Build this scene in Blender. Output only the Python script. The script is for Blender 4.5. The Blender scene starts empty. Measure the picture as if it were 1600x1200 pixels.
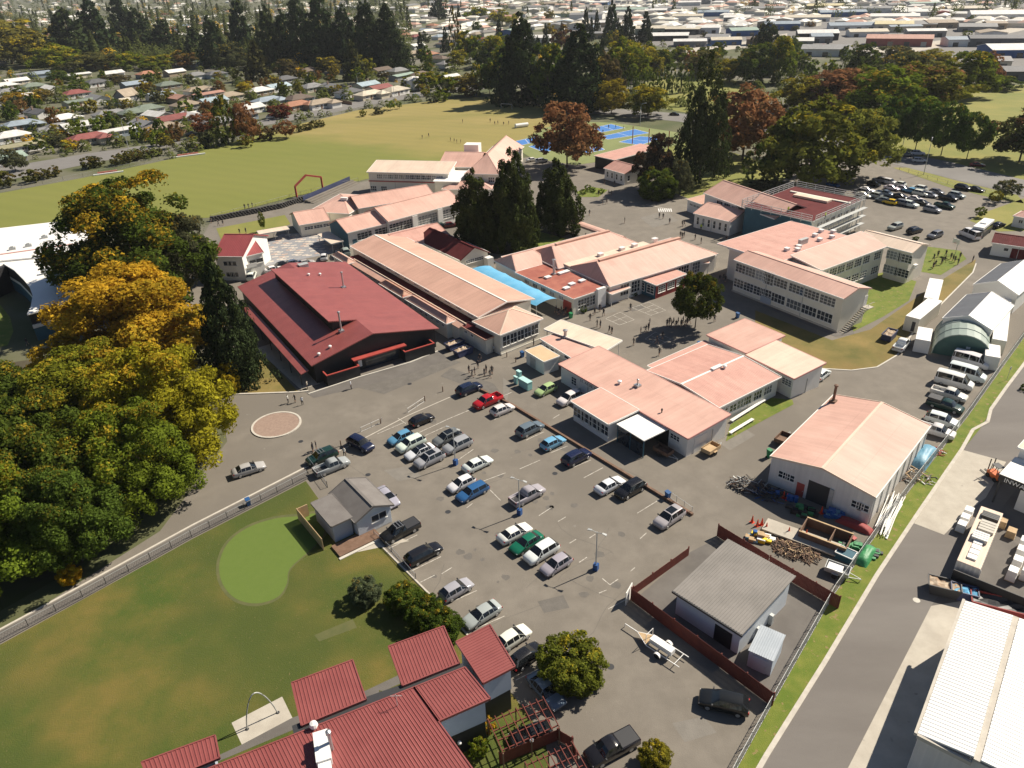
import bpy, bmesh, math, random
import numpy as np
from mathutils import Vector, Matrix
R = math.radians
rnd = random.Random(7)
SC = bpy.context.scene
COL = SC.collection
# ---------------------------------------------------------------- camera
CAM_H, FPX, PITCH, ROLL = 62.0, 1160.0, R(29.5), R(-2.0)
_cp, _sp, _cr, _sr = math.cos(PITCH), math.sin(PITCH), math.cos(ROLL), math.sin(ROLL)
_R, _U, _F = Vector((1, 0, 0)), Vector((0, _sp, _cp)), Vector((0, _cp, -_sp))
_X, _Y = _cr * _R + _sr * _U, -_sr * _R + _cr * _U
cd = bpy.data.cameras.new('camera'); cam = bpy.data.objects.new('camera', cd); COL.objects.link(cam)
cd.sensor_width = 36; cd.lens = 36 * FPX / 1600; cd.clip_start = 1; cd.clip_end = 12000
cam.matrix_world = Matrix(((_X.x, _Y.x, -_F.x, 0), (_X.y, _Y.y, -_F.y, 0), (_X.z, _Y.z, -_F.z, CAM_H), (0, 0, 0, 1)))
SC.camera = cam
# ---------------------------------------------------------------- sky and sun
SUN_AZ, SUN_EL = R(28), R(44)          # direction towards the sun, counter-clockwise from +X
w = bpy.data.worlds.new('World'); SC.world = w; w.use_nodes = True
wn = w.node_tree; sky = wn.nodes.new('ShaderNodeTexSky'); sky.sky_type = 'NISHITA'; sky.sun_disc = False
sky.sun_elevation = SUN_EL; sky.sun_rotation = math.pi / 2 - SUN_AZ
sky.air_density = 0.8; sky.dust_density = 0.5
wn.links.new(sky.outputs[0], wn.nodes['Background'].inputs[0]); wn.nodes['Background'].inputs[1].default_value = 0.05
ld = bpy.data.lights.new('sun', 'SUN'); sun = bpy.data.objects.new('sun', ld); COL.objects.link(sun)
ld.energy = 5.0; ld.angle = R(0.53); ld.color = (1.0, 0.91, 0.77)
sd = Vector((math.cos(SUN_AZ) * math.cos(SUN_EL), math.sin(SUN_AZ) * math.cos(SUN_EL), math.sin(SUN_EL)))
sun.rotation_euler = sd.to_track_quat('Z', 'Y').to_euler(); sun.location = (0, 0, 200)
SC.view_settings.view_transform = 'Standard'; SC.view_settings.look = 'None'
SC.view_settings.exposure = 0.57; SC.view_settings.gamma = 1
SC.render.engine = 'CYCLES'; SC.cycles.max_bounces = 5; SC.cycles.diffuse_bounces = 3; SC.cycles.glossy_bounces = 2
SC.cycles.transmission_bounces = 2; SC.cycles.transparent_max_bounces = 6; SC.cycles.volume_bounces = 0

def ray(px, py):
    x, y = (px - 800) / FPX, -(py - 600) / FPX
    return _F + x * _X + y * _Y
def G(px, py, z=0.0):
    "world point at height z that the photograph shows at that pixel"
    d = ray(px, py); k = (z - CAM_H) / d.z
    return Vector((d.x * k, d.y * k, z))
# ---------------------------------------------------------------- materials
MATS = {}
def nd(t, kind, **kw):
    n = t.nodes.new(kind)
    for k, v in kw.items(): setattr(n, k, v)
    return n
def mat(name, c1, c2=None, scale=1.0, rough=0.8, metal=0.0, c3=None, scale3=0.05, bump=0.0, bscale=8.0, ribs=0.0, ribdepth=0.02,
        spec=0.5, objcol=False, stretch=None, lo=.35, hi=.65, fleck=None, detail=5, streak=0.0):
    m = bpy.data.materials.new(name); m.use_nodes = True; t = m.node_tree; B = t.nodes['Principled BSDF']
    B.inputs['Roughness'].default_value = rough; B.inputs['Metallic'].default_value = metal
    B.inputs['Specular IOR Level'].default_value = spec
    L = t.links.new
    geo = nd(t, 'ShaderNodeNewGeometry'); pos = geo.outputs['Position']
    if stretch:
        mp = nd(t, 'ShaderNodeMapping'); mp.inputs['Rotation'].default_value = (0, 0, stretch[0]); mp.inputs['Scale'].default_value = (stretch[1], stretch[2], 1)
        L(pos, mp.inputs['Vector']); pos2 = mp.outputs[0]
    else: pos2 = pos
    def noise(sc, p=pos2, det=detail):
        n = nd(t, 'ShaderNodeTexNoise'); n.inputs['Scale'].default_value = sc; n.inputs['Detail'].default_value = det; n.inputs['Roughness'].default_value = .62
        L(p, n.inputs['Vector']); return n.outputs['Fac']
    def ramp(f, a, b):
        r = nd(t, 'ShaderNodeMapRange'); r.inputs['From Min'].default_value = a; r.inputs['From Max'].default_value = b; L(f, r.inputs['Value']); return r.outputs[0]
    def mix(f, a, b, mode='MIX'):
        n = nd(t, 'ShaderNodeMix', data_type='RGBA', blend_type=mode)
        if hasattr(f, 'links'): L(f, n.inputs[0])
        else: n.inputs[0].default_value = f
        for s, v in ((n.inputs[6], a), (n.inputs[7], b)):
            if hasattr(v, 'links'): L(v, s)
            else: s.default_value = (*v, 1)
        return n.outputs[2]
    col = None
    if objcol:
        oi = nd(t, 'ShaderNodeObjectInfo'); base = oi.outputs['Color']
        col = mix(ramp(noise(scale), lo, hi), base, mix(1.0, base, c1, 'MULTIPLY')) if c2 else base
    elif c2: col = mix(ramp(noise(scale), lo, hi), c1, c2)
    if c3: col = mix(ramp(noise(scale3, pos, 3), .45, .62), col if col else c1, c3)
    if fleck: col = mix(ramp(noise(fleck[0], pos, 2), fleck[1], fleck[1] + .06), col if col else c1, fleck[2])
    nrm = None
    if ribs:
        tc = nd(t, 'ShaderNodeTexCoord'); vt = nd(t, 'ShaderNodeVectorTransform', vector_type='NORMAL', convert_from='WORLD', convert_to='OBJECT')
        L(geo.outputs['True Normal'], vt.inputs[0]); s1 = nd(t, 'ShaderNodeSeparateXYZ'); L(vt.outputs[0], s1.inputs[0]); s2 = nd(t, 'ShaderNodeSeparateXYZ'); L(tc.outputs['Object'], s2.inputs[0])
        def mth(op, a, b=None):
            n = nd(t, 'ShaderNodeMath', operation=op)
            for i, v in enumerate((a, b)):
                if v is None: continue
                if hasattr(v, 'links'): L(v, n.inputs[i])
                else: n.inputs[i].default_value = v
            return n.outputs[0]
        g = mth('GREATER_THAN', mth('ABSOLUTE', s1.outputs[0]), mth('ABSOLUTE', s1.outputs[1]))
        c = mth('ADD', mth('MULTIPLY', g, s2.outputs[1]), mth('MULTIPLY', mth('SUBTRACT', 1.0, g), s2.outputs[0]))
        sn = mth('SINE', mth('MULTIPLY', c, 2 * math.pi / ribs))
        wv = mth('POWER', mth('ADD', mth('MULTIPLY', sn, .5), .5), 4.0)
        bp = nd(t, 'ShaderNodeBump'); bp.inputs['Strength'].default_value = 1.0; bp.inputs['Distance'].default_value = ribdepth; L(wv, bp.inputs['Height']); nrm = bp.outputs[0]
        # sheet joins: every few ribs the sheet's tint changes slightly
        wn_ = nd(t, 'ShaderNodeTexWhiteNoise', noise_dimensions='1D'); L(mth('FLOOR', mth('DIVIDE', c, ribs * 4.0)), wn_.inputs['W'])
        f = mth('ADD', mth('MULTIPLY', wn_.outputs[0], .07), .965)
        cc = nd(t, 'ShaderNodeCombineColor'); [L(f, cc.inputs[i]) for i in range(3)]
        col = mix(1.0, col if col else c1, cc.outputs[0], 'MULTIPLY')
        dd = mth('ADD', mth('MULTIPLY', g, s2.outputs[0]), mth('MULTIPLY', mth('SUBTRACT', 1.0, g), s2.outputs[1]))
        cv = nd(t, 'ShaderNodeCombineXYZ'); L(mth('MULTIPLY', c, 1.6), cv.inputs[0]); L(mth('MULTIPLY', dd, .14), cv.inputs[1]); ns = noise(1.0, cv.outputs[0], 4)
        lap = mth('LESS_THAN', mth('FRACT', mth('DIVIDE', dd, 5.2)), .016)
        fa = mth('SUBTRACT', ramp(ns, .2, .75), mth('MULTIPLY', lap, .5)); dk = nd(t, 'ShaderNodeMapRange'); dk.inputs['To Min'].default_value = .84; dk.inputs['To Max'].default_value = 1.05; L(fa, dk.inputs['Value'])
        c3_ = nd(t, 'ShaderNodeCombineColor'); [L(dk.outputs[0], c3_.inputs[i]) for i in range(3)]; col = mix(1.0, col, c3_.outputs[0], 'MULTIPLY')
    if bump:
        bp2 = nd(t, 'ShaderNodeBump'); bp2.inputs['Strength'].default_value = bump; bp2.inputs['Distance'].default_value = .1; L(noise(bscale, pos, 4), bp2.inputs['Height'])
        if nrm: L(nrm, bp2.inputs['Normal'])
        nrm = bp2.outputs[0]
    if nrm: L(nrm, B.inputs['Normal'])
    if col: L(col, B.inputs['Base Color'])
    else: B.inputs['Base Color'].default_value = (*c1, 1)
    MATS[name] = m; return m
mat('asphalt', (.166, .146, .120), (.208, .184, .152), .35, .92, c3=(.160, .141, .116), scale3=.035, bump=.3, bscale=10, fleck=(.9, .70, (.215, .195, .168)))
mat('asphalt_dark', (.115, .104, .094), (.15, .137, .123), .3, .9, bump=.2, bscale=10)
mat('asphalt_road', (.150, .135, .122), (.18, .164, .148), .2, .92, bump=.2, bscale=10, stretch=(R(43), .25, 1))
mat('asphalt_far', (.17, .16, .15), (.20, .19, .178), .1, .92)
mat('concrete', (.40, .36, .30), (.48, .44, .37), .5, .9, bump=.15, bscale=10, fleck=(.7, .68, (.30, .27, .23)))
mat('concrete_pale', (.50, .47, .41), (.58, .55, .48), .6, .9)
mat('kerb_stone', (.46, .42, .36), (.55, .51, .44), 1.2, .9)
mat('line_paint', (.56, .53, .47), (.34, .31, .27), 2.5, .8, lo=.45, hi=.6)
mat('lawn', (.055, .086, .007), (.15, .118, .022), .13, .95, c3=(.058, .078, .009), scale3=.045, bump=.7, bscale=9, fleck=(3.5, .66, (.13, .115, .035)), lo=.36, hi=.64, detail=12)
mat('lawn_dry', (.10, .10, .018), (.25, .18, .055), .16, .95, c3=(.20, .14, .04), scale3=.07, bump=.5, bscale=10, lo=.3, hi=.7)
mat('verge_grass', (.10, .15, .012), (.17, .19, .028), .5, .95, bump=.6, bscale=9, fleck=(1.2, .62, (.24, .18, .07)))
mat('field_grass', (.20, .18, .045), (.30, .235, .078), .028, .95, c3=(.26, .215, .06), scale3=.012, bump=.3, bscale=5, stretch=(R(20), .35, 1.3), detail=10)
mat('park_grass', (.15, .17, .03), (.24, .22, .05), .05, .95, bump=.3, bscale=5)
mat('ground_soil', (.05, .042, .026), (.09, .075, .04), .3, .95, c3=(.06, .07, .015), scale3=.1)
mat('ground_suburb', (.065, .08, .025), (.12, .115, .055), .04, .95, c3=(.15, .14, .11), scale3=.02, detail=8)
mat('gravel', (.30, .25, .18), (.22, .18, .13), 1.5, .95, bump=.4, bscale=9)
mat('turf_green', (.10, .15, .022), (.108, .158, .025), 1.2, .95, bump=.2, bscale=20)
mat('turf_edge', (.085, .095, .03), (.11, .11, .038), .8, .95)
mat('roof_pink', (.61, .37, .295), (.67, .415, .335), .25, .65, ribs=.3, ribdepth=.012, c3=(.58, .345, .275), scale3=.12)
mat('roof_pink_tile', (.54, .29, .235), (.61, .345, .28), .4, .7, ribs=.35, ribdepth=.02)
mat('roof_cream', (.70, .54, .42), (.75, .60, .47), .3, .65, ribs=.4, ribdepth=.008)
mat('roof_orange', (.58, .345, .26), (.64, .39, .295), .3, .65, ribs=.3, ribdepth=.01, c3=(.55, .325, .245), scale3=.15)
mat('roof_red', (.265, .066, .057), (.31, .082, .07), .5, .40, spec=.8, ribs=.42, ribdepth=.03)
mat('roof_red_sheet', (.225, .058, .054), (.26, .072, .066), .5, .5)
mat('roof_grey_sheet', (.20, .185, .168), (.25, .23, .21), .4, .7)
mat('roof_zinc_sheet', (.38, .42, .46), (.46, .50, .54), .5, .4)
mat('roof_white_sheet', (.76, .75, .72), (.81, .80, .77), .4, .5)
mat('roof_red_flat', (.34, .11, .075), (.42, .15, .10), .4, .75, c3=(.30, .085, .06), scale3=.3)
mat('roof_bright_red', (.27, .055, .058), (.32, .07, .07), .5, .5, ribs=.42, ribdepth=.03)
mat('roof_maroon', (.105, .020, .021), (.135, .027, .027), .5, .85, spec=.2, ribs=.4, ribdepth=.02)
mat('roof_rust', (.50, .28, .19), (.30, .06, .04), .35, .7, lo=.5, hi=.6)
mat('roof_grey', (.235, .215, .195), (.29, .265, .24), .4, .7, ribs=.36, ribdepth=.02)
mat('roof_slate', (.15, .135, .125), (.185, .17, .158), .6, .8)
mat('roof_white', (.78, .75, .68), (.84, .81, .74), .3, .5, ribs=.5, ribdepth=.03)
mat('roof_white_smooth', (.80, .78, .74), (.86, .84, .80), .15, .5)
mat('roof_zinc', (.42, .46, .50), (.50, .54, .58), .5, .4, ribs=.25, ribdepth=.02)
mat('wall_cream', (.70, .66, .56), (.75, .71, .61), .4, .8)
mat('wall_white', (.74, .72, .67), (.79, .77, .72), .4, .8)
mat('wall_board', (.56, .60, .64), (.60, .64, .68), .5, .7)
mat('wall_blue_grey', (.36, .41, .48), (.40, .45, .52), .5, .7)
mat('wall_black', (.014, .014, .016), (.022, .022, .024), .6, .6)
mat('wall_teal', (.028, .095, .135), (.036, .12, .165), .4, .7)
mat('wall_red', (.25, .03, .03), (.30, .045, .04), .5, .7)
mat('wall_iron', (.70, .67, .63), (.75, .72, .68), .5, .6, ribs=.8, ribdepth=.02)
mat('trim_white', (.80, .78, .73), None, rough=.6)
mat('trim_pink', (.60, .30, .26), None, rough=.6)
mat('trim_red', (.34, .05, .04), (.40, .065, .05), .8, .6)
mat('fence_red', (.115, .020, .014), (.16, .032, .020), 1.5, .75)
mat('timber', (.42, .29, .16), (.52, .37, .21), 1.5, .8)
mat('timber_dark', (.14, .08, .05), (.20, .12, .08), 1.5, .8)
mat('steel', (.45, .46, .47), None, rough=.4, metal=.7)
mat('galv', (.50, .51, .50), (.42, .43, .42), 2, .55, metal=.3)
mat('dark_metal', (.04, .04, .042), None, rough=.5)
mat('rubber', (.018, .018, .018), None, rough=.9)
mat('white_paint', (.80, .79, .76), None, rough=.4)
mat('plastic', (1, 1, 1), None, rough=.5, objcol=True)
mat('car_paint', (1, 1, 1), None, rough=.22, objcol=True, spec=.6)
mat('house_roof', (.80, .78, .76), (1, 1, 1), .5, .65, objcol=True, ribs=.6, ribdepth=.02)
mat('house_wall', (.85, .84, .82), (1, 1, 1), .3, .8, objcol=True)
mat('brick_path', (.26, .18, .14), (.32, .23, .18), 2.5, .9, bump=.3, bscale=10)
mat('canopy_blue', (.10, .36, .58), (.16, .43, .64), .5, .6)
mat('glass', (.022, .028, .036), (.045, .055, .068), .7, .08, spec=.8)
mat('car_glass', (.010, .012, .014), None, rough=.06, spec=.8)
mat('head_lamp', (.75, .76, .78), None, rough=.1)
mat('tail_lamp', (.35, .012, .012), None, rough=.25)
mat('bark', (.075, .055, .040), (.12, .09, .065), 3, .95, bump=.6, bscale=6)
mat('court_blue', (.045, .17, .46), (.055, .20, .52), .1, .8)
mat('court_green', (.17, .20, .07), (.21, .235, .085), .1, .9)
mat('paver_pale', (.50, .44, .38), (.56, .50, .43), 1, .9)
mat('paver_grey', (.24, .24, .25), (.29, .29, .30), 1, .9)
mat('paver_pink', (.44, .32, .26), (.50, .37, .30), 1, .9)
mat('skin', (.42, .25, .17), None, rough=.6)
mat('hair', (.03, .02, .014), None, rough=.7)
mat('uniform_dark', (.022, .020, .024), None, rough=.85)
mat('uniform_grey', (.10, .10, .11), None, rough=.85)
mat('hi_vis', (.65, .85, .05), None, rough=.8)
mat('shirt', (1, 1, 1), None, rough=.85, objcol=True)
_t = MATS['glass'].node_tree; _b = _t.nodes['Principled BSDF']; _o = _b.inputs['Base Color'].links[0].from_socket; _oi = nd(_t, 'ShaderNodeObjectInfo'); _r = nd(_t, 'ShaderNodeMapRange'); _r.inputs['From Min'].default_value = .62; _r.inputs['From Max'].default_value = .98; _r.inputs['To Max'].default_value = .75; _t.links.new(_oi.outputs['Random'], _r.inputs['Value']); _m = nd(_t, 'ShaderNodeMix', data_type='RGBA'); _t.links.new(_r.outputs[0], _m.inputs[0]); _t.links.new(_o, _m.inputs[6]); _m.inputs[7].default_value = (.34, .36, .37, 1); _t.links.new(_m.outputs[2], _b.inputs['Base Color'])
# foliage: leaf colour = object colour, drifting to an autumn tint (object alpha says how much)
def foliage(name, autumn, trans=.42):
    m = bpy.data.materials.new(name); m.use_nodes = True; t = m.node_tree; L = t.links.new; t.nodes.remove(t.nodes['Principled BSDF'])
    oi = nd(t, 'ShaderNodeObjectInfo'); at = nd(t, 'ShaderNodeAttribute', attribute_name='leaf')
    sp = nd(t, 'ShaderNodeSeparateColor'); L(at.outputs['Color'], sp.inputs[0])
    ms_ = nd(t, 'ShaderNodeMath', operation='SUBTRACT'); L(oi.outputs['Alpha'], ms_.inputs[0]); L(sp.outputs[1], ms_.inputs[1]); mr = nd(t, 'ShaderNodeMapRange'); mr.inputs['From Min'].default_value = -.16; mr.inputs['From Max'].default_value = .16; L(ms_.outputs[0], mr.inputs['Value'])
    mx = nd(t, 'ShaderNodeMix', data_type='RGBA'); L(mr.outputs[0], mx.inputs[0]); L(oi.outputs['Color'], mx.inputs[6]); mx.inputs[7].default_value = (*autumn, 1)
    v = nd(t, 'ShaderNodeMapRange'); v.inputs['To Min'].default_value = .8; v.inputs['To Max'].default_value = 1.9; L(sp.outputs[0], v.inputs['Value'])
    m2 = nd(t, 'ShaderNodeVectorMath', operation='SCALE'); L(mx.outputs[2], m2.inputs[0]); L(v.outputs[0], m2.inputs['Scale'])
    d = nd(t, 'ShaderNodeBsdfDiffuse'); tr = nd(t, 'ShaderNodeBsdfTranslucent'); L(m2.outputs[0], d.inputs[0]); L(m2.outputs[0], tr.inputs[0])
    ms = nd(t, 'ShaderNodeMixShader'); ms.inputs[0].default_value = trans; L(d.outputs[0], ms.inputs[1]); L(tr.outputs[0], ms.inputs[2]); L(ms.outputs[0], t.nodes['Material Output'].inputs[0])
    MATS[name] = m
foliage('leaves_gold', (.37, .23, .02)); foliage('leaves_yellow', (.34, .26, .02)); foliage('leaves_rust', (.21, .10, .045)); foliage('leaves_conifer', (.05, .06, .012), .15)
# ---------------------------------------------------------------- mesh helpers
class MB:
    "collects shapes; build() links them as one mesh object"
    def __init__(s): s.v, s.f, s.m = [], [], []
    def add(s, vs, fs, mi=0):
        b = len(s.v); s.v += [tuple(v) for v in vs]; s.f += [tuple(i + b for i in f) for f in fs]; s.m += [mi] * len(fs)
    def box(s, x0, x1, y0, y1, z0, z1, mi=0):
        s.add([(x0, y0, z0), (x1, y0, z0), (x1, y1, z0), (x0, y1, z0), (x0, y0, z1), (x1, y0, z1), (x1, y1, z1), (x0, y1, z1)],
              [(0, 3, 2, 1), (4, 5, 6, 7), (0, 1, 5, 4), (1, 2, 6, 5), (2, 3, 7, 6), (3, 0, 4, 7)], mi)
    def slab(s, poly, th, mi=0):
        "a planar polygon (counter-clockwise from above) thickened downwards"
        n = len(poly); b = [(p[0], p[1], p[2] - th) for p in poly]
        s.add(list(poly) + b, [tuple(range(n)), tuple(range(2 * n - 1, n - 1, -1))] + [(i, n + i, n + (i + 1) % n, (i + 1) % n) for i in range(n)], mi)
    def prism(s, poly, z0, z1, mi=0):
        n = len(poly); s.add([(p[0], p[1], z1) for p in poly] + [(p[0], p[1], z0) for p in poly],
              [tuple(range(n)), tuple(range(2 * n - 1, n - 1, -1))] + [(i, n + i, n + (i + 1) % n, (i + 1) % n) for i in range(n)], mi)
    def tube(s, pts, rad, n=6, mi=0, cap=True):
        pts = [Vector(p) for p in pts]; rs = rad if isinstance(rad, (list, tuple)) else [rad] * len(pts); vs = []
        for i, p in enumerate(pts):
            d = (pts[min(i + 1, len(pts) - 1)] - pts[max(i - 1, 0)]).normalized()
            a = d.orthogonal().normalized() if abs(d.z) > .9 else d.cross(Vector((0, 0, 1))).normalized(); b = d.cross(a)
            vs += [p + rs[i] * (math.cos(2 * math.pi * k / n) * a + math.sin(2 * math.pi * k / n) * b) for k in range(n)]
        fs = [(i * n + k, i * n + (k + 1) % n, (i + 1) * n + (k + 1) % n, (i + 1) * n + k) for i in range(len(pts) - 1) for k in range(n)]
        if cap: fs += [tuple(range(n - 1, -1, -1)), tuple(range((len(pts) - 1) * n, len(pts) * n))]
        s.add(vs, fs, mi)
    def bar(s, a, b, w, h=None, mi=0):
        "a square bar from a to b"
        a, b = Vector(a), Vector(b); h = h or w; d = (b - a).normalized(); u = Vector((1, 0, 0)) if abs(d.z) > .95 else d.cross(Vector((0, 0, 1))).normalized(); v = u.cross(d).normalized()
        o = [u * w / 2 + v * h / 2, -u * w / 2 + v * h / 2, -u * w / 2 - v * h / 2, u * w / 2 - v * h / 2]
        s.add([a + q for q in o] + [b + q for q in o], [(0, 1, 2, 3), (7, 6, 5, 4)] + [(i, 4 + i, 4 + (i + 1) % 4, (i + 1) % 4) for i in range(4)], mi)
    def lathe(s, prof, n=12, cx=0, cy=0, mi=0):
        vs = [(cx + r * math.cos(2 * math.pi * k / n), cy + r * math.sin(2 * math.pi * k / n), z) for r, z in prof for k in range(n)]; m = len(prof)
        s.add(vs, [(i * n + k, i * n + (k + 1) % n, (i + 1) * n + (k + 1) % n, (i + 1) * n + k) for i in range(m - 1) for k in range(n)] + [tuple(range((m - 1) * n, m * n))], mi)
    def mesh(s, name, mats, smooth=False):
        me = bpy.data.meshes.new(name); me.from_pydata(s.v, [], s.f)
        for m in ([mats] if isinstance(mats, str) else mats): me.materials.append(MATS[m])
        if any(s.m): me.polygons.foreach_set('material_index', s.m)
        if smooth: me.polygons.foreach_set('use_smooth', [True] * len(s.f))
        me.update(); return me
    def build(s, name, mats, parent=None, loc=(0, 0, 0), rot=0.0, smooth=False):
        return link(name, s.mesh(name, mats, smooth), parent, loc, rot)
def link(name, me, parent=None, loc=(0, 0, 0), rot=0.0):
    o = bpy.data.objects.new(name, me); COL.objects.link(o); o.location = loc; o.rotation_euler = (0, 0, rot) if not isinstance(rot, tuple) else rot
    if parent: o.parent = parent
    return o
def tag(o, label, cat, group=None):
    o['label'] = label; o['category'] = cat
    if group: o['group'] = group
    return o
def thing(name, label, cat, loc=(0, 0, 0), rot=0.0, group=None):
    return tag(link(name, None, None, loc, rot), label, cat, group)
def copy_tree(o, parent=None):
    c = o.copy(); COL.objects.link(c)
    if parent: c.parent = parent
    for ch in list(o.children): copy_tree(ch, c)
    return c
def sheet(name, px, z, m, kind='structure', th=0):
    "a ground sheet outlined by the pixels at which its corners appear"
    P = [G(x, y, 0) for x, y in px]
    return wsheet(name, [(p.x, p.y) for p in P], z, m, kind)
def wsheet(name, P, z, m, kind='structure', parent=None):
    a = sum(P[i][0] * P[(i + 1) % len(P)][1] - P[(i + 1) % len(P)][0] * P[i][1] for i in range(len(P)))
    if a < 0: P = P[::-1]
    mb = MB(); mb.add([(p[0], p[1], z) for p in P], [tuple(range(len(P)))]); o = mb.build(name, m, parent)
    if kind and not parent: o['kind'] = kind
    return o
def kerb(px, wid=.3, h=.12, m='kerb_stone', name='kerb', closed=False, world=False):
    P = [Vector(p) for p in px] if world else [G(x, y) for x, y in px]; mb = MB()
    if closed: P.append(P[0])
    for a, b in zip(P, P[1:]):
        mb.bar((a.x, a.y, h / 2), (b.x, b.y, h / 2), wid, h)
    o = mb.build(name, m); o['kind'] = 'structure'; return o
# ================================================================ the ground
wsheet('ground', [(-6000, -300), (6000, -300), (6000, 9000), (-6000, 9000)], 0, 'ground_suburb')
# asphalt of the school grounds
sheet('school_yard', [(-80, 1040), (250, 830), (355, 690), (330, 560), (250, 470), (300, 400), (330, 345), (470, 308), (560, 285), (700, 262), (830, 245), (960, 230), (1060, 235), (1180, 270), (1330, 240), (1380, 245), (1600, 300), (1640, 500), (1480, 700), (1300, 945), (1140, 1215), (1000, 1420), (700, 1400), (480, 760), (0, 1030)], .02, 'asphalt')
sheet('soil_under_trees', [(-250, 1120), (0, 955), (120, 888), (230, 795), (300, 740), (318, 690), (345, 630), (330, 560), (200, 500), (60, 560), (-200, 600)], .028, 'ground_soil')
sheet('left_lawn', [(-330, 1190), (0, 1008), (130, 937), (300, 843), (478, 752), (512, 800), (592, 850), (650, 910), (702, 962), (735, 1000), (800, 1085), (850, 1150), (880, 1300), (300, 1600), (-500, 1600)], .05, 'lawn')
sheet('dry_lawn', [(350, 590), (385, 555), (418, 560), (466, 612), (350, 616), (330, 612)], .05, 'lawn_dry')
sheet('footpath', [(-330, 1180), (0, 988), (130, 918), (300, 825), (400, 774), (478, 734), (482, 748), (300, 841), (130, 936), (0, 1006), (-330, 1188)], .14, 'asphalt_dark')
kerb([(-330, 1176), (0, 985), (130, 915), (300, 822), (400, 771), (478, 731)], .3, .15)
kerb([(300, 612), (350, 617), (466, 613), (482, 611)], .35, .14)
kerb([(482, 616), (560, 590), (640, 567), (684, 549)], .25, .14, 'concrete_pale')
# sports field, with its greener half
f = sheet('sports_field', [(-200, 405), (0, 365), (150, 352), (330, 340), (470, 305), (560, 283), (720, 245), (800, 232), (840, 210), (870, 190), (850, 168), (780, 150), (700, 155), (560, 172), (430, 203), (270, 248), (130, 278), (0, 302), (-300, 345)], .04, 'field_grass')
t = MATS['field_grass'].node_tree; L_ = t.links.new; B_ = t.nodes['Principled BSDF']; old = B_.inputs['Base Color'].links[0].from_socket
a_, b_ = G(430, 205), G(720, 248); nrm_ = Vector((-(b_.y - a_.y), b_.x - a_.x, 0)).normalized()
geo_ = nd(t, 'ShaderNodeNewGeometry'); dt = nd(t, 'ShaderNodeVectorMath', operation='DOT_PRODUCT'); dt.inputs[1].default_value = nrm_; L_(geo_.outputs['Position'], dt.inputs[0])
nz = nd(t, 'ShaderNodeTexNoise'); nz.inputs['Scale'].default_value = .03; nz.inputs['Detail'].default_value = 3; L_(geo_.outputs['Position'], nz.inputs['Vector'])
ma = nd(t, 'ShaderNodeMath', operation='MULTIPLY_ADD'); ma.inputs[1].default_value = 60; L_(nz.outputs['Fac'], ma.inputs[0]); L_(dt.outputs['Value'], ma.inputs[2])
mr_ = nd(t, 'ShaderNodeMapRange'); d0 = a_.dot(nrm_) + 30; mr_.inputs['From Min'].default_value = d0 + 8; mr_.inputs['From Max'].default_value = d0 - 12; L_(ma.outputs[0], mr_.inputs['Value'])
gx = nd(t, 'ShaderNodeMix', data_type='RGBA'); mm_ = nd(t, 'ShaderNodeMath', operation='MULTIPLY'); mm_.inputs[1].default_value = .8; L_(mr_.outputs[0], mm_.inputs[0]); L_(mm_.outputs[0], gx.inputs[0]); L_(old, gx.inputs[6]); gx.inputs[7].default_value = (.15, .172, .026, 1); wv_ = nd(t, 'ShaderNodeTexWave', wave_profile='SIN'); wv_.inputs['Scale'].default_value = .045; wv_.inputs['Distortion'].default_value = 4; wv_.inputs['Detail'].default_value = 2; mp_ = nd(t, 'ShaderNodeMapping'); mp_.inputs['Rotation'].default_value = (0, 0, R(-62)); L_(geo_.outputs['Position'], mp_.inputs[0]); L_(mp_.outputs[0], wv_.inputs['Vector'])
wr_ = nd(t, 'ShaderNodeMapRange'); wr_.inputs['To Min'].default_value = .975; wr_.inputs['To Max'].default_value = 1.025; L_(wv_.outputs['Fac'], wr_.inputs['Value']); sc_ = nd(t, 'ShaderNodeVectorMath', operation='SCALE'); L_(gx.outputs[2], sc_.inputs[0]); L_(wr_.outputs[0], sc_.inputs['Scale']); L_(sc_.outputs[0], B_.inputs['Base Color'])
# streets
sheet('street', [(-400, 360), (0, 284), (60, 272), (200, 244), (340, 210), (410, 197), (520, 176), (600, 160), (690, 147), (760, 139), (760, 133), (690, 139), (600, 150), (500, 170), (400, 190), (270, 221), (150, 238), (0, 262), (-400, 330)], .05, 'asphalt_far')
sheet('park_street', [(880, 176), (960, 180), (1060, 190), (1200, 213), (1330, 240), (1440, 268), (1620, 312), (1620, 286), (1480, 252), (1380, 234), (1240, 204), (1100, 180), (960, 170), (880, 168)], .05, 'asphalt_far')
sheet('side_street', [(0, 162), (30, 168), (60, 182), (40, 188), (20, 178), (0, 176)], .05, 'asphalt_far')
sheet('park_lawn', [(1330, 225), (1440, 252), (1620, 285), (1640, 130), (1500, 138), (1440, 180)], .045, 'park_grass')
sheet('park_lawn', [(1010, 165), (1150, 190), (1180, 130), (1080, 118), (1000, 130)], .045, 'park_grass')
sheet('tree_lawn', [(1050, 300), (1010, 245), (1070, 220), (1150, 240), (1240, 270), (1200, 300), (1150, 330), (1100, 320)], .045, 'park_grass')
sheet('car_park_verge', [(1395, 262), (1420, 262), (1500, 284), (1590, 305), (1600, 318), (1560, 312), (1480, 292)], .045, 'park_grass')
sheet('corner_lawn', [(1530, 335), (1600, 310), (1640, 330), (1640, 360), (1560, 362), (1515, 345)], .045, 'park_grass')
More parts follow.
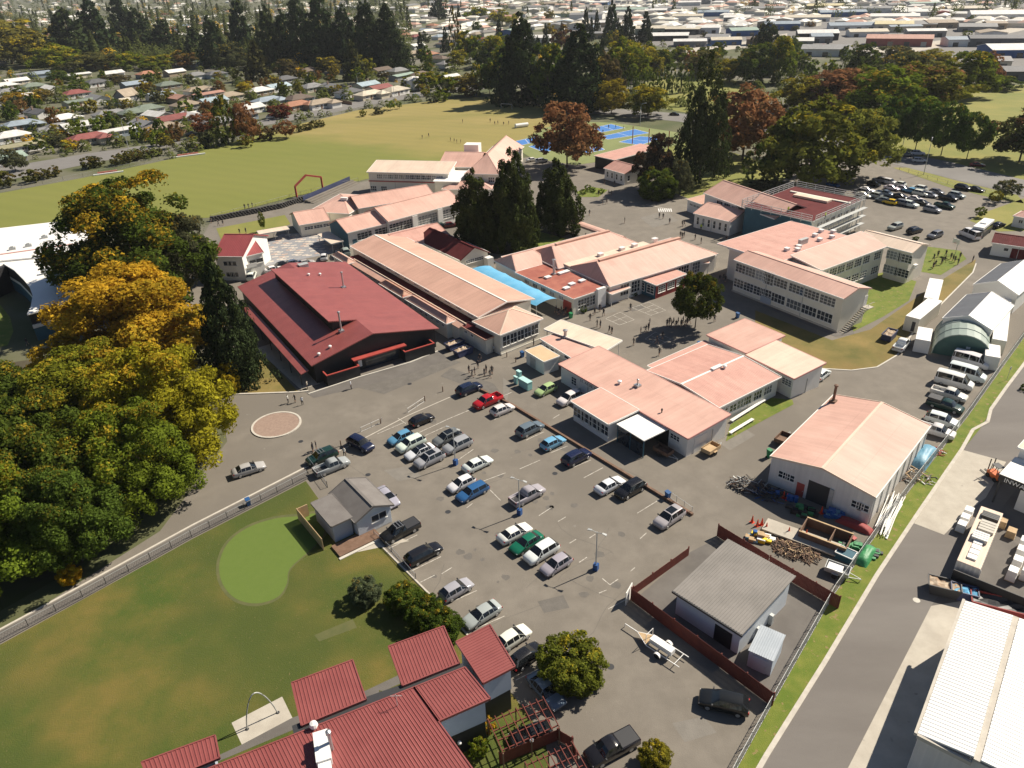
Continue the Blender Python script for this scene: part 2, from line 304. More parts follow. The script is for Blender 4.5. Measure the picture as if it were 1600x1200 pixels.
# lawns between the school buildings
sheet('court_lawn', [(1230, 480), (1330, 520), (1380, 495), (1420, 470), (1432, 440), (1385, 425), (1310, 440)], .045, 'verge_grass')
sheet('loop_lawn', [(1180, 485), (1300, 532), (1360, 515), (1425, 470), (1480, 432), (1525, 405), (1520, 425), (1470, 475), (1425, 515), (1400, 555), (1370, 573), (1330, 578), (1280, 575), (1235, 548), (1215, 530), (1180, 505)], .04, 'lawn_dry')
kerb([(1525, 412), (1520, 426), (1470, 476), (1430, 515), (1402, 555), (1370, 574), (1330, 579), (1280, 576), (1250, 562)], .25, .1, 'concrete_pale')
sheet('path_court', [(1190, 478), (1305, 526), (1335, 522), (1330, 510), (1210, 468)], .05, 'asphalt_dark')
sheet('end_lawn', [(1445, 385), (1500, 392), (1510, 405), (1470, 430), (1440, 425), (1420, 412)], .05, 'verge_grass')
sheet('small_lawn', [(810, 378), (842, 362), (905, 378), (860, 396), (800, 402)], .05, 'verge_grass')
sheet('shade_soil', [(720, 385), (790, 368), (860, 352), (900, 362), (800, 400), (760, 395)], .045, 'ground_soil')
sheet('bench_lawn', [(1134, 690), (1141, 664), (1205, 622), (1238, 625), (1240, 632), (1180, 664)], .05, 'verge_grass')
sheet('bank_lawn', [(345, 374), (338, 357), (400, 345), (445, 336), (454, 350), (432, 362), (395, 370)], .05, 'park_grass')
sheet('drive_lawn', [(-80, 470), (0, 476), (16, 496), (21, 518), (12, 540), (-80, 556)], .05, 'verge_grass')
sheet('island_bed', [(900, 300), (925, 292), (950, 297), (935, 308), (905, 308)], .05, 'verge_grass')
# verge, service road and the yard on the right
sheet('verge', [(1640, 480), (1600, 528), (1512, 652), (1392, 805), (1302, 932), (1212, 1092), (1150, 1205), (1080, 1340), (1110, 1340), (1200, 1180), (1290, 1036), (1372, 899), (1440, 797), (1505, 702), (1530, 672), (1570, 608), (1640, 520)], .1, 'verge_grass')
sheet('service_road', [(1640, 520), (1570, 608), (1530, 672), (1505, 702), (1440, 797), (1372, 899), (1290, 1036), (1200, 1180), (1110, 1340), (1250, 1400), (1325, 1200), (1455, 947), (1520, 850), (1640, 700)], .03, 'asphalt_road')
sheet('goods_yard', [(1640, 640), (1560, 740), (1500, 800), (1455, 947), (1325, 1200), (1250, 1400), (1700, 1400), (1800, 800)], .026, 'asphalt_dark')
sheet('concrete_apron', [(1455, 947), (1530, 935), (1440, 1140), (1420, 1215), (1360, 1400), (1225, 1400), (1325, 1200)], .036, 'concrete')
sheet('concrete_crossing', [(1503, 703), (1572, 722), (1540, 778), (1500, 810), (1475, 836), (1428, 818)], .04, 'concrete')
kerb([(1640, 516), (1572, 606), (1548, 640), (1543, 660), (1520, 672), (1503, 702), (1438, 797), (1370, 899), (1288, 1036), (1198, 1180), (1100, 1350)], .45, .13)
# apron of the hall, plaza, roundabout
sheet('hall_path', [(405, 545), (470, 608), (484, 612), (560, 588), (684, 547), (700, 560), (640, 585), (560, 606), (490, 622), (476, 612)], .034, 'asphalt_dark')
sheet('hall_veranda_floor', [(400, 545), (470, 609), (500, 600), (430, 535)], .06, 'concrete')
sheet('car_park_surface', [(478, 735), (560, 690), (660, 640), (735, 607), (800, 633), (1082, 806), (1060, 850), (990, 930), (1120, 1060), (1205, 1095), (1140, 1215), (980, 1400), (850, 1300), (860, 1150), (735, 1000), (592, 850), (512, 800)], .026, 'asphalt')
c0 = G(432, 664)
def disc(name, c, r, z, m, n=36, kind='structure'):
    return wsheet(name, [(c[0] + r * math.cos(2 * math.pi * k / n), c[1] + r * math.sin(2 * math.pi * k / n)) for k in range(n)], z, m, kind)
r0 = (G(468, 664) - G(396, 664)).length / 2
disc('roundabout', c0, r0, .12, 'brick_path')
kerb([(c0.x + r0 * math.cos(k * math.pi / 18), c0.y + r0 * math.sin(k * math.pi / 18), 0) for k in range(36)],   .32, .16, 'kerb_stone', closed=True, world=True)
# putting green and pads on the left lawn
gp = [(500, 800), (512, 830), (490, 858), (455, 890), (450, 915), (435, 937), (400, 948), (365, 940), (343, 915), (338, 882), (352, 848), (385, 822), (430, 807), (470, 803)]
cg = (sum(p[0] for p in gp) / len(gp), sum(p[1] for p in gp) / len(gp))
def smooth(px, k=4):
    n = len(px); out = []
    for i in range(n):
        p0, p1, p2, p3 = px[i - 1], px[i], px[(i + 1) % n], px[(i + 2) % n]
        for j in range(k):
            u = j / k; out.append(tuple(.5 * (2 * p1[c] + (p2[c] - p0[c]) * u + (2 * p0[c] - 5 * p1[c] + 4 * p2[c] - p3[c]) * u * u + (3 * p1[c] - p0[c] - 3 * p2[c] + p3[c]) * u ** 3) for c in (0, 1)))
    return out
sheet('putting_green_fringe', smooth(gp), .056, 'turf_edge')
sheet('putting_green', smooth([(cg[0] + (x - cg[0]) * .94, cg[1] + (y - cg[1]) * .94) for x, y in gp]), .062, 'turf_green')
sheet('cricket_mat', [(491, 993), (551, 968), (558, 981), (499, 1003)], .056, 'turf_edge')
sheet('concrete_pad', [(362, 1130), (441, 1089), (457, 1122), (378, 1164)], .06, 'concrete')
sheet('building_path', [(378, 1164), (457, 1122), (560, 1085), (630, 1052), (640, 1062), (560, 1098), (330, 1195), (280, 1230), (240, 1250), (300, 1200)], .058, 'asphalt_dark')
sheet('cottage_pad', [(530, 855), (572, 838), (600, 832), (640, 846), (545, 866)], .058, 'concrete')
# court markings and painted lines
def line(pts, wd=.1, z=.034, m='line_paint', world=False):
    mb = MB(); P = [Vector(p) for p in pts] if world else [G(x, y) for x, y in pts]
    for a, b in zip(P, P[1:]):
        d = (b - a); n = Vector((-d.y, d.x, 0)).normalized() * wd / 2
        mb.add([(a.x - n.x, a.y - n.y, z), (b.x - n.x, b.y - n.y, z), (b.x + n.x, b.y + n.y, z), (a.x + n.x, a.y + n.y, z)], [(0, 1, 2, 3)])
    o = mb.build('painted_line', m); o['kind'] = 'structure'; return o
for a, b in [((652, 836), (606, 858)), ((689, 870), (642, 893)), ((706, 887), (690, 897)), ((679, 899), (657, 910)), ((745, 923), (680, 952)), ((788, 963), (722, 992)),
             ((828, 997), (800, 1010)), ((495, 748), (524, 737)), ((590, 678), (632, 660)), ((622, 654), (634, 662)), ((664, 681), (695, 667)), ((704, 727), (740, 702)), ((755, 752), (790, 739)), ((812, 733), (844, 719)), ((772, 656), (799, 643)), ((923, 719), (895, 731)), ((942, 731), (912, 747)), ((850, 675), (822, 688)), ((887, 697), (860, 708)), ((966, 744), (952, 752)), ((1030, 781), (996, 802)),
             ((874, 648), (864, 654)), ((862, 793), (842, 806)), ((884, 808), (872, 815)), ((900, 843), (890, 849)), ((917, 871), (905, 879)), ((966, 905), (953, 914)), ((953, 914), (941, 904)), ((1010, 833), (1000, 842)), ((980, 936), (950, 952)), ((930, 835), (921, 841)), ((948, 922), (936, 927)), ((992, 887), (985, 893)), ((766, 766), (782, 782)), ((738, 787), (729, 794)), ((930, 1165), (914, 1179)), ((806, 1063), (842, 1045))]:
    line([a, b])
def grid(c, n, m_):
    "four-square court: outline pixels left, top, right, bottom"
    l, t_, r, b = [G(*p) for p in c]
    for i in range(n + 1): u = i / n; line([l.lerp(t_, u), b.lerp(r, u)], .09, world=True)
    for i in range(m_ + 1): u = i / m_; line([l.lerp(b, u), t_.lerp(r, u)], .09, world=True)
grid([(946, 498), (969, 488), (991, 500), (968, 508)], 2, 2); grid([(988, 481), (1014, 472), (1040, 485), (1017, 493)], 2, 3)
grid([(1008, 530), (1024, 519), (1049, 530), (1030, 540)], 2, 2); grid([(1015, 577), (1046, 563), (1068, 570), (1035, 586)], 3, 1)
line([(655, 676), (700, 655), (800, 613)], .12); line([(440, 800), (300, 870)], .05) if 0 else None
for k in range(12):
    a = (c0.x, c0.y)
# sports courts beyond the school
sheet('court_surround', [(800, 228), (850, 200), (905, 190), (960, 192), (1065, 208), (1065, 225), (990, 245), (900, 258), (830, 247)], .05, 'court_green')
for q in [[(800, 222), (840, 213), (846, 220), (806, 229)], [(826, 229), (862, 221), (885, 231), (850, 238)], [(925, 200), (955, 194), (977, 200), (940, 207)], [(936, 214), (992, 202), (1015, 208), (950, 218)], [(967, 222), (1000, 213), (1035, 216), (1000, 227)], [(905, 232), (935, 228), (945, 234), (915, 240)]]:
    sheet('sports_court', q, .06, 'court_blue'); line(q + [q[0]], .25, .066, 'white_paint')
    l, t_, r, b = [G(*p) for p in q]; line([l.lerp(t_, .5), b.lerp(r, .5)], .2, .066, 'white_paint', True)
line([(1010, 320), (1046, 327)], .3)
for k in range(7):     # zebra crossing beyond the yard
    x = 1028 + k * 3.2; sheet('painted_line', [(x, 326), (x + 1.8, 326), (x + 3.0, 331), (x + 1.2, 331)], .04, 'white_paint')
sheet('plaza', [(398, 388), (440, 366), (500, 362), (545, 376), (520, 396), (415, 416), (400, 404)], .04, 'paver_grey')
plaza = COL.objects['plaza']
pv = {m: (lambda b: (b.box(-.75, .75, -.38, .38, 0, .03), b.mesh('paver', m))[1])(MB()) for m in ('paver_pale', 'paver_pink')}
pa, pb = G(405, 404), G(520, 386); u_ = (pb - pa).normalized(); v_ = Vector((-u_.y, u_.x, 0)); an = math.atan2(u_.y, u_.x)
from mathutils.geometry import intersect_point_tri_2d
pz = [(v.co.x, v.co.y) for v in plaza.data.vertices]
def inside(x, y, P):
    c = False
    for i in range(len(P)):
        (x1, y1), (x2, y2) = P[i - 1], P[i]
        if (y1 > y) != (y2 > y) and x < (x2 - x1) * (y - y1) / (y2 - y1) + x1: c = not c
    return c
for i in range(-3, 16):
    for j in range(-6, 12):
        if (i + j) % 3 == 2: continue
        p = pa + u_ * (i * 1.56 + (j % 4) * .75) + v_ * (j * 1.5 + (.75 if i % 2 else 0))
        if all(inside(p.x + dx, p.y + dy, pz) for dx in (-.9, .9) for dy in (-.9, .9)):
            link('paver', pv['paver_pale' if (i + 2 * j) % 4 else 'paver_pink'], plaza, (p.x, p.y, .036), an)

# repairs, drains and stains in the asphalt
mat('patch_dark', (.118, .107, .094), (.15, .137, .12), .8, .9, bump=.3, bscale=8); mat('patch_pale', (.175, .160, .138), (.21, .192, .166), .8, .9, bump=.3, bscale=8)
for i, q in enumerate([[(688, 588), (705, 575), (772, 600), (790, 625), (770, 618)], [(786, 590), (798, 600), (792, 628), (786, 626)], [(980, 480), (1000, 476), (1008, 482), (988, 487)], [(940, 484), (958, 480), (964, 487), (946, 490)], [(1085, 560), (1100, 552), (1112, 558), (1096, 567)], [(600, 735), (640, 728), (660, 745), (622, 752)], [(880, 690), (905, 700), (900, 712), (868, 700)], [(1120, 690), (1160, 668), (1180, 680), (1140, 704)], [(560, 606), (690, 556), (720, 566), (600, 616)], [(1050, 1130), (1100, 1120), (1120, 1145), (1070, 1160)], [(840, 940), (880, 930), (890, 950), (850, 958)], [(1000, 340), (1040, 330), (1060, 345), (1020, 356)]]):
    sheet('asphalt_patch', q, .0285, ('patch_dark', 'patch_pale')[i % 2])
r_ = random.Random(12)
for i in range(46):      # oil spots in the bays
    x, y = r_.uniform(600, 1040), r_.uniform(640, 960); p = G(x, y); n = 9; rr = r_.uniform(.2, .7)
    if x + y < 1290 or x > 930 + (y - 640) * .5: continue
    wsheet('oil_stain', [(p.x + rr * r_.uniform(.6, 1.1) * math.cos(k * 6.28 / n), p.y + rr * r_.uniform(.6, 1.1) * math.sin(k * 6.28 / n)) for k in range(n)], .0315, 'patch_dark')
for x, y in ((575, 742), (867, 740), (700, 800), (954, 1042), (1432, 938), (640, 600), (470, 690)): disc('manhole_cover', G(x, y), .38, .0325, 'dark_metal' if x < 1400 else 'concrete_pale', 14)
r_ = random.Random(5)
for i in range(16):      # cracks
    x, y = r_.uniform(560, 1060), r_.uniform(640, 1000); p = G(x, y); a = r_.choice((R(38), R(128))) + r_.uniform(-.25, .25); P = [p]
    for k in range(7): a += r_.uniform(-.35, .35); P.append(P[-1] + Vector((math.cos(a), math.sin(a), 0)) * r_.uniform(.8, 1.8))
    line(P, .05, .0335, 'patch_dark', True)
# ================================================================ building kit
WIN = {}
def win_mesh(w, h, c, r):
    k = (round(w, 1), round(h, 1), c, r)
    if k not in WIN:
        w, h = k[0], k[1]; f, g = MB(), MB(); b = .08
        f.box(-w / 2, w / 2, -.07, 0, -h / 2, -h / 2 + b); f.box(-w / 2, w / 2, -.07, 0, h / 2 - b, h / 2)
        f.box(-w / 2, -w / 2 + b, -.068, 0, -h / 2 + b, h / 2 - b); f.box(w / 2 - b, w / 2, -.068, 0, -h / 2 + b, h / 2 - b)
        for i in range(1, c): x = -w / 2 + w * i / c; f.box(x - .04, x + .04, -.066, 0, -h / 2 + b, h / 2 - b)
        for j in range(1, r): z = -h / 2 + h * j / r; f.box(-w / 2 + b, w / 2 - b, -.064, 0, z - .035, z + .035)
        f.box(-w / 2 - .06, w / 2 + .06, -.14, -.002, -h / 2 - .07, -h / 2 - .002)
        g.box(-w / 2 + .01, w / 2 - .01, -.03, -.004, -h / 2 + .01, h / 2 - .01)
        WIN[k] = (f.mesh('window', 'trim_white'), g.mesh('pane', 'glass'))
    return WIN[k]
class Blk:
    "one rectangular block of a building: pixels of three roof corners at eave height ze (front left, front right, any on the back edge)"
    def __init__(s, root, p0, p1, p2, ze, oh=.35, L=None, W=None, world=False):
        A, B, C = (p0, p1, p2) if world else (G(*p0, ze), G(*p1, ze), G(*p2, ze)); d = B - A; s.L = L or d.to_2d().length; s.a = math.atan2(d.y, d.x)
        n = Vector((-math.sin(s.a), math.cos(s.a), 0)); s.W = W or (C - A).dot(n); s.o = Vector((A.x, A.y, 0)); s.ze = ze; s.oh = oh; s.root = root
        s.u = Vector((math.cos(s.a), math.sin(s.a), 0)); s.n = n
    def P(s, x, y, z=0): return s.o + s.u * x + s.n * y + Vector((0, 0, z))
    def loc(s, px, py, z):
        d = G(px, py, z) - s.o; return d.dot(s.u), d.dot(s.n)
    def onface(s, face, px, py):
        d = ray(px, py); q, k = {'F': (s.P(0, s.oh), s.n), 'R': (s.P(s.L - s.oh, 0), s.u), 'L': (s.P(s.oh, 0), s.u), 'B': (s.P(0, s.W - s.oh), s.n)}[face]
        c = Vector((0, 0, CAM_H)); t = (q - c).dot(k) / d.dot(k); p = c + d * t; e = p - s.o
        return (e.dot(s.u) if face in 'FB' else e.dot(s.n)), p.z
    def part(s, mb, name, m, smooth=False, parent=None):
        if parent: return mb.build(name, m, parent, (0, 0, 0), 0, smooth)
        return mb.build(name, m, s.root, s.o - s.root.location, s.a, smooth)
    def wall(s, m='wall_cream', z1=None, z0=0, gable=None, zr=0, name='wall', rect=None):
        i = s.oh; z1 = z1 or s.ze - .02; big = rect is None and z0 == 0 and s.L > 9 and m in ('wall_cream', 'wall_white')
        if big:
            for k in range(1, int(s.L / 9) + 1): s.box('downpipe', s.L * k / (int(s.L / 9) + 1) - .05, s.L * k / (int(s.L / 9) + 1) + .05, i - .1, i - .003, 0, z1, 'galv')
        x0, x1, y0, y1 = rect or (i, s.L - i, i, s.W - i); b = MB(); b.box(x0, x1, y0, y1, z0, z1)
        zr -= .16
        if gable == 'x': b.add([(x0, y0, z1), (x0, y1, z1), (x0, (y0 + y1) / 2, zr), (x1, y0, z1), (x1, y1, z1), (x1, (y0 + y1) / 2, zr)], [(0, 2, 1), (3, 4, 5), (0, 3, 5, 2), (1, 2, 5, 4)])
        if gable == 'y': b.add([(x0, y0, z1), (x1, y0, z1), ((x0 + x1) / 2, y0, zr), (x0, y1, z1), (x1, y1, z1), ((x0 + x1) / 2, y1, zr)], [(0, 1, 2), (4, 3, 5), (0, 2, 5, 3), (1, 4, 5, 2)])
        return s.part(b, name, m)
    def roof(s, kind, zr=0, m='roof_pink', h0=None, h1=None, th=.14, gut='trim_white', ridge=None, rect=None, name='roof', ze=None):
        x0, x1, y0, y1 = rect or (0, s.L, 0, s.W); e = ze if ze is not None else s.ze; xm, ym = (x0 + x1) / 2, (y0 + y1) / 2; b = MB(); c = MB()
        if kind == 'x':
            b.slab([(x0, y0, e), (x1, y0, e), (x1, ym, zr), (x0, ym, zr)], th); b.slab([(x0, ym, zr), (x1, ym, zr), (x1, y1, e), (x0, y1, e)], th); c.bar((x0, ym, zr + .01), (x1, ym, zr + .01), .36, .07)
            for x in (x0 + .02, x1 - .02): c.bar((x, y0, e - .06), (x, ym, zr - .06), .1, .26); c.bar((x, y1, e - .06), (x, ym, zr - .06), .1, .26)
        elif kind == 'y':
            b.slab([(x0, y0, e), (xm, y0, zr), (xm, y1, zr), (x0, y1, e)], th); b.slab([(xm, y0, zr), (x1, y0, e), (x1, y1, e), (xm, y1, zr)], th); c.bar((xm, y0, zr + .01), (xm, y1, zr + .01), .36, .07)
            for y in (y0 + .02, y1 - .02): c.bar((x0, y, e - .06), (xm, y, zr - .06), .1, .26); c.bar((x1, y, e - .06), (xm, y, zr - .06), .1, .26)
        elif kind in ('hx', 'hy'):
            hw = min(x1 - x0, y1 - y0) / 2; a0 = hw if h0 is None else h0; a1 = hw if h1 is None else h1
            if kind == 'hx': r0, r1 = (x0 + a0, ym, zr), (x1 - a1, ym, zr); F = [[(x0, y0, e), (x1, y0, e), r1, r0], [(x1, y0, e), (x1, y1, e), r1], [(x1, y1, e), (x0, y1, e), r0, r1], [(x0, y1, e), (x0, y0, e), r0]]
            else: r0, r1 = (xm, y0 + a0, zr), (xm, y1 - a1, zr); F = [[(x0, y0, e), (x1, y0, e), r0], [(x1, y0, e), (x1, y1, e), r1, r0], [(x1, y1, e), (x0, y1, e), r1], [(x0, y1, e), (x0, y0, e), r0, r1]]
            for f in F: b.slab(f, th)
            if r0 != r1: c.bar(r0, r1, .34, .08)
            for q, r in (((x0, y0, e), r0), ((x0, y1, e), r0 if kind == 'hx' else r1), ((x1, y0, e), r1 if kind == 'hx' else r0), ((x1, y1, e), r1)): c.bar(q, r, .24, .06)
        else:   # mono: front edge at e, back edge at zr
            b.slab([(x0, y0, e), (x1, y0, e), (x1, y1, zr), (x0, y1, zr)], th)
        o = s.part(b, name, m)
        if c.v: s.part(c, 'ridge_cap', ridge or m, parent=o)
        if gut:
            g = MB(); zb = zr if kind == 'mono' else e
            gx = kind in ('x', 'hx', 'hy', 'mono'); gy = kind in ('y', 'hx', 'hy')
            if gx: g.box(x0, x1, y0 - .12, y0 - .003, e - .2, e + .02); g.box(x0, x1, y1 + .003, y1 + .12, zb - .2, zb + .02)
            if gy: g.box(x0 - .12, x0 - .003, y0, y1, e - .2, e + .02); g.box(x1 + .003, x1 + .12, y0, y1, e - .2, e + .02)
            if kind == 'mono':
                for x in (x0 - .06, x1 + .06): g.bar((x, y0, e - .1), (x, y1, zr - .1), .1, .26)
            s.part(g, 'gutter', gut, parent=o)
        return o
    def win(s, face, a, z, w, h, c=2, r=2, out=0.0, name='window'):
        if face == 'F': x, y, rt = a, s.oh - out, 0
        elif face == 'B': x, y, rt = a, s.W - s.oh + out, math.pi
        elif face == 'R': x, y, rt = s.L - s.oh + out, a, math.pi / 2
        else: x, y, rt = s.oh - out, a, -math.pi / 2
        f, g = win_mesh(w, h, c, r); o = link(name, f, s.root, s.P(x, y, z + h / 2) - s.root.location, s.a + rt); link('pane', g, o); return o
    def row(s, face, a0, a1, n, z, w, h, c=2, r=2, out=0.0):
        for i in range(n): s.win(face, a0 + (a1 - a0) * (i / (n - 1) if n > 1 else .5), z, w, h, c, r, out)
    def rowpx(s, face, q0, q1, n, c=2, r=2, gap=.4):
        "a row of n windows between the pixel of its upper left and of its lower right corner"
        a0, z1 = s.onface(face, *q0); a1, z0 = s.onface(face, *q1)
        if a1 < a0: a0, a1 = a1, a0
        z0, z1 = min(z0, z1), max(z0, z1); w = (a1 - a0 + gap) / n - gap; h = max(.6, z1 - z0)
        for i in range(n): s.win(face, a0 + w / 2 + i * (w + gap), z0, max(w, .5), h, c, r)
    def door(s, face, a, w=1.0, h=2.1, m='trim_red', z=0, name='door'):
        b = MB(); b.box(-w / 2, w / 2, -.06, -.004, 0, h); hb = MB(); hb.box(w / 2 - .16, w / 2 - .08, -.12, -.062, h * .45, h * .45 + .12)
        x, y, rt = {'F': (a, s.oh, 0), 'B': (a, s.W - s.oh, math.pi), 'R': (s.L - s.oh, a, math.pi / 2), 'L': (s.oh, a, -math.pi / 2)}[face]
        o = b.build(name, m, s.root, s.P(x, y, z) - s.root.location, s.a + rt)
        if w < 2: hb.build('handle', 'steel', o)
        return o
    def box(s, name, x0, x1, y0, y1, z0, z1, m, parent=None):
        b = MB(); b.box(x0, x1, y0, y1, z0, z1); return s.part(b, name, m, parent=parent)
    def vent(s, x, y, z, r=.35, h=.5, m='white_paint'):
        b = MB(); b.lathe([(r * .6, -.25), (r * .6, h * .4), (r, h * .45), (r, h * .8), (r * .5, h)], 10); return b.build('roof_vent', m, s.root, s.P(x, y, z) - s.root.location, s.a)
    def flue(s, x, y, z, h=2.5, r=.16, m='steel'):
        b = MB(); b.box(-.45, .45, -.45, .45, -.3, .25); b.tube([(0, 0, .2), (0, 0, h)], r, 8); b.lathe([(r * 1.6, h), (r * 1.6, h + .18), (.02, h + .3)], 8); return b.build('flue', m, s.root, s.P(x, y, z) - s.root.location, s.a)
    def unit(s, x, y, z, sx=1, sy=.8, sz=.7, m='white_paint', name='roof_unit'):
        b = MB(); b.box(-sx / 2, sx / 2, -sy / 2, sy / 2, -.12, sz); b.box(-sx / 2 - .06, sx / 2 + .06, -sy / 2 - .06, sy / 2 + .06, sz + .002, sz + .06); return b.build(name, m, s.root, s.P(x, y, z) - s.root.location, s.a)
def bthing(name, label, px, cat='building', group=None):
    return thing(name, label, cat, G(*px), 0, group)
def ribbed(A, B, C, D, pitch=.42, h=.06, th=.12):
    "ribbed sheet roof: ribs run from edge AB to edge DC; real folds"
    A, B, C, D = map(Vector, (A, B, C, D)); n = max(2, int((B - A).length / pitch)); prof = []
    for i in range(n): prof += [(i / n, 0), ((i + .62) / n, 0), ((i + .70) / n, h), ((i + .92) / n, h)]
    prof.append((1, 0)); up = Vector((0, 0, 1)); m = len(prof)
    vs = [A.lerp(B, u) + up * z for u, z in prof] + [D.lerp(C, u) + up * z for u, z in prof]
    fs = [(i, i + 1, m + i + 1, m + i) for i in range(m - 1)]; k = len(vs)
    vs += [A - up * th, B - up * th, C - up * th, D - up * th]; fs += [(k + 3, k + 2, k + 1, k), tuple([k, k + 1] + list(range(m - 1, -1, -1))), tuple([k + 2, k + 3] + list(range(m, 2 * m))), (k + 3, k, 0, m), (k + 1, k + 2, 2 * m - 1, m - 1)]
    mb = MB(); mb.add(vs, fs); return mb
# ================================================================ the school
# --- large pink iron shed by the service road
t = bthing('iron_shed', 'large white iron shed with pink gable roof beside the service road', (1203, 750)); b = Blk(t, (1203.8, 713), (1368, 777.5), (1452, 664), 4.4, .15)
zr = b.onface('F', 1285.5, 732)[1] + .1; b.wall('wall_iron', gable='y', zr=zr); o = b.roof('y', zr, 'roof_pink', ridge='roof_cream')
for px_, py_ in ((1221, 755), (1232, 759), (1341, 777), (1353, 781)): b.win('F', b.onface('F', px_, py_)[0], 1.7, 1.3, 1.1, 2, 2)
a0, _ = b.onface('F', 1259, 775); a1, _ = b.onface('F', 1293, 785); b.box('doorway', a0, a1, b.oh - .02, b.oh + .02, .02, 3.1, 'dark_metal'); b.box('sliding_door', a1, a1 + .5, b.oh - .22, b.oh - .05, .05, 3.1, 'galv')
b.door('F', b.onface('F', 1249, 770)[0], 1, 2.1, 'trim_red'); b.flue(.8, b.W - 2.5, 4.6, 2.6, .2, 'timber_dark')
for i in range(8): b.box('wall_post', b.L - .15, b.L - .02, .6 + i * (b.W - 1.4) / 7, .75 + i * (b.W - 1.4) / 7, 0, 4.1, 'wall_white')
# --- workshop block
t = bthing('workshop_building', 'low white workshop block with pale pink roofs and white entrance canopy beside the car park', (985, 690)); Z = 3.5
b = Blk(t, (873, 568.5), (1075.2, 685), (1140.4, 651.6), Z, .3); b.wall('wall_white'); b.roof('mono', Z + .5, 'roof_pink', gut='trim_pink')
s0 = b.loc(939, 606.5, Z)[0]; s1 = b.loc(995, 642.4, Z)[0]; y0 = b.loc(950.7, 662.6, Z)[1]
b.rowpx('F', (893, 587), (901, 604), 1, 2, 3); b.rowpx('F', (906, 592), (934, 612), 4, 2, 2, .2)
b.rowpx('F', (1048, 675), (1062, 692), 1, 3, 2); b.vent(s0 + 1, 3, Z + .3); b.flue(s0 + 3.5, 4.5, Z + .35, 1.0, .12); b.vent(b.L - 7, 2, Z + .2, .15, .6, 'dark_metal')
b.door('R', b.W * .35, 2.6, 2.6, 'wall_white', name='side_door'); b.box('downpipe', b.L - .3, b.L - .2, b.W * .62, b.W * .62 + .12, 0, 2.6, 'galv')
w_ = Blk(t, None, None, None, Z, .3, s1 - s0, -y0 + 1.2, True) if 0 else None
bw = Blk(t, b.P(s0, y0), b.P(s1, y0), b.P(s0, 0), Z - .02, .3, world=True); bw.W = -y0 - .02; bw.wall('wall_white', rect=(.3, bw.L - .3, .3, bw.W + .3)); bw.roof('mono', Z + .1, 'roof_pink')
bw.row('F', 1.6, bw.L - 1.4, 4, 1.0, 2.4, 1.7, 3, 2)
cx0 = s1 + .25; cx1 = b.loc(1035.5, 675.5, 3)[0]; cy = b.loc(1006.8, 690, 3)[1]; o = b.box('canopy', cx0, cx1, cy, .15, 2.95, 3.1, 'roof_white_smooth')
for x in (cx0 + .15, (cx0 + cx1) / 2, cx1 - .15): b.box('canopy_post', x - .06, x + .06, cy + .1, cy + .22, 0, 2.94, 'wall_teal')
b.box('glass_screen', cx0 + .3, cx1 - .3, cy + .14, cy + .17, .1, 2.2, 'glass'); b.box('porch_wall', cx0, cx1, .2, .32, 0, 3.2, 'wall_black')
b2 = Blk(t, (1123, 637), (1221, 588.7), (1052, 603), Z, .3); b2.W = 15; b2.wall('wall_white'); b2.roof('x', Z + .75, 'roof_pink_tile', ridge='trim_white')
b2.rowpx('F', (1126, 641), (1150, 640), 2, 2, 2, .3); b2.row('F', 2.0, 5.6, 2, 1.2, 1.7, 1.5, 2, 2); b2.row('F', b2.L * .48, b2.L * .82, 3, 1.2, 2.0, 1.5, 3, 2); b2.unit(b2.L * .55, b2.W * .5, Z + .8, 2.2, .6, .2); b2.vent(b2.L * .62, b2.W * .45, Z + .8)
b3 = Blk(t, (1165, 554), (1241, 591.6), (1285, 569.7), 3.9, .3); b3.wall('wall_white'); b3.roof('mono', 4.5, 'roof_cream', gut='trim_pink'); b3.rowpx('F', (1223, 588), (1236, 606), 1, 3, 3); b3.box('downpipe', b3.L - .3, b3.L - .2, b3.W * .5, b3.W * .5 + .12, 0, 2.6, 'galv')
b4 = Blk(t, (1104.5, 523), (1166, 551.5), (1216, 523), 4.1, .3); b4.wall('wall_white'); b4.roof('mono', 4.5, 'roof_pink', gut='trim_pink')
b5 = Blk(t, (1012, 571), (1050, 590), (1100, 533), 3.0, .3); b5.wall('wall_white'); b5.roof('mono', 3.2, 'roof_pink_tile')
# --- kiosk with flat canopy
t = bthing('canteen_building', 'low white canteen with pink roof under a wide flat white canopy', (893, 580))
b = Blk(t, (844, 529), (893, 559), (923, 544.7), 3.0, .2); b.wall('wall_white'); b.roof('mono', 3.1, 'roof_pink'); b.rowpx('F', (853, 543), (866, 549), 2, 1, 1, .3); b.rowpx('F', (882, 557), (889, 563), 1, 1, 1); b.flue(2.5, b.W - 1, 3.1, 1.3, .3)
c = Blk(t, (850, 514), (946, 547.6), (979.4, 534.6), 3.4, .1); c.roof('mono', 3.45, 'roof_cream', gut='trim_white', name='canopy')
for x, y in ((.4, .4), (c.L - .4, .4), (c.L - .4, c.W - .4), (c.L / 2, c.W - .4)): c.box('canopy_post', x - .05, x + .05, y - .05, y + .05, 0, 3.24, 'galv')
t = bthing('tan_roofed_hut', 'small white hut with tan flat roof beside the canteen', (850, 585)); b = Blk(t, (821, 547.5), (850, 565), (873.8, 556), 2.7, .1); b.wall('wall_white'); b.roof('mono', 2.72, 'roof_cream'); b.door('F', 2.0, 1.6, 2.0, 'galv')
MATS['tan'] = mat('roof_tan', (.55, .40, .24), (.60, .44, .27), .4, .8); t.children[1].data.materials[0] = MATS['roof_tan']
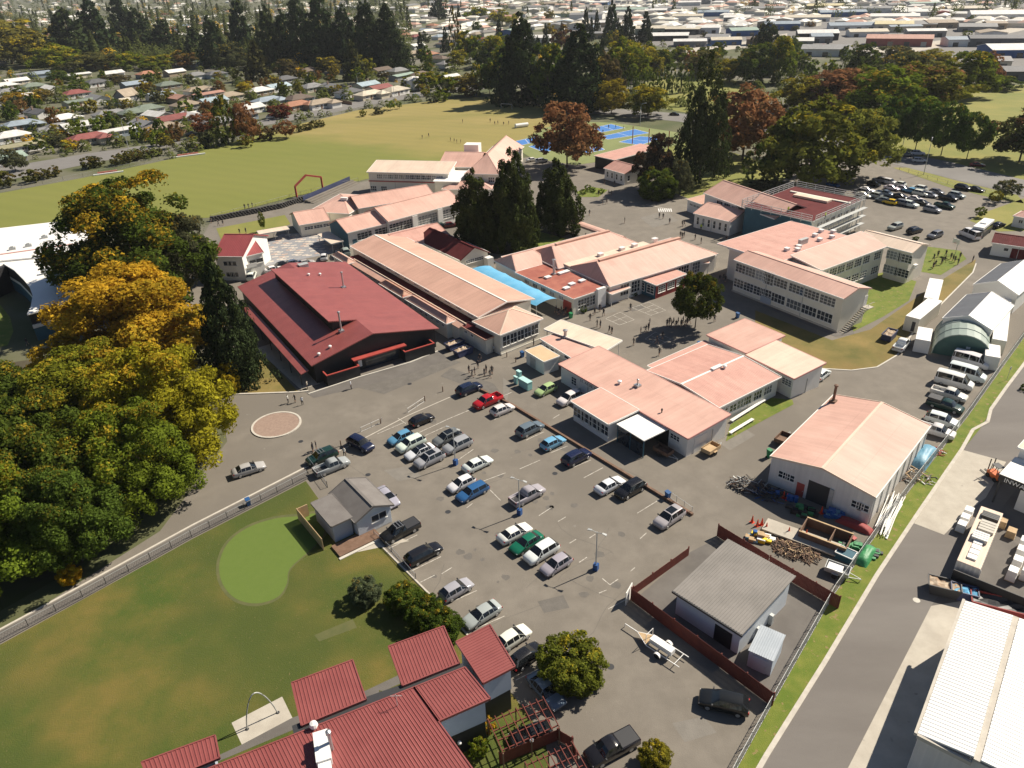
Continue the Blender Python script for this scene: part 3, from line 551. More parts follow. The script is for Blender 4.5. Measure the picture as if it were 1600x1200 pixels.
# --- two-storey classroom block
t = bthing('classroom_block', 'two-storey cream classroom block with pink roof and outside stair around a grass court', (1305, 521)); Z = 7.05
a = Blk(t, (1146.5, 405.4), (1319, 467), (1362, 450.4), Z, .35); a.wall('wall_cream', gable='x', zr=Z + 1.1); o = a.roof('x', Z + 1.1, 'roof_pink')
L = a.L
for z, lo in ((4.55, 0), (1.25, 1)):
    for f in (.045, .145, .245): a.win('F', L * f + .6, z, 2.6, 1.9, 3, 3)
    a.win('F', L * .325 + .6, z - (.9 if lo else .3), 2.6, 2.9 if not lo else 2.9, 3, 4, .01)
    for f in (.455, .60, .735, .87): a.win('F', L * f, z, 3.4, 1.8 if not lo else 1.9, 4, 3 if not lo else 2)
a.box('plinth', .2, L - .2, .2, .34, 0, .35, 'concrete'); a.box('entrance_panel', L * .325 - .7, L * .325 + 1.9, .2, .34, .2, 1.6, 'wall_blue_grey')
st = MB()
for i in range(14): st.box(L - .3, L + .9, 1.0 + i * .42, 1.45 + i * .42, .25 * i, .25 * i + .12)
st.box(L - .3, L + 1.0, 6.9, 8.6, 3.4, 3.55); o = a.part(st, 'outside_stair', 'concrete'); rl = MB()
for dx in (.92,):
    rl.bar((L + dx, 1.0, 1.0), (L + dx, 6.9, 4.5), .05); rl.bar((L + dx, 6.9, 4.5), (L + dx, 8.6, 4.5), .05)
    for i in range(8): rl.bar((L + dx, 1.1 + i * .82, .1 + i * .49), (L + dx, 1.1 + i * .82, 1.05 + i * .49), .04)
a.part(rl, 'handrail', 'galv', parent=o); a.door('R', 7.6, 1, 2.1, 'wall_white', 3.55)
bq = Blk(t, (1284, 422), (1385.5, 385), (1228, 349), Z, .35); bq.wall('wall_cream'); W6 = 7.5
bq.roof('mono', Z + 1.05, 'roof_pink', rect=(0, bq.L + 2, 0, W6)); bq.roof('mono', Z + .2, 'roof_pink_tile', rect=(-4, bq.L - 1, W6 + .1, bq.W), name='flat_roof', ze=Z + .35)
for z in (4.6, 1.3):
    for i, f in enumerate((.04, .17, .29, .42, .55, .68, .86)): bq.win('F', bq.L * f + .8, z, 2.5, 1.7, 3, 3)
for x, y in ((.22, 9.5), (.3, 10.5), (.15, 11), (.62, 10.5), (.70, 13), (.78, 10), (.86, 14), (.93, 12)): bq.unit(bq.L * x, y, Z + .35, .9, .9, .55)
o = bq.unit(bq.L * .42, 11.5, Z + .35, 2.6, .7, 1.1, 'galv', 'air_handler')
c = Blk(t, (1385.5, 385), (1426, 395.3), (1457.5, 383.5), Z, .35); c.wall('wall_cream', gable='x', zr=Z + 1.1); c.roof('x', Z + 1.1, 'roof_cream', rect=(-7, c.L, 0, c.W))
for z in (4.5, 1.3): c.row('F', c.L * .3, c.L * .75, 2, z, 3.0, 1.8, 4, 3)
c.unit(c.L - .1, 3, 3.0, .5, 1, .7, name='heat_pump')
d = Blk(t, (1137, 387), (1163, 396), (1163, 378), Z, .3); d.W = 9; d.L += 3; d.wall('wall_cream'); d.roof('mono', Z + .1, 'roof_pink_tile')
# --- long orange-roofed building
t = bthing('long_classroom_building', 'very long cream building with orange roof, dark red veranda strip and hipped end room', (720, 520))
b = Blk(t, (567, 393.6), (749, 494.5), (804, 477.5), 4.6, 0); zr = 5.9; b.W = (G(804, 477.5, zr) - b.o).dot(b.n); x0 = b.loc(548.7, 384, 4.6)[0]
b.o = b.o + b.u * x0; b.L -= x0
b.wall('wall_cream', rect=(.3, b.L, 0.02, 2 * b.W - .4), z1=4.5); o = b.roof('x', zr, 'roof_orange', rect=(0, b.L + .3, -.4, 2 * b.W + .4), ridge='trim_white')
for i in range(12): b.win('F', 6 + i * (b.L - 9) / 11, 3.65, 2.0, .5, 4, 1)
vy = -2.4; b.box('veranda_roof', 3, b.L - .5, vy, -.05, 3.1, 3.22, 'roof_maroon')
an = MB(); fx = b.loc(536, 401, 3.2)[0]; ay = b.loc(736, 502, 3.1)[1]; ay = min(ay, vy - 2.2)
b.box('annex_wall', 7.6, b.L - 1.5, ay + .9, vy - .02, 0, 3.0, 'wall_cream')
q = MB(); q.slab([(7, ay + .6, 3.0), (b.L - 1.2, ay + .6, 3.0), (b.L - 1.2, vy - .01, 3.5), (7, vy - .01, 3.5)], .12); b.part(q, 'annex_roof', 'roof_orange')
b.box('parapet', 6, b.L - .8, vy - .16, vy, 3.15, 3.62, 'roof_cream')
for (f0, f1, mm) in ((-.01, .14, 'roof_orange'), (.43, .62, 'roof_rust'), (.64, .93, 'roof_orange')):
    e = Blk(t, b.P(b.L * f0, ay - .5), b.P(b.L * f1, ay - .5), b.P(b.L * f0, vy - .3), 3.3, .3, world=True); e.wall('wall_cream'); e.roof('hx', 4.2, mm)
    e.row('F', 1.6, e.L - 1.6, max(2, int(e.L / 2.2)), 2.1, .9, .55, 2, 1)
for i in range(7): b.win('F', b.L * (.17 + .035 * i), 2.2, .8, .5, 2, 1, out=-(ay + .9))
e = Blk(t, (738, 502), (780.8, 523.5), (853, 499.4), 4.4, .4); e.wall('wall_cream'); e.roof('hy', 6.3, 'roof_orange', h0=5.5, ridge='roof_cream')
e.rowpx('R', (793, 521), (845, 515), 5, 2, 2, .5) if 0 else e.row('R', 1.8, e.W - 1.8, 5, 1.5, 1.9, 2.1, 2, 2); e.box('plinth', e.L - .35, e.L - .2, .4, e.W - .4, 0, .35, 'concrete_pale')
f = Blk(t, (719, 508), (758.4, 530.6), (771, 525), 3.2, .2); f.wall('wall_cream'); f.roof('mono', 3.3, 'roof_maroon', gut='roof_orange'); f.row('F', 1.5, 3.6, 2, 2.0, .9, .6, 2, 1)
# --- black-walled hall
t = bthing('school_hall', 'black-walled hall with big dark red roof and raised upper slope', (486, 600))
b = Blk(t, (486.4, 571.7), (686, 513), (506.6, 416.6), 3.9, .5); d_ = b.loc(446, 419.8, 6.4); b.W = b.loc(372.8, 447.4, 3.9)[1]
xr, zr = b.loc(585, 522.8, 6.6)[0], 6.6
q = MB(); q.prism([(.6, .6), (b.L - .6, .6), (b.L - .6, b.W - .6), (.6, b.W - .6)], 0, 3.75); q.add([(.6, .6, 3.75), (b.L - .6, .6, 3.75), (xr, .6, zr - .2)], [(0, 1, 2)]); b.part(q, 'wall', 'wall_black')
q = MB(); q.slab([(0, 0, 3.9), (xr, 0, zr), (xr, b.W, zr), (0, b.W, 3.9)], .18); o = b.part(q, 'roof_left', 'roof_red')
q = MB(); q.slab([(xr, 0, zr), (b.L, 0, 3.9), (b.L, b.W, 3.9), (xr, b.W, zr)], .18); o2 = b.part(q, 'roof_right', 'roof_red')
sl = (zr - 3.9) / (b.L - xr); ov = 5.2; y0, y1 = b.W * .16, b.W * .90
q = MB(); q.slab([(xr - ov, y0, zr + sl * ov + .05), (xr, y0, zr + .05), (xr, y1, zr + .05), (xr - ov, y1, zr + sl * ov + .05)], .22); b.part(q, 'raised_roof', 'roof_red')
q = MB(); q.add([(xr - ov + .6, y0 + .4, 4), (xr, y0 + .4, 4), (xr, y0 + .4, zr), (xr - ov + .6, y0 + .4, zr + sl * (ov - .6) - .2)], [(0, 1, 2, 3)]); q.add([(xr - ov + .6, y0 + .4, 4), (xr - ov + .6, y1 - .4, 4), (xr - ov + .6, y1 - .4, zr + sl * (ov - .6) - .2), (xr - ov + .6, y0 + .4, zr + sl * (ov - .6) - .2)], [(3, 2, 1, 0)]); b.part(q, 'clerestory_wall', 'wall_black')
for fx, fy, h in ((xr - 3.6, b.W * .13, 3.6), (xr + 5, b.W * .58, 3.2)): b.flue(fx, fy, zr - abs(fx - xr) * sl, h, .17)
for x, y in ((2.2, 2), (4.5, 2.5), (xr - 3.2, b.W * .19), (xr + 1, b.W * .78), (xr + 3.4, b.W * .78)): b.vent(x, y, 3.9 + (zr - 3.9) * (x / xr if x < xr else (b.L - x) / (b.L - xr)), .3, .5)
b.unit(xr + 2.2, b.W - 3, zr - .6, 2, 1.4, .7, 'galv')
q = MB(); q.slab([(-1.9, .3, 2.75), (-.5, .3, 3.1), (-.5, b.W * .8, 3.1), (-1.9, b.W * .8, 2.75)], .14); b.part(q, 'veranda_roof', 'roof_red')
for i in range(7): b.box('veranda_post', -1.8, -1.68, 1.4 + i * b.W * .125, 1.52 + i * b.W * .125, 0, 2.62, 'dark_metal')
mid = b.L * .52; b.box('entrance_recess', mid - 5, mid + 4.2, .52, .57, .1, 3.0, 'wall_black'); b.box('entrance_beam', mid - 5.6, mid + 4.6, -.9, .5, 2.75, 2.95, 'trim_red'); b.box('entrance_glass', mid - 3, mid + 3.5, .45, .5, .1, 2.3, 'glass'); b.box('notice_board', mid - 4.4, mid - 3.7, .42, .48, .8, 2.2, 'white_paint')
for x0 in (1.8, b.L - 8.0):
    q = MB(); q.box(x0, x0 + 6, -1.6, -1.45, 0, 2.0); q.box(x0, x0 + .15, -1.45, .55, 0, 2.0); q.box(x0 + 5.85, x0 + 6, -1.45, .55, 0, 2.0); o = b.part(q, 'bin_enclosure', 'wall_black')
    q = MB(); q.box(x0 - .05, x0 + 6.05, -1.68, -1.4, 2.0, 2.15); q.box(x0 - .05, x0 + .2, -1.4, .55, 2.0, 2.15); q.box(x0 + 5.8, x0 + 6.05, -1.4, .55, 2.0, 2.15); b.part(q, 'cap_rail', 'trim_red', parent=o)
# --- red L-shaped building
t = bthing('red_roofed_classroom', 'white L-shaped classroom with dark red gable roof between long building and cypress trees', (723, 423))
b = Blk(t, (650, 374.5), (719, 407), (764, 393.6), 3.4, .35); b.wall('wall_cream', gable='x', zr=5.6); b.roof('x', 5.6, 'roof_maroon'); b.row('R', b.W * .35, b.W * .65, 2, 2.0, 2.4, .9, 4, 2)
b.rowpx('F', (660, 384), (675, 389), 1, 5, 1); q = Blk(t, b.P(-9, -6), b.P(4, -6), b.P(-9, 8), 3.4, .35, world=True); q.wall('wall_cream', gable='y', zr=5.4); q.roof('y', 5.4, 'roof_pink_tile', rect=(0, q.L, 0, q.W)); b.box('porch', b.L - .2, b.L + 1.5, b.W * .8, b.W, 0, 2.6, 'wall_white')
# --- rear classrooms
t = bthing('rear_classroom_range', 'long white classroom range with pale pink roofs and teal gable end at the plaza', (544, 384))
A = Blk(t, (542, 364), (606, 348.5), (516, 348.5), 4.4, .35); A.wall('wall_white', gable='x', zr=6.6); A.roof('x', 6.6, 'roof_pink'); A.row('F', A.L * .42, A.L * .85, 2, 1.6, 4.2, 1.9, 4, 3); A.door('F', 2, 1.2, 2.2, 'wall_teal')
q = MB(); W = A.W; q.add([(.3, .35, 0), (.3, W - .35, 0), (.3, W - .35, 4.3), (.3, W / 2, 6.4), (.3, .35, 4.3)], [(0, 4, 3, 2, 1)]); A.part(q, 'teal_gable', 'wall_teal')
B = Blk(t, (606, 346), (722, 315.5), (580, 333), 5.2, .35); B.W = A.W + 1; B.wall('wall_white', gable='x', zr=7.6); B.roof('x', 7.6, 'roof_pink')
for f in (.10, .24, .44, .58, .77, .91): B.win('F', B.L * f, 1.7, 4.0, 2.5, 4, 4)
for f in (.34, .68): B.box('pilaster', B.L * f - .8, B.L * f + .8, -.3, .36, 0, 4.9, 'wall_white')
C = Blk(t, (467, 352), (516, 344), (450, 335), 3.4, .35); C.wall('wall_cream', gable='x', zr=5.4); C.roof('x', 5.4, 'roof_pink'); C.row('F', C.L * .3, C.L * .9, 3, 1.7, 2.4, .9, 3, 2)
D = Blk(t, (482, 330), (545, 334), (520, 302), 3.6, .3); D.wall('wall_cream'); D.roof('hx', 5.6, 'roof_pink'); D.unit(D.L * .6, D.W * .4, 5, 2, .8, .8)
E_ = Blk(t, (560, 326), (680, 306), (600, 300), 4.2, .3); E_.wall('wall_cream'); E_.roof('x', 6.2, 'roof_pink')
t = bthing('plaza_shelter', 'open shelter with pale flat roof in front of the teal gable', (530, 385), 'shelter'); b = Blk(t, (496, 366), (518, 381), (532, 374), 2.6, .1); b.roof('mono', 2.7, 'roof_cream', gut='galv')
for x, y in ((.2, .2), (b.L - .2, .2), (.2, b.W - .2), (b.L - .2, b.W - .2)): b.box('post', x - .06, x + .06, y - .06, y + .06, 0, 2.46, 'galv')
t = bthing('side_shelter', 'low pale open shelter roof beside the left rear classroom', (440, 370), 'shelter'); b = Blk(t, (405, 366), (452, 358), (402, 360), 2.4, .1); b.W = 3; b.roof('mono', 2.5, 'roof_cream', gut='galv')
for x in (.3, b.L / 2, b.L - .3): b.box('post', x - .05, x + .05, .2, .3, 0, 2.3, 'galv'); b.box('post', x - .05, x + .05, 2.6, 2.7, 0, 2.3, 'galv')
# --- field pavilion block, two storeys
t = bthing('field_block', 'two-storey school block with cream roof and tall pink hipped hall next to the sports field', (580, 300)); Z = 7
b = Blk(t, (573, 268.5), (701, 271.5), (584, 251), Z, .35); b.W = 9; b.wall('wall_cream'); b.roof('mono', Z + 1.6, 'roof_cream'); b.row('F', 4, b.L - 3, 12, 4.9, 2.0, 1.4, 3, 2)
b.box('dark_band', .2, b.L, .1, .3, 4.0, 4.3, 'trim_red'); lo = Blk(t, (594, 283), (700, 285), (590, 276), 3.8, .3); lo.W = 6; lo.wall('wall_cream'); lo.roof('mono', 4.2, 'roof_cream'); lo.row('F', 2, 6, 2, 1.8, 2.6, 1, 4, 1); lo.row('F', lo.L * .66, lo.L * .9, 3, 1.5, 2.4, 1.5, 2, 2); b.row('F', 1.5, 5, 2, 1.0, 2.0, 1.6, 3, 2)
h = Blk(t, (726, 271.3), (780.8, 272.4), (809, 228.5), Z, .4); h.W = max(h.W, 22); h.wall('wall_cream'); h.roof('hy', 11.2, 'roof_pink', h0=8, h1=3); h.row('F', h.L * .25, h.L * .75, 2, 4.4, 2, 1.6, 3, 2)
k = Blk(t, h.P(-11, 8), h.P(2, 8), h.P(-11, 27), Z, .3, world=True); k.wall('wall_cream'); k.roof('x', 9.6, 'roof_pink'); k.box('tank_room', 4, 9, k.W - 1, k.W + 3, 0, 10, 'wall_white')
m_ = Blk(t, h.P(-9, -3.5), h.P(-1, -3.5), h.P(-9, 7), 5.4, .3, world=True); m_.wall('wall_cream'); m_.roof('mono', 6.2, 'roof_white_smooth'); lw = Blk(t, (690, 296), (770, 296), (700, 284), 3.8, .3); lw.W = 8; lw.wall('wall_cream'); lw.roof('hx', 5.2, 'roof_pink')
# --- central building with twin ridges
t = bthing('central_classroom_building', 'white central building with twin pale pink hipped roofs and flat brick-red annex', (898, 488)); Z = 4.1
b = Blk(t, (952.9, 448), (1122, 396.5), (912.5, 429), Z, .4); W1 = b.W = 14.5; b.wall('wall_white'); b.roof('hx', 6.9, 'roof_pink', h0=2.5, h1=6)
for f in (.14, .235, .385, .52, .615, .69, .80): b.win('F', b.L * f, 1.0, 2.4, 2.5, 3, 3)
b.box('bay', b.L - .4, b.L + .8, 1, 5, .4, 3.2, 'wall_white'); b.row('R', 2.2, 4.4, 2, 1.1, 2, 1.9, 3, 3)
b.box('ridge_ventilator', 3, b.L - 5, W1 / 2 - .4, W1 / 2 + .4, 6.7, 7.15, 'roof_orange')
c = Blk(t, b.P(-2, W1 + .3), b.P(b.L - 9, W1 + .3), b.P(-2, W1 + 13), Z, .3, world=True); c.wall('wall_white'); c.roof('hx', 6.9, 'roof_pink', h0=3, h1=5); c.box('ridge_ventilator', 4, c.L - 5, c.W / 2 - .4, c.W / 2 + .4, 6.7, 7.15, 'roof_orange')
q = MB(); q.box(0, b.L - 8, W1 - 1.1, W1 + 1.3, Z - .3, Z + .42); b.part(q, 'valley_roof', 'roof_cream')
for f in (.3, .5, .62, .82): b.unit(b.L * f, W1 - .1, Z + .42, 1.2, 1, .6)
fl = Blk(t, (895.9, 467), (949.3, 449), (809, 424), 3.7, .15); fl.W = fl.loc(809, 424, 3.7)[1]; fl.wall('wall_cream'); fl.roof('mono', 3.72, 'roof_red_flat'); fl.row('F', 2.5, fl.L * .52, 2, .9, 2.4, 2.1, 3, 3)
for x, y in ((.25, .25), (.5, .3), (.8, .3), (.35, .62), (.75, .62), (.9, .62)): fl.unit(fl.L * x, fl.W * y, 3.72, 1.3, 1.0, .3, name='skylight')
fl.flue(fl.L * .6, fl.W * .66, 3.72, 3.2, .28); fl.box('white_tower', fl.L * .66, fl.L * .9, -.6, .14, 0, 4.2, 'white_paint'); fl.row('L', 4, fl.W - 4, 5, 2.2, 1.6, .9, 3, 1); fl.door('L', 2, 2.6, 2.6, 'trim_red')
g = Blk(t, (806.8, 424.3), (862, 409), (783, 412.4), 3.7, .3); g.W = 9; g.wall('wall_white'); g.roof('hx', 5.9, 'roof_pink', h0=2, h1=2)
r = Blk(t, (1025.3, 445.7), (1072.8, 427.9), (1002.7, 433.8), 3.2, .15); r.wall('wall_red'); r.roof('mono', 3.4, 'roof_pink_tile'); r.row('F', 2.0, r.L - 1.8, 3, 1.1, 2.2, 1.5, 3, 3); r.row('L', 1.6, 4.2, 2, .9, 2.0, 1.8, 2, 3); q = MB(); q.add([(.14, .16, 0), (.14, r.W - .16, 0), (.14, r.W - .16, 3.1), (.14, .16, 3.1)], [(0, 3, 2, 1)]); r.part(q, 'teal_wall', 'wall_teal')
for p0, p1, p2 in (((956, 460), (985, 449), (951, 451)), ((1083, 412), (1109, 411), (1090, 405))):
    e = Blk(t, p0, p1, p2, 2.8, .1); e.W = 3; e.roof('mono', 3.1, 'roof_pink', name='porch_roof'); [e.box('porch_post', x - .05, x + .05, .2, .3, 0, 2.65, 'wall_white') for x in (.2, e.L - .2)]
wk = Blk(t, b.P(-6, W1 + 14.5), b.P(24, W1 + 14.5), b.P(-6, W1 + 17), 2.9, .1, world=True); wk.roof('mono', 3.0, 'roof_pink', name='covered_way'); [wk.box('covered_way_post', x, x + .12, .1, .22, 0, 2.75, 'wall_white') for x in (1, 8, 15, 22, 29)]
t = bthing('covered_walkway', 'straight covered walkway with rounded pink roof beside the dark trees', (920, 370), 'walkway'); p, q_ = G(886, 348, 2.6), G(965, 376, 2.6); b = Blk(t, p, q_, p + Vector((0, 3, 0)), 2.6, .1, world=True); b.W = 3; mb = MB()
for k in range(6): a0, a1 = math.pi * k / 6, math.pi * (k + 1) / 6; mb.slab([(0, 1.5 - 1.5 * math.cos(a0), 2.6 + .7 * math.sin(a0)), (b.L, 1.5 - 1.5 * math.cos(a0), 2.6 + .7 * math.sin(a0)), (b.L, 1.5 - 1.5 * math.cos(a1), 2.6 + .7 * math.sin(a1)), (0, 1.5 - 1.5 * math.cos(a1), 2.6 + .7 * math.sin(a1))], .08)
b.part(mb, 'roof', 'roof_pink'); [b.box('post', x, x + .12, y, y + .12, 0, 2.55, 'wall_white') for x in (.3, b.L / 2, b.L - .4) for y in (.1, 2.8)]
# --- blue shade canopy
t = bthing('shade_canopy', 'long sky-blue fabric shade canopy between the two classroom buildings', (800, 470), 'canopy'); A_, B_, C_, D_ = G(733, 423, 3), G(838, 478.6, 3), G(870, 467, 3), G(766, 416, 3); mb = MB(); n1, n2 = 24, 6; vs = []
for i in range(n1 + 1):
    for j in range(n2 + 1):
        u, v = i / n1, j / n2; p = A_.lerp(B_, u).lerp(D_.lerp(C_, u), v) - t.location; sag = -.35 * abs(math.sin(u * math.pi * 4)) ** .6 * (.3 + .7 * abs(2 * v - 1)); vs.append((p.x, p.y, 3.1 + .4 * math.sin(v * math.pi) ** .8 + sag * .6))
mb.add(vs, [(i * (n2 + 1) + j, (i + 1) * (n2 + 1) + j, (i + 1) * (n2 + 1) + j + 1, i * (n2 + 1) + j + 1) for i in range(n1) for j in range(n2)]); mb.build('fabric', 'canopy_blue', t, smooth=True)
for i in range(5):
    for e0, e1 in ((A_, B_), (D_, C_)):
        p = e0.lerp(e1, i / 4) - t.location; q = MB(); q.tube([(p.x, p.y, 0), (p.x, p.y, 3.15)], .06, 6); q.build('post', 'galv', t)
# --- gym with maroon roof, being re-roofed
t = bthing('gymnasium', 'tall teal-walled gymnasium with maroon roof and scaffold rails around its edge', (1156, 367)); Z = 7.5
b = Blk(t, (1162, 321.8), (1270, 346), (1366, 316.5), Z, .3); b.wall('wall_teal'); b.roof('mono', Z + .3, 'roof_maroon', gut='galv'); q = MB(); q.add([(b.L - .28, .3, 0), (b.L - .28, b.W - .3, 0), (b.L - .28, b.W - .3, 7.3), (b.L - .28, .3, 7.3)], [(0, 1, 2, 3)]); b.part(q, 'end_wall', 'wall_cream'); b.row('R', 4, b.W - 4, 6, 4.4, 2.2, 2.0, 3, 2)
q = MB()
for (xa, ya, xb, yb) in ((0, -.6, b.L, -.6), (b.L + .6, 0, b.L + .6, b.W), (0, b.W + .6, b.L, b.W + .6), (-.6, 0, -.6, b.W)):
    n = int(math.hypot(xb - xa, yb - ya) / 2.4); 
    for z in (Z + .5, Z + 1.0, Z + 1.5): q.bar((xa, ya, z), (xb, yb, z), .11)
    for i in range(n + 1): x, y = xa + (xb - xa) * i / n, ya + (yb - ya) * i / n; q.bar((x, y, 0 if xa > 1 or ya > 1 else Z - .4), (x, y, Z + 1.6), .1)
for z in (2, 4, 6): q.bar((b.L + .6, 0, z), (b.L + .6, b.W, z), .06); q.bar((b.L + 1.6, 0, z), (b.L + 1.6, b.W, z), .06); q.box(b.L + .5, b.L + 1.6, 0, b.W, z - .05, z)
b.part(q, 'scaffold', 'galv'); b.box('roof_sheets', b.L * .25, b.L * .75, b.W * .62, b.W * .72, Z + .25, Z + .75, 'roof_cream'); b.box('roof_trim', b.L * .1, b.L * .98, b.W * .75, b.W * .78, Z + .25, Z + .5, 'wall_cream')
# --- pink buildings left of the gym
t = bthing('gym_wing', 'white building with two pink gable roofs left of the teal gymnasium', (1144, 367))
b = Blk(t, (1142, 346.5), (1162, 341), (1083, 332.5), 3.6, .3); b = Blk(t, (1083, 333), (1142, 347), (1164, 326), 3.8, .3); b.wall('wall_white', gable='x', zr=5.4); b.roof('x', 5.4, 'roof_pink'); b.row('F', 1.5, b.L - 1.5, 6, 1.0, .8, 2.0, 1, 2)
c = Blk(t, (1099, 301.5), (1150, 320), (1224, 303), 6.4, .35); c.W = 13; c.wall('wall_white', gable='x', zr=9); c.roof('x', 9, 'roof_pink', rect=(0, c.L + 14, 0, c.W)); c.row('F', c.L * .5, c.L * .95, 3, 3.9, 2.4, 1.9, 3, 2); d = Blk(t, (1073, 311), (1098, 320), (1100, 303), 3.4, .2); d.wall('wall_white'); d.roof('mono', 3.8, 'roof_orange'); d.row('F', 2, d.L - 2, 3, 1.9, 1.6, .7, 3, 1)
# --- small pavilion near the courts
t = bthing('tree_pavilion', 'white pavilion with dusky pink hipped roof beside the courts and bushy trees', (975, 283)); b = Blk(t, (943, 262.5), (976, 272), (1004, 262), 3.6, .3); b.wall('wall_white'); b.roof('x', 5.4, 'roof_pink_tile'); b.row('F', 1.8, b.L - 1.8, 4, 1.0, .9, 1.8, 1, 2); b.row('R', 2, 6, 2, 1, 1, 1.8, 1, 2); c = Blk(t, (928, 243), (960, 250), (1005, 227), 4.2, .3); c.wall('wall_black'); c.roof('mono', 4.6, 'roof_pink_tile')
# --- two-storey red house
t = bthing('red_roofed_house', 'two-storey white building with bright red gable roofs beside the big autumn trees', (345, 440))
b = Blk(t, (332, 400.5), (379, 401), (320, 354), 6.0, .4); b.W = 15; b.wall('wall_white', gable='x', zr=8.8); b.roof('x', 8.8, 'roof_bright_red'); b.row('F', 3, b.L - 3, 2, 3.6, 2.0, 1.1, 2, 1); b.row('F', 3, b.L - 3, 2, .9, 1.8, 1.2, 2, 1); b.row('L', 4, 10, 2, 3.4, 1.6, 1.1, 2, 1)
c = Blk(t, (378, 402), (412, 394), (371, 384), 5.2, .3); c.W = 11; c.wall('wall_white', gable='x', zr=7.3); c.roof('x', 7.3, 'roof_bright_red'); c.row('F', c.L * .6, c.L * .6, 1, 2.9, 3.4, 1.1, 2, 1); c.box('balcony', .2, 2.6, -1.3, .3, 2.6, 2.8, 'wall_white'); c.box('balcony_rail', .2, 2.6, -1.35, -1.28, 2.8, 3.7, 'wall_white')
# --- curved white building
t = bthing('curved_building', 'white-roofed building with sweeping curved end and dark teal walls at left edge', (55, 540)); Z = 6.2
out = [(-60, 420), (0, 406.5), (60, 401), (107, 399), (122, 412), (131, 428), (133, 445), (128, 460), (107, 472), (75, 482), (42, 491), (48, 478), (51, 462), (46, 448), (37, 437), (22, 422), (5, 412), (-60, 440)]
P = [G(x, y, Z) - t.location for x, y in out][::-1]; q = MB(); q.prism([(p.x, p.y) for p in P], Z - .25, Z); q.build('roof', 'roof_white_smooth', t)
cx, cy = sum(p.x for p in P) / len(P), sum(p.y for p in P) / len(P); q = MB(); q.prism([(cx + (p.x - cx) * .93, cy + (p.y - cy) * .93) for p in P], 0, Z - .26); q.build('wall', 'wall_black', t)
q = MB(); q.prism([(cx + (p.x - cx) * .95, cy + (p.y - cy) * .95) for p in P], 2.7, 3.4); q.build('balcony_band', 'wall_white', t); q = MB(); q.prism([(cx + (p.x - cx) * .945, cy + (p.y - cy) * .945) for p in P], 0, 2.6); q.build('teal_base', 'wall_teal', t)
P2 = [G(x, y, 6.5) - t.location for x, y in [(-170, 385), (0, 357), (122, 343), (142, 372), (150, 393), (107, 401), (50, 403), (0, 408), (-170, 440)]][::-1]; q = MB(); q.prism([(p.x, p.y) for p in P2], 6.3, 6.6); q.build('long_roof', 'roof_white_smooth', t); c2 = sum(P2, Vector()) / len(P2); q = MB(); q.prism([(c2.x + (p.x - c2.x) * .96, c2.y + (p.y - c2.y) * .94) for p in P2], 0, 6.28); q.build('long_wall', 'wall_black', t)
for x0, y0, x1, y1 in ((-100, 412, 140, 378),): A, B = G(x0, y0, 6.62) - t.location, G(x1, y1, 6.62) - t.location; q = MB(); q.bar(A, B, .5, .25); q.build('roof_step', 'trim_pink', t)
for x, y in ((70, 372), (45, 385), (20, 390), (62, 392), (95, 396), (70, 425), (92, 430), (72, 410)): p = G(x, y, 6.6) - t.location; q = MB(); q.box(-.7, .7, -.5, .5, -.3, .55); q.box(-.3, .3, -.3, .3, .552, .8); q.build('roof_unit', 'galv', t, p, SC.unit_settings.scale_length * .5)
# dark stone bank along the field path
P = [G(x, y) for x, y in [(332, 346), (400, 333), (440, 325), (478, 312)]]; q = MB(); r_ = random.Random(2)
for a_, b_ in zip(P, P[1:]):
    n = int((b_ - a_).length / .9)
    for i in range(n):
        for k in range(3): p = a_.lerp(b_, (i + .5 * (k % 2)) / n) - P[0]; s_ = r_.uniform(.38, .6); q.box(p.x - s_, p.x + s_, p.y - .5 + k * .25, p.y + .5 + k * .25, .45 * k, .45 * k + r_.uniform(.4, .52))
mat('dark_stone', (.045, .042, .038), (.085, .08, .072), 1.5, .95); tag(q.build('stone_bank', 'dark_stone', None, P[0]), 'dark stone retaining bank below the sports field fence', 'stone wall')
# --- cottage by the car park
t = bthing('grey_cottage', 'small pale weatherboard cottage with dark grey roof at the car park edge', (568, 840))
b = Blk(t, (555, 817), (615, 789), (509.5, 771), 2.8, .35); b.W = b.loc(509.5, 771, 3)[1]; xr = b.L * .5; b.wall('wall_board', gable='y', zr=4.0); b.roof('y', 4.0, 'roof_slate', gut='roof_slate'); b.win('F', b.L * .62, 1.3, 2.2, 1.1, 2, 1)
q = MB(); [q.box(.37, b.L - .37, .325, .349, .12 + i * .22, .30 + i * .22) for i in range(12)]; b.part(q, 'weatherboards', 'wall_board')
e = Blk(t, b.P(-2.6, 1.2), b.P(.3, 1.2), b.P(-2.6, 7), 2.9, .2, world=True); e.wall('wall_blue_grey'); e.roof('mono', 2.95, 'roof_slate', gut='roof_slate'); b.box('deck', -3.2, 2.5, -1.5, .9, .05, .3, 'timber_dark'); b.box('step', -3.4, 2.6, -1.9, -1.52, .04, .16, 'concrete_pale')
q = MB(); [q.box(-4.2 + .02, -4.1, 1 + i * .2, 1.17 + i * .2, .1, 1.9) for i in range(38)]; q.box(-4.1, -2.7, 8.4, 8.5, .1, 1.9); b.part(q, 'timber_screen', 'timber')
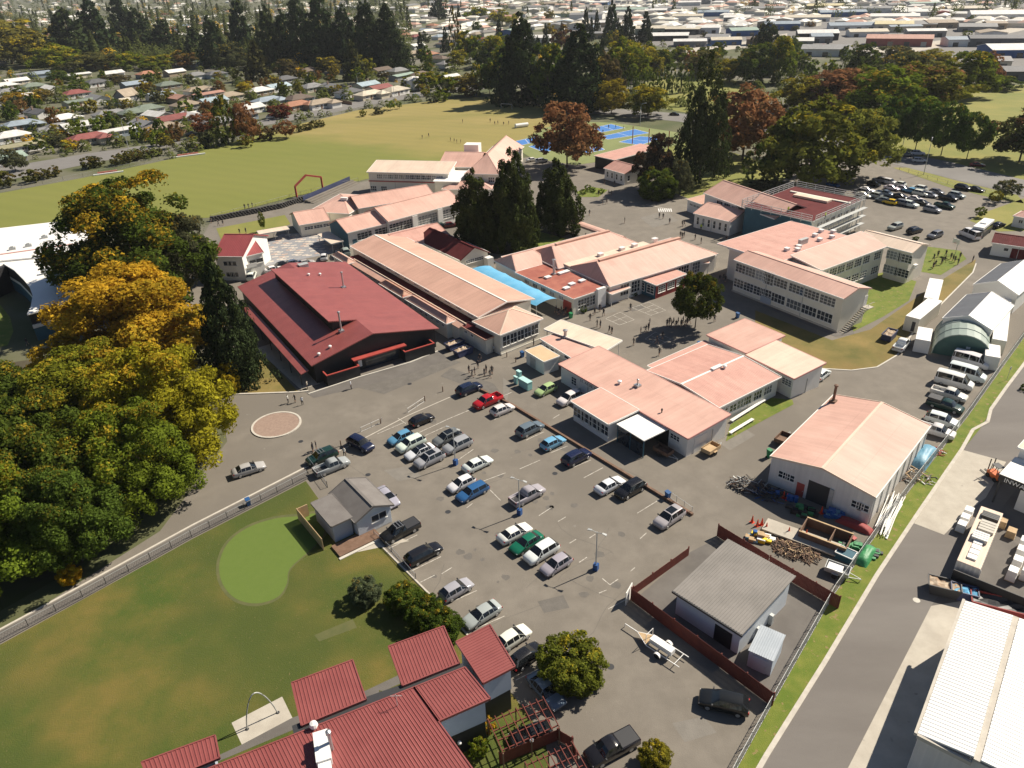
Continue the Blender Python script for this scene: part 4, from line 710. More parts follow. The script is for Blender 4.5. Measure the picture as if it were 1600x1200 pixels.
# --- house in the red-fenced yard
t = bthing('fenced_house', 'pale house with grey ribbed roof inside the red fence', (1150, 1010)); Z = 3.4
b = Blk(t, (1051.5, 923), (1160, 992), (1231, 904), Z, .35); b.wall('wall_board'); A_, B_, C_, D_ = (0, 0, Z), (b.L, 0, Z), (b.L, b.W, Z + .9), (0, b.W, Z + .9); o = b.part(ribbed(A_, B_, C_, D_, .3, .05), 'roof', 'roof_grey_sheet'); b.part((lambda q: (q.box(-.05, b.L + .05, -.15, -.004, Z - .25, Z), q)[1])(MB()), 'gutter', 'dark_metal', parent=o)
q = MB(); q.add([(b.L - .35, .35, 3.3), (b.L - .35, b.W - .35, 3.3), (b.L - .35, b.W - .35, 4.1)], [(0, 1, 2)]); b.part(q, 'side_gable', 'wall_board'); b.box('garage_door', b.L * .62, b.L * .86, .28, .34, .05, 2.3, 'wall_black'); b.box('door_frame', b.L * .61, b.L * .87, .30, .345, 2.3, 2.5, 'trim_white'); [b.box('gas_bottle', b.L - .3, b.L + .1, b.W * k, b.W * k + .4, 0, 1.4, 'galv') for k in (.35, .6)]
t = bthing('metal_shed', 'small garden shed with blue-grey metal roof beside the fenced house', (1200, 1060), 'shed'); b = Blk(t, (1169, 1016), (1209, 1034), (1241, 1001), 2.3, .1); b.wall('wall_blue_grey'); o = b.part(ribbed((0, 0, 2.3), (b.L, 0, 2.3), (b.L, b.W, 2.55), (0, b.W, 2.55), .22, .04, .06), 'roof', 'roof_zinc_sheet'); b.door('F', b.L * .5, 1.4, 1.9, 'wall_blue_grey')
# --- red-roofed building at the bottom
t = bthing('modular_red_building', 'two-storey grey building with ribbed red roof modules along the left lawn', (690, 1190)); Z = 6.2; T = t.location
def rp(*px): return [G(x, y, Z) - T for x, y in px]
def module(px, zt=0.0, wl='wall_blue_grey', ins=.5, W=None):
    A, B, C, D = [p + Vector((0, 0, zt)) for p in (W or rp(*px))]; ribbed(A, B, C, D, .30, .04, .16).build('roof_panel', 'roof_red_sheet', t); c = (A + B + C + D) / 4
    q = MB(); w = [c + (p - c) * (1 - ins / (p - c).length) for p in (A, B, C, D)]; q.prism([(p.x, p.y) for p in w], 3.0, Z + zt - .22); q.build('upper_wall', wl, t); q = MB(); q.prism([(c.x + (p.x - c.x) * .96, c.y + (p.y - c.y) * .96) for p in w], 0, 3.0); q.build('lower_wall', 'wall_black', t)
    e = MB(); 
    for p, r in ((A, B), (B, C), (C, D), (D, A)): e.bar(p - Vector((0, 0, .06)), r - Vector((0, 0, .06)), .12, .26)
    e.build('barge_board', 'roof_red_sheet', t)
# corners: A,B on the lower edge and C,D on the upper edge; ribs run between the edges
module([(471, 1134), (572, 1092.5), (551, 1031), (455.5, 1067)]); module([(629, 1071.5), (718, 1036), (693.4, 978.5), (607, 1010)]); module([(755, 1069), (712.6, 1004.6), (765.7, 978), (805, 1043)], .15); module([(236, 1228), (343, 1184), (336, 1149), (221, 1191)])
def wmodule(A, B, C, D): return module(None, 0, W=(A, B, C, D))
e0, e1, wv = rp((300, 1211))[0], rp((726.5, 1042.5))[0], rp((766, 1091))[0] - rp((726.5, 1042.5))[0]; q0 = rp((685, 1127))[0]; ed = (e1 - e0).normalized(); wn2 = Vector((-wv.y, wv.x, 0)).normalized(); U = e0 + ed * ((q0 - e0).dot(wn2) / ed.dot(wn2)); w1 = wv.normalized()
wmodule(e0 + w1 * 13, U + w1 * 13, U, e0); wmodule(q0, e1 + wv, e1, U)
p = rp((505, 1172))[0]; q = MB(); q.box(-.6, .6, -1.6, 1.2, 0, .9); q.box(-.5, .5, -2.4, -1.62, 0, .7); q.build('air_unit', 'white_paint', t, p + Vector((0, 0, .02)), R(18)); q = MB(); q.tube([(0, 0, 0), (0, 0, 2.0)], .16, 8); q.lathe([(.24, 2), (.24, 2.3), (.05, 2.4)], 8); q.build('flue', 'steel', t, rp((519, 1171))[0])
q = MB(); q.lathe([(.25, -.1), (.25, .25), (.38, .3), (.3, .6), (.05, .7)], 10); q.build('roof_vent', 'white_paint', t, rp((491, 1137))[0]); q = MB(); q.bar((0, 0, 0), (0, 0, 1.5), .05); q.bar((-.5, 0, 1.3), (.5, 0, 1.3), .04); q.build('aerial', 'galv', t, rp((621, 1103))[0])
for a_, b_ in (((457, 1139), (572, 1094)), ((572, 1094), (725, 1040))):
    A, B = rp(a_, b_); q = MB(); q.bar(A - Vector((0, 0, .25)), B - Vector((0, 0, .25)), 1.0, .1); q.build('box_gutter', 'dark_metal', t)
# ================================================================ vehicles
# stations from front to back: (x/L, half-width factor, belt height, top height, roof half-width factor)
KINDS = {
 'hatchback': (4.1, 1.72, [(.500, .80, .50, .56, .62), (.470, .92, .66, .72, .70), (.36, .97, .80, .84, .74), (.235, 1, .90, .95, .80), (.06, 1, .94, 1.44, .66), (-.12, 1, .95, 1.50, .68), (-.33, .99, .98, 1.45, .65), (-.45, .95, .98, 1.04, .70), (-.485, .92, .80, .84, .70), (-.50, .86, .50, .54, .66)], (4, 6), (3, 6), .32),
 'sedan': (4.7, 1.80, [(.500, .80, .50, .55, .62), (.475, .92, .64, .69, .70), (.36, .97, .76, .81, .74), (.225, 1, .88, .92, .80), (.07, 1, .92, 1.38, .64), (-.10, 1, .93, 1.43, .66), (-.22, 1, .95, 1.38, .64), (-.345, .98, .95, 1.02, .74), (-.46, .94, .90, .95, .74), (-.50, .86, .55, .60, .66)], (4, 6), (3, 6), .31),
 'suv': (4.6, 1.86, [(.500, .82, .62, .70, .64), (.475, .93, .82, .90, .72), (.36, .98, .94, 1.00, .76), (.25, 1, 1.02, 1.08, .82), (.10, 1, 1.06, 1.64, .70), (-.10, 1, 1.07, 1.70, .72), (-.36, 1, 1.10, 1.66, .70), (-.475, .96, 1.08, 1.16, .74), (-.49, .93, .90, .95, .72), (-.50, .88, .60, .64, .70)], (4, 6), (3, 6), .36),
 'wagon': (4.75, 1.80, [(.500, .80, .54, .60, .62), (.475, .92, .68, .74, .70), (.36, .97, .80, .85, .74), (.235, 1, .90, .95, .80), (.09, 1, .94, 1.46, .66), (-.12, 1, .95, 1.52, .68), (-.39, .99, .98, 1.48, .66), (-.475, .96, .98, 1.06, .72), (-.488, .93, .82, .86, .70), (-.50, .86, .52, .56, .66)], (4, 6), (3, 6), .32),
 'ute': (5.2, 1.86, [(.500, .82, .66, .74, .64), (.475, .93, .84, .92, .72), (.37, .98, .96, 1.02, .76), (.265, 1, 1.04, 1.10, .82), (.155, 1, 1.08, 1.66, .70), (.02, 1, 1.09, 1.72, .72), (-.09, 1, 1.09, 1.68, .70), (-.115, 1, 1.06, 1.10, .84), (-.485, 1, 1.06, 1.10, .84), (-.50, .98, .62, .66, .84)], (4, 6), (3, 6), .37),
 'van': (5.6, 2.0, [(.500, .84, .70, .80, .68), (.48, .93, .92, 1.02, .74), (.42, .97, 1.08, 1.16, .80), (.36, 1, 1.20, 1.28, .86), (.22, 1, 1.26, 2.22, .78), (-.05, 1, 1.26, 2.32, .80), (-.44, 1, 1.26, 2.30, .80), (-.485, .98, 1.26, 2.22, .78), (-.495, .97, 1.0, 1.05, .80), (-.50, .94, .60, .64, .78)], (4, 7), (3, 6), .36),
}
CARM = {}
def car_meshes(kind, simple=False):
    if (kind, simple) in CARM: return CARM[kind, simple]
    L, W, ST, roofr, glr, wr = KINDS[kind]; hw = W / 2; rings = []
    for x, wf, zb, zt, rf in ST:
        w = hw * wf; zl = .22 if abs(x) < .45 else .30; cab = zt - zb > .2
        rings.append([(x * L, w * .90, zl), (x * L, w, zl + .18), (x * L, w, zb - .16), (x * L, w * .965, zb), (x * L, hw * rf + (0 if cab else .06), zt - (.07 if cab else .02)), (x * L, hw * rf * .72, zt), (x * L, 0, zt + .015)])
    n = len(rings); vs = []
    for r in rings: vs += r[::1] + [(p[0], -p[1], p[2]) for p in r[:-1][::-1]]
    m = 13; body, wind, rear, sides = [], [], [], []
    for i in range(n - 1):
        for j in range(m):
            f = (i * m + j, i * m + (j + 1) % m, (i + 1) * m + (j + 1) % m, (i + 1) * m + j); k = j if j < 6 else 11 - j
            if j == 12: body.append(f); continue
            ci, cn = ST[i][3] - ST[i][2] > .2, ST[i + 1][3] - ST[i + 1][2] > .2
            if kind == 'ute' and i >= 7 and k in (4, 5): continue
            if k == 3 and (ci or cn) and not (kind == 'van' and i >= 7): sides.append((f, i, j))
            elif k in (4, 5) and cn and not ci: wind.append(f)
            elif k in (4, 5) and ci and not cn and kind != 'ute': rear.append(f)
            else: body.append(f)
    body.append(tuple(range(m - 1, -1, -1))); body.append(tuple(range((n - 1) * m, n * m)))
    def sub(fs, shrink=0, name='g', mt='car_glass', smooth=True):
        mb = MB(); idx = {}
        for f in fs:
            q = []
            for v in f:
                if v not in idx: idx[v] = len(mb.v); mb.v.append(vs[v])
                q.append(idx[v])
            mb.f.append(tuple(q)); mb.m.append(0)
        return mb
    bb = sub(body); gl = {'windscreen': sub(wind), 'rear_window': sub(rear)}
    # each side: door glass panes, slightly shrunk, set in a painted frame
    side = {1: MB(), -1: MB()}
    for f, i, j in sides:
        P = [Vector(vs[v]) for v in f]; c = sum(P, Vector()) / 4; sg = 1 if c.y > 0 else -1
        tri = (P[0] - P[1]).length < .12 or (P[2] - P[3]).length < .12
        bb.add(P, [(0, 1, 2, 3)]); off = Vector((0, sg * .012, .004)); sc = .84 if tri else .92
        side[sg].add([c + (p - c) * sc + off for p in P], [(0, 1, 2, 3)])
    if kind == 'ute':
        y = hw * .80; x0, x1 = -.125 * L, -.48 * L; zf, zt = .62, 1.09
        bb.add([(x0, y, zf), (x1, y, zf), (x1, -y, zf), (x0, -y, zf), (x0, y, zt), (x1, y, zt), (x1, -y, zt), (x0, -y, zt)], [(0, 1, 2, 3), (0, 4, 5, 1), (1, 5, 6, 2), (2, 6, 7, 3), (3, 7, 4, 0)])
        w2 = hw * .965
        for a, b_ in (((x0, y), (x1, y)), ((x0, -y), (x1, -y))): sg = 1 if a[1] > 0 else -1; bb.add([(a[0], a[1], zt), (b_[0], b_[1], zt), (b_[0], sg * w2, zt - .01), (a[0], sg * w2, zt - .01)], [(0, 1, 2, 3)])
        bb.add([(x1, y, zt), (x1, -y, zt), (-.497 * L, -w2, zt - .01), (-.497 * L, w2, zt - .01)], [(0, 1, 2, 3)]); c0 = -.10 * L
        g = MB(); g.add([(c0 - .02, .52, 1.16), (c0 - .02, -.52, 1.16), (c0 + .03, -.48, 1.58), (c0 + .03, .48, 1.58)], [(0, 1, 2, 3)]); gl['rear_window'] = g
        bb.add([(-.10 * L, hw * .9, 1.06), (-.10 * L, -hw * .9, 1.06), (-.092 * L, -hw * .68, 1.66), (-.092 * L, hw * .68, 1.66)], [(0, 1, 2, 3)])
    # wheels
    ty, rm = MB(), MB()
    for sgn in (1,):
        ty.tube([(0, -.11, 0), (0, -.07, 0), (0, .07, 0), (0, .11, 0)], [wr * .86, wr, wr, wr * .86], 16); rm.tube([(0, .085, 0), (0, .125, 0)], [wr * .66, wr * .60], 10)
    hl, tl, mi = MB(), MB(), MB(); x, wf, zb, zt, rf = ST[1]
    for sg in (1, -1):
        hl.box(x * L - .12, x * L + .05, min(sg * hw * .56, sg * hw * .90), max(sg * hw * .56, sg * hw * .90), zb - .16, zb - .02)
    xr, wfr, zbr = ST[-2][0], ST[-2][1], ST[-2][2]
    for sg in (1, -1): tl.box(xr * L - .06, xr * L + .10, min(sg * hw * .70, sg * hw * .94), max(sg * hw * .70, sg * hw * .94), zbr - .20, zbr + (.0 if kind != 'suv' else .05))
    xm = ST[3][0] * L - .12
    for sg in (1, -1): mi.box(xm - .06, xm + .06, min(sg * hw * .98, sg * (hw + .17)), max(sg * hw * .98, sg * (hw + .17)), ST[3][2] + .02, ST[3][2] + .17)
    wheels = [(f * L, s * (hw - .12), wr) for f in (.305 if kind != 'van' else .33, -.295) for s in (1, -1)]
    if simple:
        a = MB(); mats = ['car_paint', 'car_glass', 'rubber']
        a.add(bb.v, bb.f, 0)
        for g in list(gl.values()) + [side[1], side[-1]]: a.add(g.v, g.f, 1)
        for wx, wy, wz in wheels: a.add([(v[0] + wx, v[1] + wy, v[2] + wz) for v in ty.v], ty.f, 2)
        r = a.mesh(kind, mats, True)
    else:
        r = dict(body=bb.mesh('body', 'car_paint', True), windscreen=gl['windscreen'].mesh('windscreen', 'car_glass'), rear_window=gl['rear_window'].mesh('rear_window', 'car_glass') if gl['rear_window'].f else None,
                 side_window=[side[1].mesh('side_window', 'car_glass'), side[-1].mesh('side_window', 'car_glass')], headlight=hl.mesh('headlights', 'head_lamp'), tail_light=tl.mesh('tail_lights', 'tail_lamp'), mirror=mi.mesh('mirrors', 'dark_metal'),
                 tyre=ty.mesh('tyre', 'rubber', True), rim=rm.mesh('rim', 'steel'), wheels=wheels)
    CARM[kind, simple] = r; return r
CC = dict(white=(.72, .715, .69), silver=(.36, .37, .375), grey=(.16, .17, .18), black=(.012, .012, .014), navy=(.012, .018, .05), blue=(.03, .10, .28), sky_blue=(.16, .42, .58), red=(.42, .015, .02), green=(.01, .13, .075), dark_green=(.015, .045, .035), lime=(.42, .52, .22), yellow=(.75, .55, .02), maroon=(.10, .01, .015), steel_blue=(.10, .28, .46), blue_grey=(.12, .16, .21))
NAMES = dict(hatchback='hatchback', sedan='sedan', suv='sport_utility_vehicle', wagon='station_wagon', ute='pickup_truck', van='minibus')
LOT = R(38)
def car(kind, color, px, py, label, head=None, flip=False, simple=False, group=None, scale=1.0):
    p = G(px, py, .7) if not isinstance(head, tuple) else (G(head[0], head[1], .6) + G(head[2], head[3], .6)) / 2
    if head is None: a = LOT
    elif isinstance(head, tuple): d = G(head[2], head[3], .6) - G(head[0], head[1], .6); a = math.atan2(d.y, d.x)
    else: a = R(head)
    if flip: a += math.pi
    a += rnd.uniform(-.03, .03); col = (*[c * rnd.uniform(.92, 1.08) for c in CC[color]], 1); m = car_meshes(kind, simple)
    if simple:
        o = tag(link(NAMES[kind], m, None, (p.x, p.y, .035), a), label, 'car' if kind not in ('ute', 'van') else ('pickup truck' if kind == 'ute' else 'van'), group); o.color = col; return o
    t = thing(NAMES[kind], label, 'car' if kind not in ('ute', 'van') else ('pickup truck' if kind == 'ute' else 'van'), (p.x, p.y, .035), a, group)
    b = link('body', m['body'], t); b.color = col; link('windscreen', m['windscreen'], t)
    if m['rear_window']: link('rear_window', m['rear_window'], t)
    for k in (0, 1): link('side_window', m['side_window'][k], t)
    link('headlights', m['headlight'], t); link('tail_lights', m['tail_light'], t); link('mirrors', m['mirror'], t)
    for wx, wy, wz in m['wheels']:
        wh = link('wheel', m['tyre'], t, (wx, wy, wz), 0 if wy > 0 else math.pi); link('rim', m['rim'], wh)
    return t
GL = 'cars parked in the main car park'
MAIN = [('suv', 'navy', 733, 607, 'dark navy sport utility vehicle at the far top end of the car park', 0), ('ute', 'red', 762, 626, 'bright red pickup truck, the only red one in the car park', 1), ('hatchback', 'white', 785, 639, 'white hatchback parked beside the red pickup truck', 0),
 ('hatchback', 'black', 659, 655, 'black hatchback alone near the low white rails', 0), ('hatchback', 'steel_blue', 626, 683, 'medium blue hatchback at the left end of the double row', 1), ('suv', 'white', 642, 693, 'white car right next to the medium blue hatchback', 1), ('sedan', 'white', 656, 705, 'white sedan between a white car and a silver one with sunroof', 1),
 ('suv', 'grey', 699, 684, 'dark grey vehicle with black roof left of the lamp post', 1), ('suv', 'silver', 715, 695, 'pale silver vehicle directly behind the left lamp post', 1), ('suv', 'silver', 671, 717, 'silver vehicle with dark sunroof at the near end of the double row', 1),
 ('sedan', 'white', 746, 724, 'white sedan right of the left lamp post with empty bays around it', 0), ('hatchback', 'white', 721, 755, 'white hatchback next to the royal blue wagon', 1), ('wagon', 'blue', 738, 768, 'royal blue station wagon beside a white hatchback', 1),
 ('ute', 'silver', 824, 773, 'silver pickup with open dark tray by the middle lamp post', 0), ('sedan', 'white', 804, 832, 'white sedan beside the green sedan', 0), ('sedan', 'green', 823, 847, 'emerald green sedan in the middle row', 1), ('suv', 'white', 846, 862, 'white vehicle between the green sedan and a silver hatchback', 1), ('hatchback', 'silver', 869, 881, 'silver hatchback at the near end of the middle row', 1),
 ('suv', 'blue_grey', 828, 670, 'blue-grey sport utility vehicle backed against the dark kerb wall', 0), ('hatchback', 'sky_blue', 864, 691, 'light sky-blue hatchback backed against the dark kerb wall', 0), ('suv', 'navy', 901, 714, 'dark navy vehicle next to the light blue hatchback', 0),
 ('sedan', 'white', 953, 757, 'white sedan beside a black four-wheel drive at the kerb wall', 0), ('suv', 'black', 985, 764, 'black four-wheel drive with red tail lights at the kerb wall', 1), ('suv', 'silver', 1046, 808, 'small silver vehicle with black roof beside the metal handrail', 1),
 ('ute', 'black', 625, 829, 'black double-cab truck with silver roof bars beside the cottage', 1), ('wagon', 'black', 662, 864, 'black station wagon in the left row below the cottage', 0), ('hatchback', 'silver', 713, 920, 'pale silver hatchback, upper of two silver cars near the hedge', 0), ('sedan', 'silver', 753, 959, 'pale silver sedan, lower of two silver cars near the hedge', 1), ('hatchback', 'white', 802, 995, 'white car partly hidden by the red roof corner', 0), ('hatchback', 'black', 822, 1024, 'black car in shade between the red roof and the round tree', 0),
 ('suv', 'dark_green', 503, 713, 'old dark green four-wheel drive with roof rack near the footpath corner', 1), ('ute', 'silver', 518, 728, 'silver pickup with black tray beside the old green four-wheel drive', 0)]
def extra(t, lab, k):
    if 'roof bars' in lab or 'roof rack' in lab: q = MB(); z = KINDS[k][2][5][3] + .09; [q.bar((x, -.62, z), (x, .62, z), .06) for x in (.62, .2, -.2)]; [q.bar((.8, y, z - .05), (-.4, y, z - .05), .05) for y in (-.6, .6)]; q.build('roof_rack', 'steel', t)
    if 'sunroof' in lab or 'black roof' in lab: q = MB(); z = KINDS[k][2][5][3]; q.slab([(-.9, -.52, z + .022), (.25, -.52, z + .022), (.25, .52, z + .022), (-.9, .52, z + .022)], .02); q.build('roof_panel', 'car_glass', t)
    if k == 'ute' and ('covered' in lab or 'canopy' in lab or 'dark tray' in lab or 'black tray' in lab or 'roof bars' in lab): q = MB(); h = 1.62 if 'canopy' in lab else (1.13 if 'covered' in lab or 'bars' in lab else .72); q.slab([(-2.48, -.78, h), (-.64, -.78, h), (-.64, .78, h), (-2.48, .78, h)], .5 if 'canopy' in lab else .05); q.build('tray_cover', 'dark_metal', t)
for k, c, x, y, lab, fl in MAIN: extra(car(k, c, x, y, lab, None, bool(fl), group=GL), lab, k)
car('suv', 'navy', 0, 0, 'dark navy car standing askew left of the white rails', (547, 686, 580, 702), group=GL); car('sedan', 'silver', 0, 0, 'silver sedan half hidden behind the grey cottage roof', (592, 765, 617, 788), group=GL)
car('sedan', 'blue_grey', 0, 0, 'silver-blue coupe under the round tree beside the pergola', (831, 1052, 876, 1105)); car('hatchback', 'black', 0, 0, 'black car standing under the timber pergola', (860, 1139, 800, 1158)); extra(car('ute', 'black', 0, 0, 'black pickup truck with covered tray at the bottom edge', (990, 1150, 920, 1188)), 'covered', 'ute'); car('suv', 'black', 0, 0, 'glossy black sport utility vehicle alone by the red fence', (1170, 1107, 1092, 1089))
car('sedan', 'silver', 0, 0, 'silver sedan driving on the road below the roundabout', (364, 741, 412, 725)); car('hatchback', 'lime', 853, 608, 'pale lime hatchback beside the workshop building', None, True); car('suv', 'white', 890, 622, 'white vehicle with small trailer beside the workshop building', None, True)
for k, c, x, y, lab in [('van', 'white', 1517, 565, 'white minibus nearest the green barrel-roofed hut'), ('van', 'white', 1511, 585, 'white minibus, second from the green barrel-roofed hut'), ('van', 'white', 1491, 597, 'long white minibus third from the green barrel-roofed hut'), ('ute', 'white', 1483, 615, 'white pickup between a minibus and the dark green pickup'), ('ute', 'dark_green', 1477, 633, 'dark green pickup with canopy in the row by the mesh fence'), ('suv', 'white', 1472, 656, 'white wagon-like car between the green pickup and the shed'), ('ute', 'white', 1462, 672, 'white pickup beside the pink shed corner')]: extra(car(k, c, x, y, lab, -42, group='vehicles parked along the mesh fence'), lab, k)
car('hatchback', 'white', 1284, 584, 'white car half hidden behind the cream workshop roof', 45); car('ute', 'white', 1409, 538, 'white pickup parked on the dry grass beside the skip', 47)
# far car park
fc = [(1302, 288, 'blue', 'hatchback'), (1365, 287, 'black', 'hatchback'), (1375, 281, 'silver', 'suv'), (1390, 284, 'white', 'suv'), (1405, 287, 'white', 'hatchback'), (1394, 293, 'white', 'sedan'), (1350, 304, 'white', 'sedan'), (1366, 305, 'silver', 'suv'), (1379, 312, 'grey', 'hatchback'), (1391, 315, 'yellow', 'hatchback'), (1383, 302, 'blue_grey', 'ute'), (1407, 306, 'black', 'sedan'), (1406, 316, 'grey', 'suv'), (1422, 319, 'white', 'suv'), (1431, 310, 'white', 'sedan'), (1441, 316, 'black', 'sedan'), (1439, 302, 'white', 'suv'), (1454, 304, 'silver', 'hatchback'), (1457, 327, 'silver', 'suv'), (1476, 321, 'dark_green', 'ute'), (1482, 309, 'black', 'ute'), (1495, 305, 'silver', 'suv'), (1464, 299, 'grey', 'hatchback'), (1422, 297, 'sky_blue', 'hatchback'), (1436, 294, 'white', 'suv'), (1505, 293, 'black', 'suv'), (1525, 295, 'black', 'sedan'), (1355, 296, 'white', 'sedan'), (1346, 299, 'grey', 'suv'), (1412, 294, 'silver', 'sedan'), (1399, 354, 'silver', 'suv'), (1429, 360, 'black', 'suv'), (1461, 367, 'grey', 'suv'), (1560, 351, 'black', 'sedan')]
cnt = {}
ORD = ['first', 'second', 'third', 'fourth', 'fifth', 'sixth', 'seventh', 'eighth', 'ninth', 'tenth', 'eleventh', 'twelfth', 'thirteenth', 'fourteenth', 'fifteenth', 'sixteenth', 'seventeenth', 'eighteenth', 'nineteenth', 'twentieth']
def ordn(i): return ORD[i] if i < 20 else ('twenty-' + ORD[i - 20] if i < 29 else ('thirtieth' if i == 29 else ('thirty-' + ORD[i - 30] if i < 39 else ('fortieth' if i == 39 else ('forty-' + ORD[i - 40] if i < 49 else str(i + 1) + 'th')))))
def ranked(items, key, fmt):
    "labels that count from the left within each look"
    out = [None] * len(items); groups = {}
    for i, it in enumerate(items): groups.setdefault(key(it), []).append(i)
    for k, ids in groups.items():
        ids.sort(key=lambda i: items[i][0])
        for r_, i in enumerate(ids): out[i] = (fmt(k, None) if len(ids) == 1 else fmt(k, ordn(r_)))
    return out
labs = ranked(fc, lambda i: (i[2], i[3]), lambda k, o: (f'{o} {k[0]} {k[1]} from the left in the far car park' if o else f'only {k[0]} {k[1]} in the far car park').replace('_', '-').replace('suv', 'four-wheel drive').replace('ute', 'pickup'))
for (x, y, c, k), l in zip(fc, labs): car(k, c, x, y, l, (-55 if y < 340 else 30) + rnd.choice((0, 180)), simple=True, group='cars in the far car park')
oc = [(1415, 241, 'grey', 'suv', -20, 'dark car on the street beside the row of young trees'), (1434, 239, 'white', 'suv', -20, 'white car on the street below the second young tree'), (1437, 250, 'white', 'wagon', -20, 'white station wagon on the near lane of the park street'), (1527, 257, 'maroon', 'sedan', -20, 'dark red car on the shaded park street'), (259, 221, 'black', 'sedan', 35, 'dark car driving along the street above the sports field'), (299, 209, 'grey', 'ute', 35, 'grey pickup on the street beside the red autumn tree'), (650, 149, 'white', 'suv', 30, 'white car on the street beyond the golden field'), (422, 183, 'white', 'hatchback', 30, 'white car beside the dark red bush on the street'),
      (393, 431, 'white', 'suv', 100, 'white car closest to the two-storey red-roofed house'), (427, 420, 'white', 'sedan', 35, 'white sedan, leftmost in the row behind the hall roof'), (443, 413, 'black', 'hatchback', 35, 'black hatchback second in the row behind the hall'), (459, 410, 'blue_grey', 'hatchback', 35, 'dark blue-grey car third in the row behind the hall'), (477, 410, 'silver', 'sedan', 35, 'silver sedan fourth in the row behind the hall'), (506, 401, 'white', 'hatchback', 100, 'white car alone at the edge of the plaza'), (528, 397, 'black', 'suv', 110, 'black vehicle beside the silver one near the long building end'), (540, 393, 'silver', 'suv', 110, 'silver vehicle closest to the long building end'),
      (612, 366, 'white', 'hatchback', 20, 'white car behind the long orange roof'), (655, 357, 'black', 'sedan', 20, 'black car below the tall rear classroom windows'), (689, 352, 'dark_green', 'sedan', 20, 'dark green car near the cypress trees behind the red roof'), (704, 351, 'maroon', 'hatchback', 20, 'maroon car beside the cypress trees'), (832, 249, 'white', 'sedan', 30, 'white car left of the large copper tree'), (846, 251, 'silver', 'suv', 30, 'silver car close to the trunk of the copper tree'), (1054, 178, 'black', 'sedan', -20, 'black car on the park street behind the tall dark tree')]
for x, y, c, k, h, l in oc: car(k, c, x, y, l, h, simple=True)
car('van', 'white', 1515, 367, 'white van parked beside the black and white bus', 100)
def bus():
    p, q = G(1520, 372, 1), G(1548, 350, 1); d = (q - p); a = math.atan2(d.y, d.x); t = thing('bus', 'black and white bus parked beyond the classroom block', 'bus', (*((p + q) / 2).to_2d(), .03), a); L = 9.0; b = MB()
    b.prism([(-L / 2, -1.2), (L / 2 - .3, -1.2), (L / 2, -.9), (L / 2, .9), (L / 2 - .3, 1.2), (-L / 2, 1.2)], .35, 2.5); b.build('body', 'wall_black', t); b = MB(); b.prism([(-L / 2, -1.18), (L / 2 - .4, -1.18), (L / 2 - .15, -.9), (L / 2 - .15, .9), (L / 2 - .4, 1.18), (-L / 2, 1.18)], 2.5, 3.05); b.build('roof', 'white_paint', t); b = MB(); b.box(-1.2, 1.2, -.7, .7, 3.05, 3.3); b.build('roof_hatch', 'white_paint', t)
    b = MB(); b.box(-L / 2 + .5, L / 2 - .8, -1.23, -1.2, 1.5, 2.3); b.box(-L / 2 + .5, L / 2 - .8, 1.2, 1.23, 1.5, 2.3); b.box(L / 2, L / 2 + .02, -.85, .85, 1.3, 2.4); b.box(-L / 2 - .02, -L / 2, -1, 1, 1.6, 2.3); b.build('windows', 'car_glass', t)
    for x in (-2.8, 2.9):
        for y in (-1.1, 1.1): b = MB(); b.tube([(0, -.15, 0), (0, .15, 0)], .48, 14); b.build('wheel', 'rubber', t, (x, y, .48))
bus()
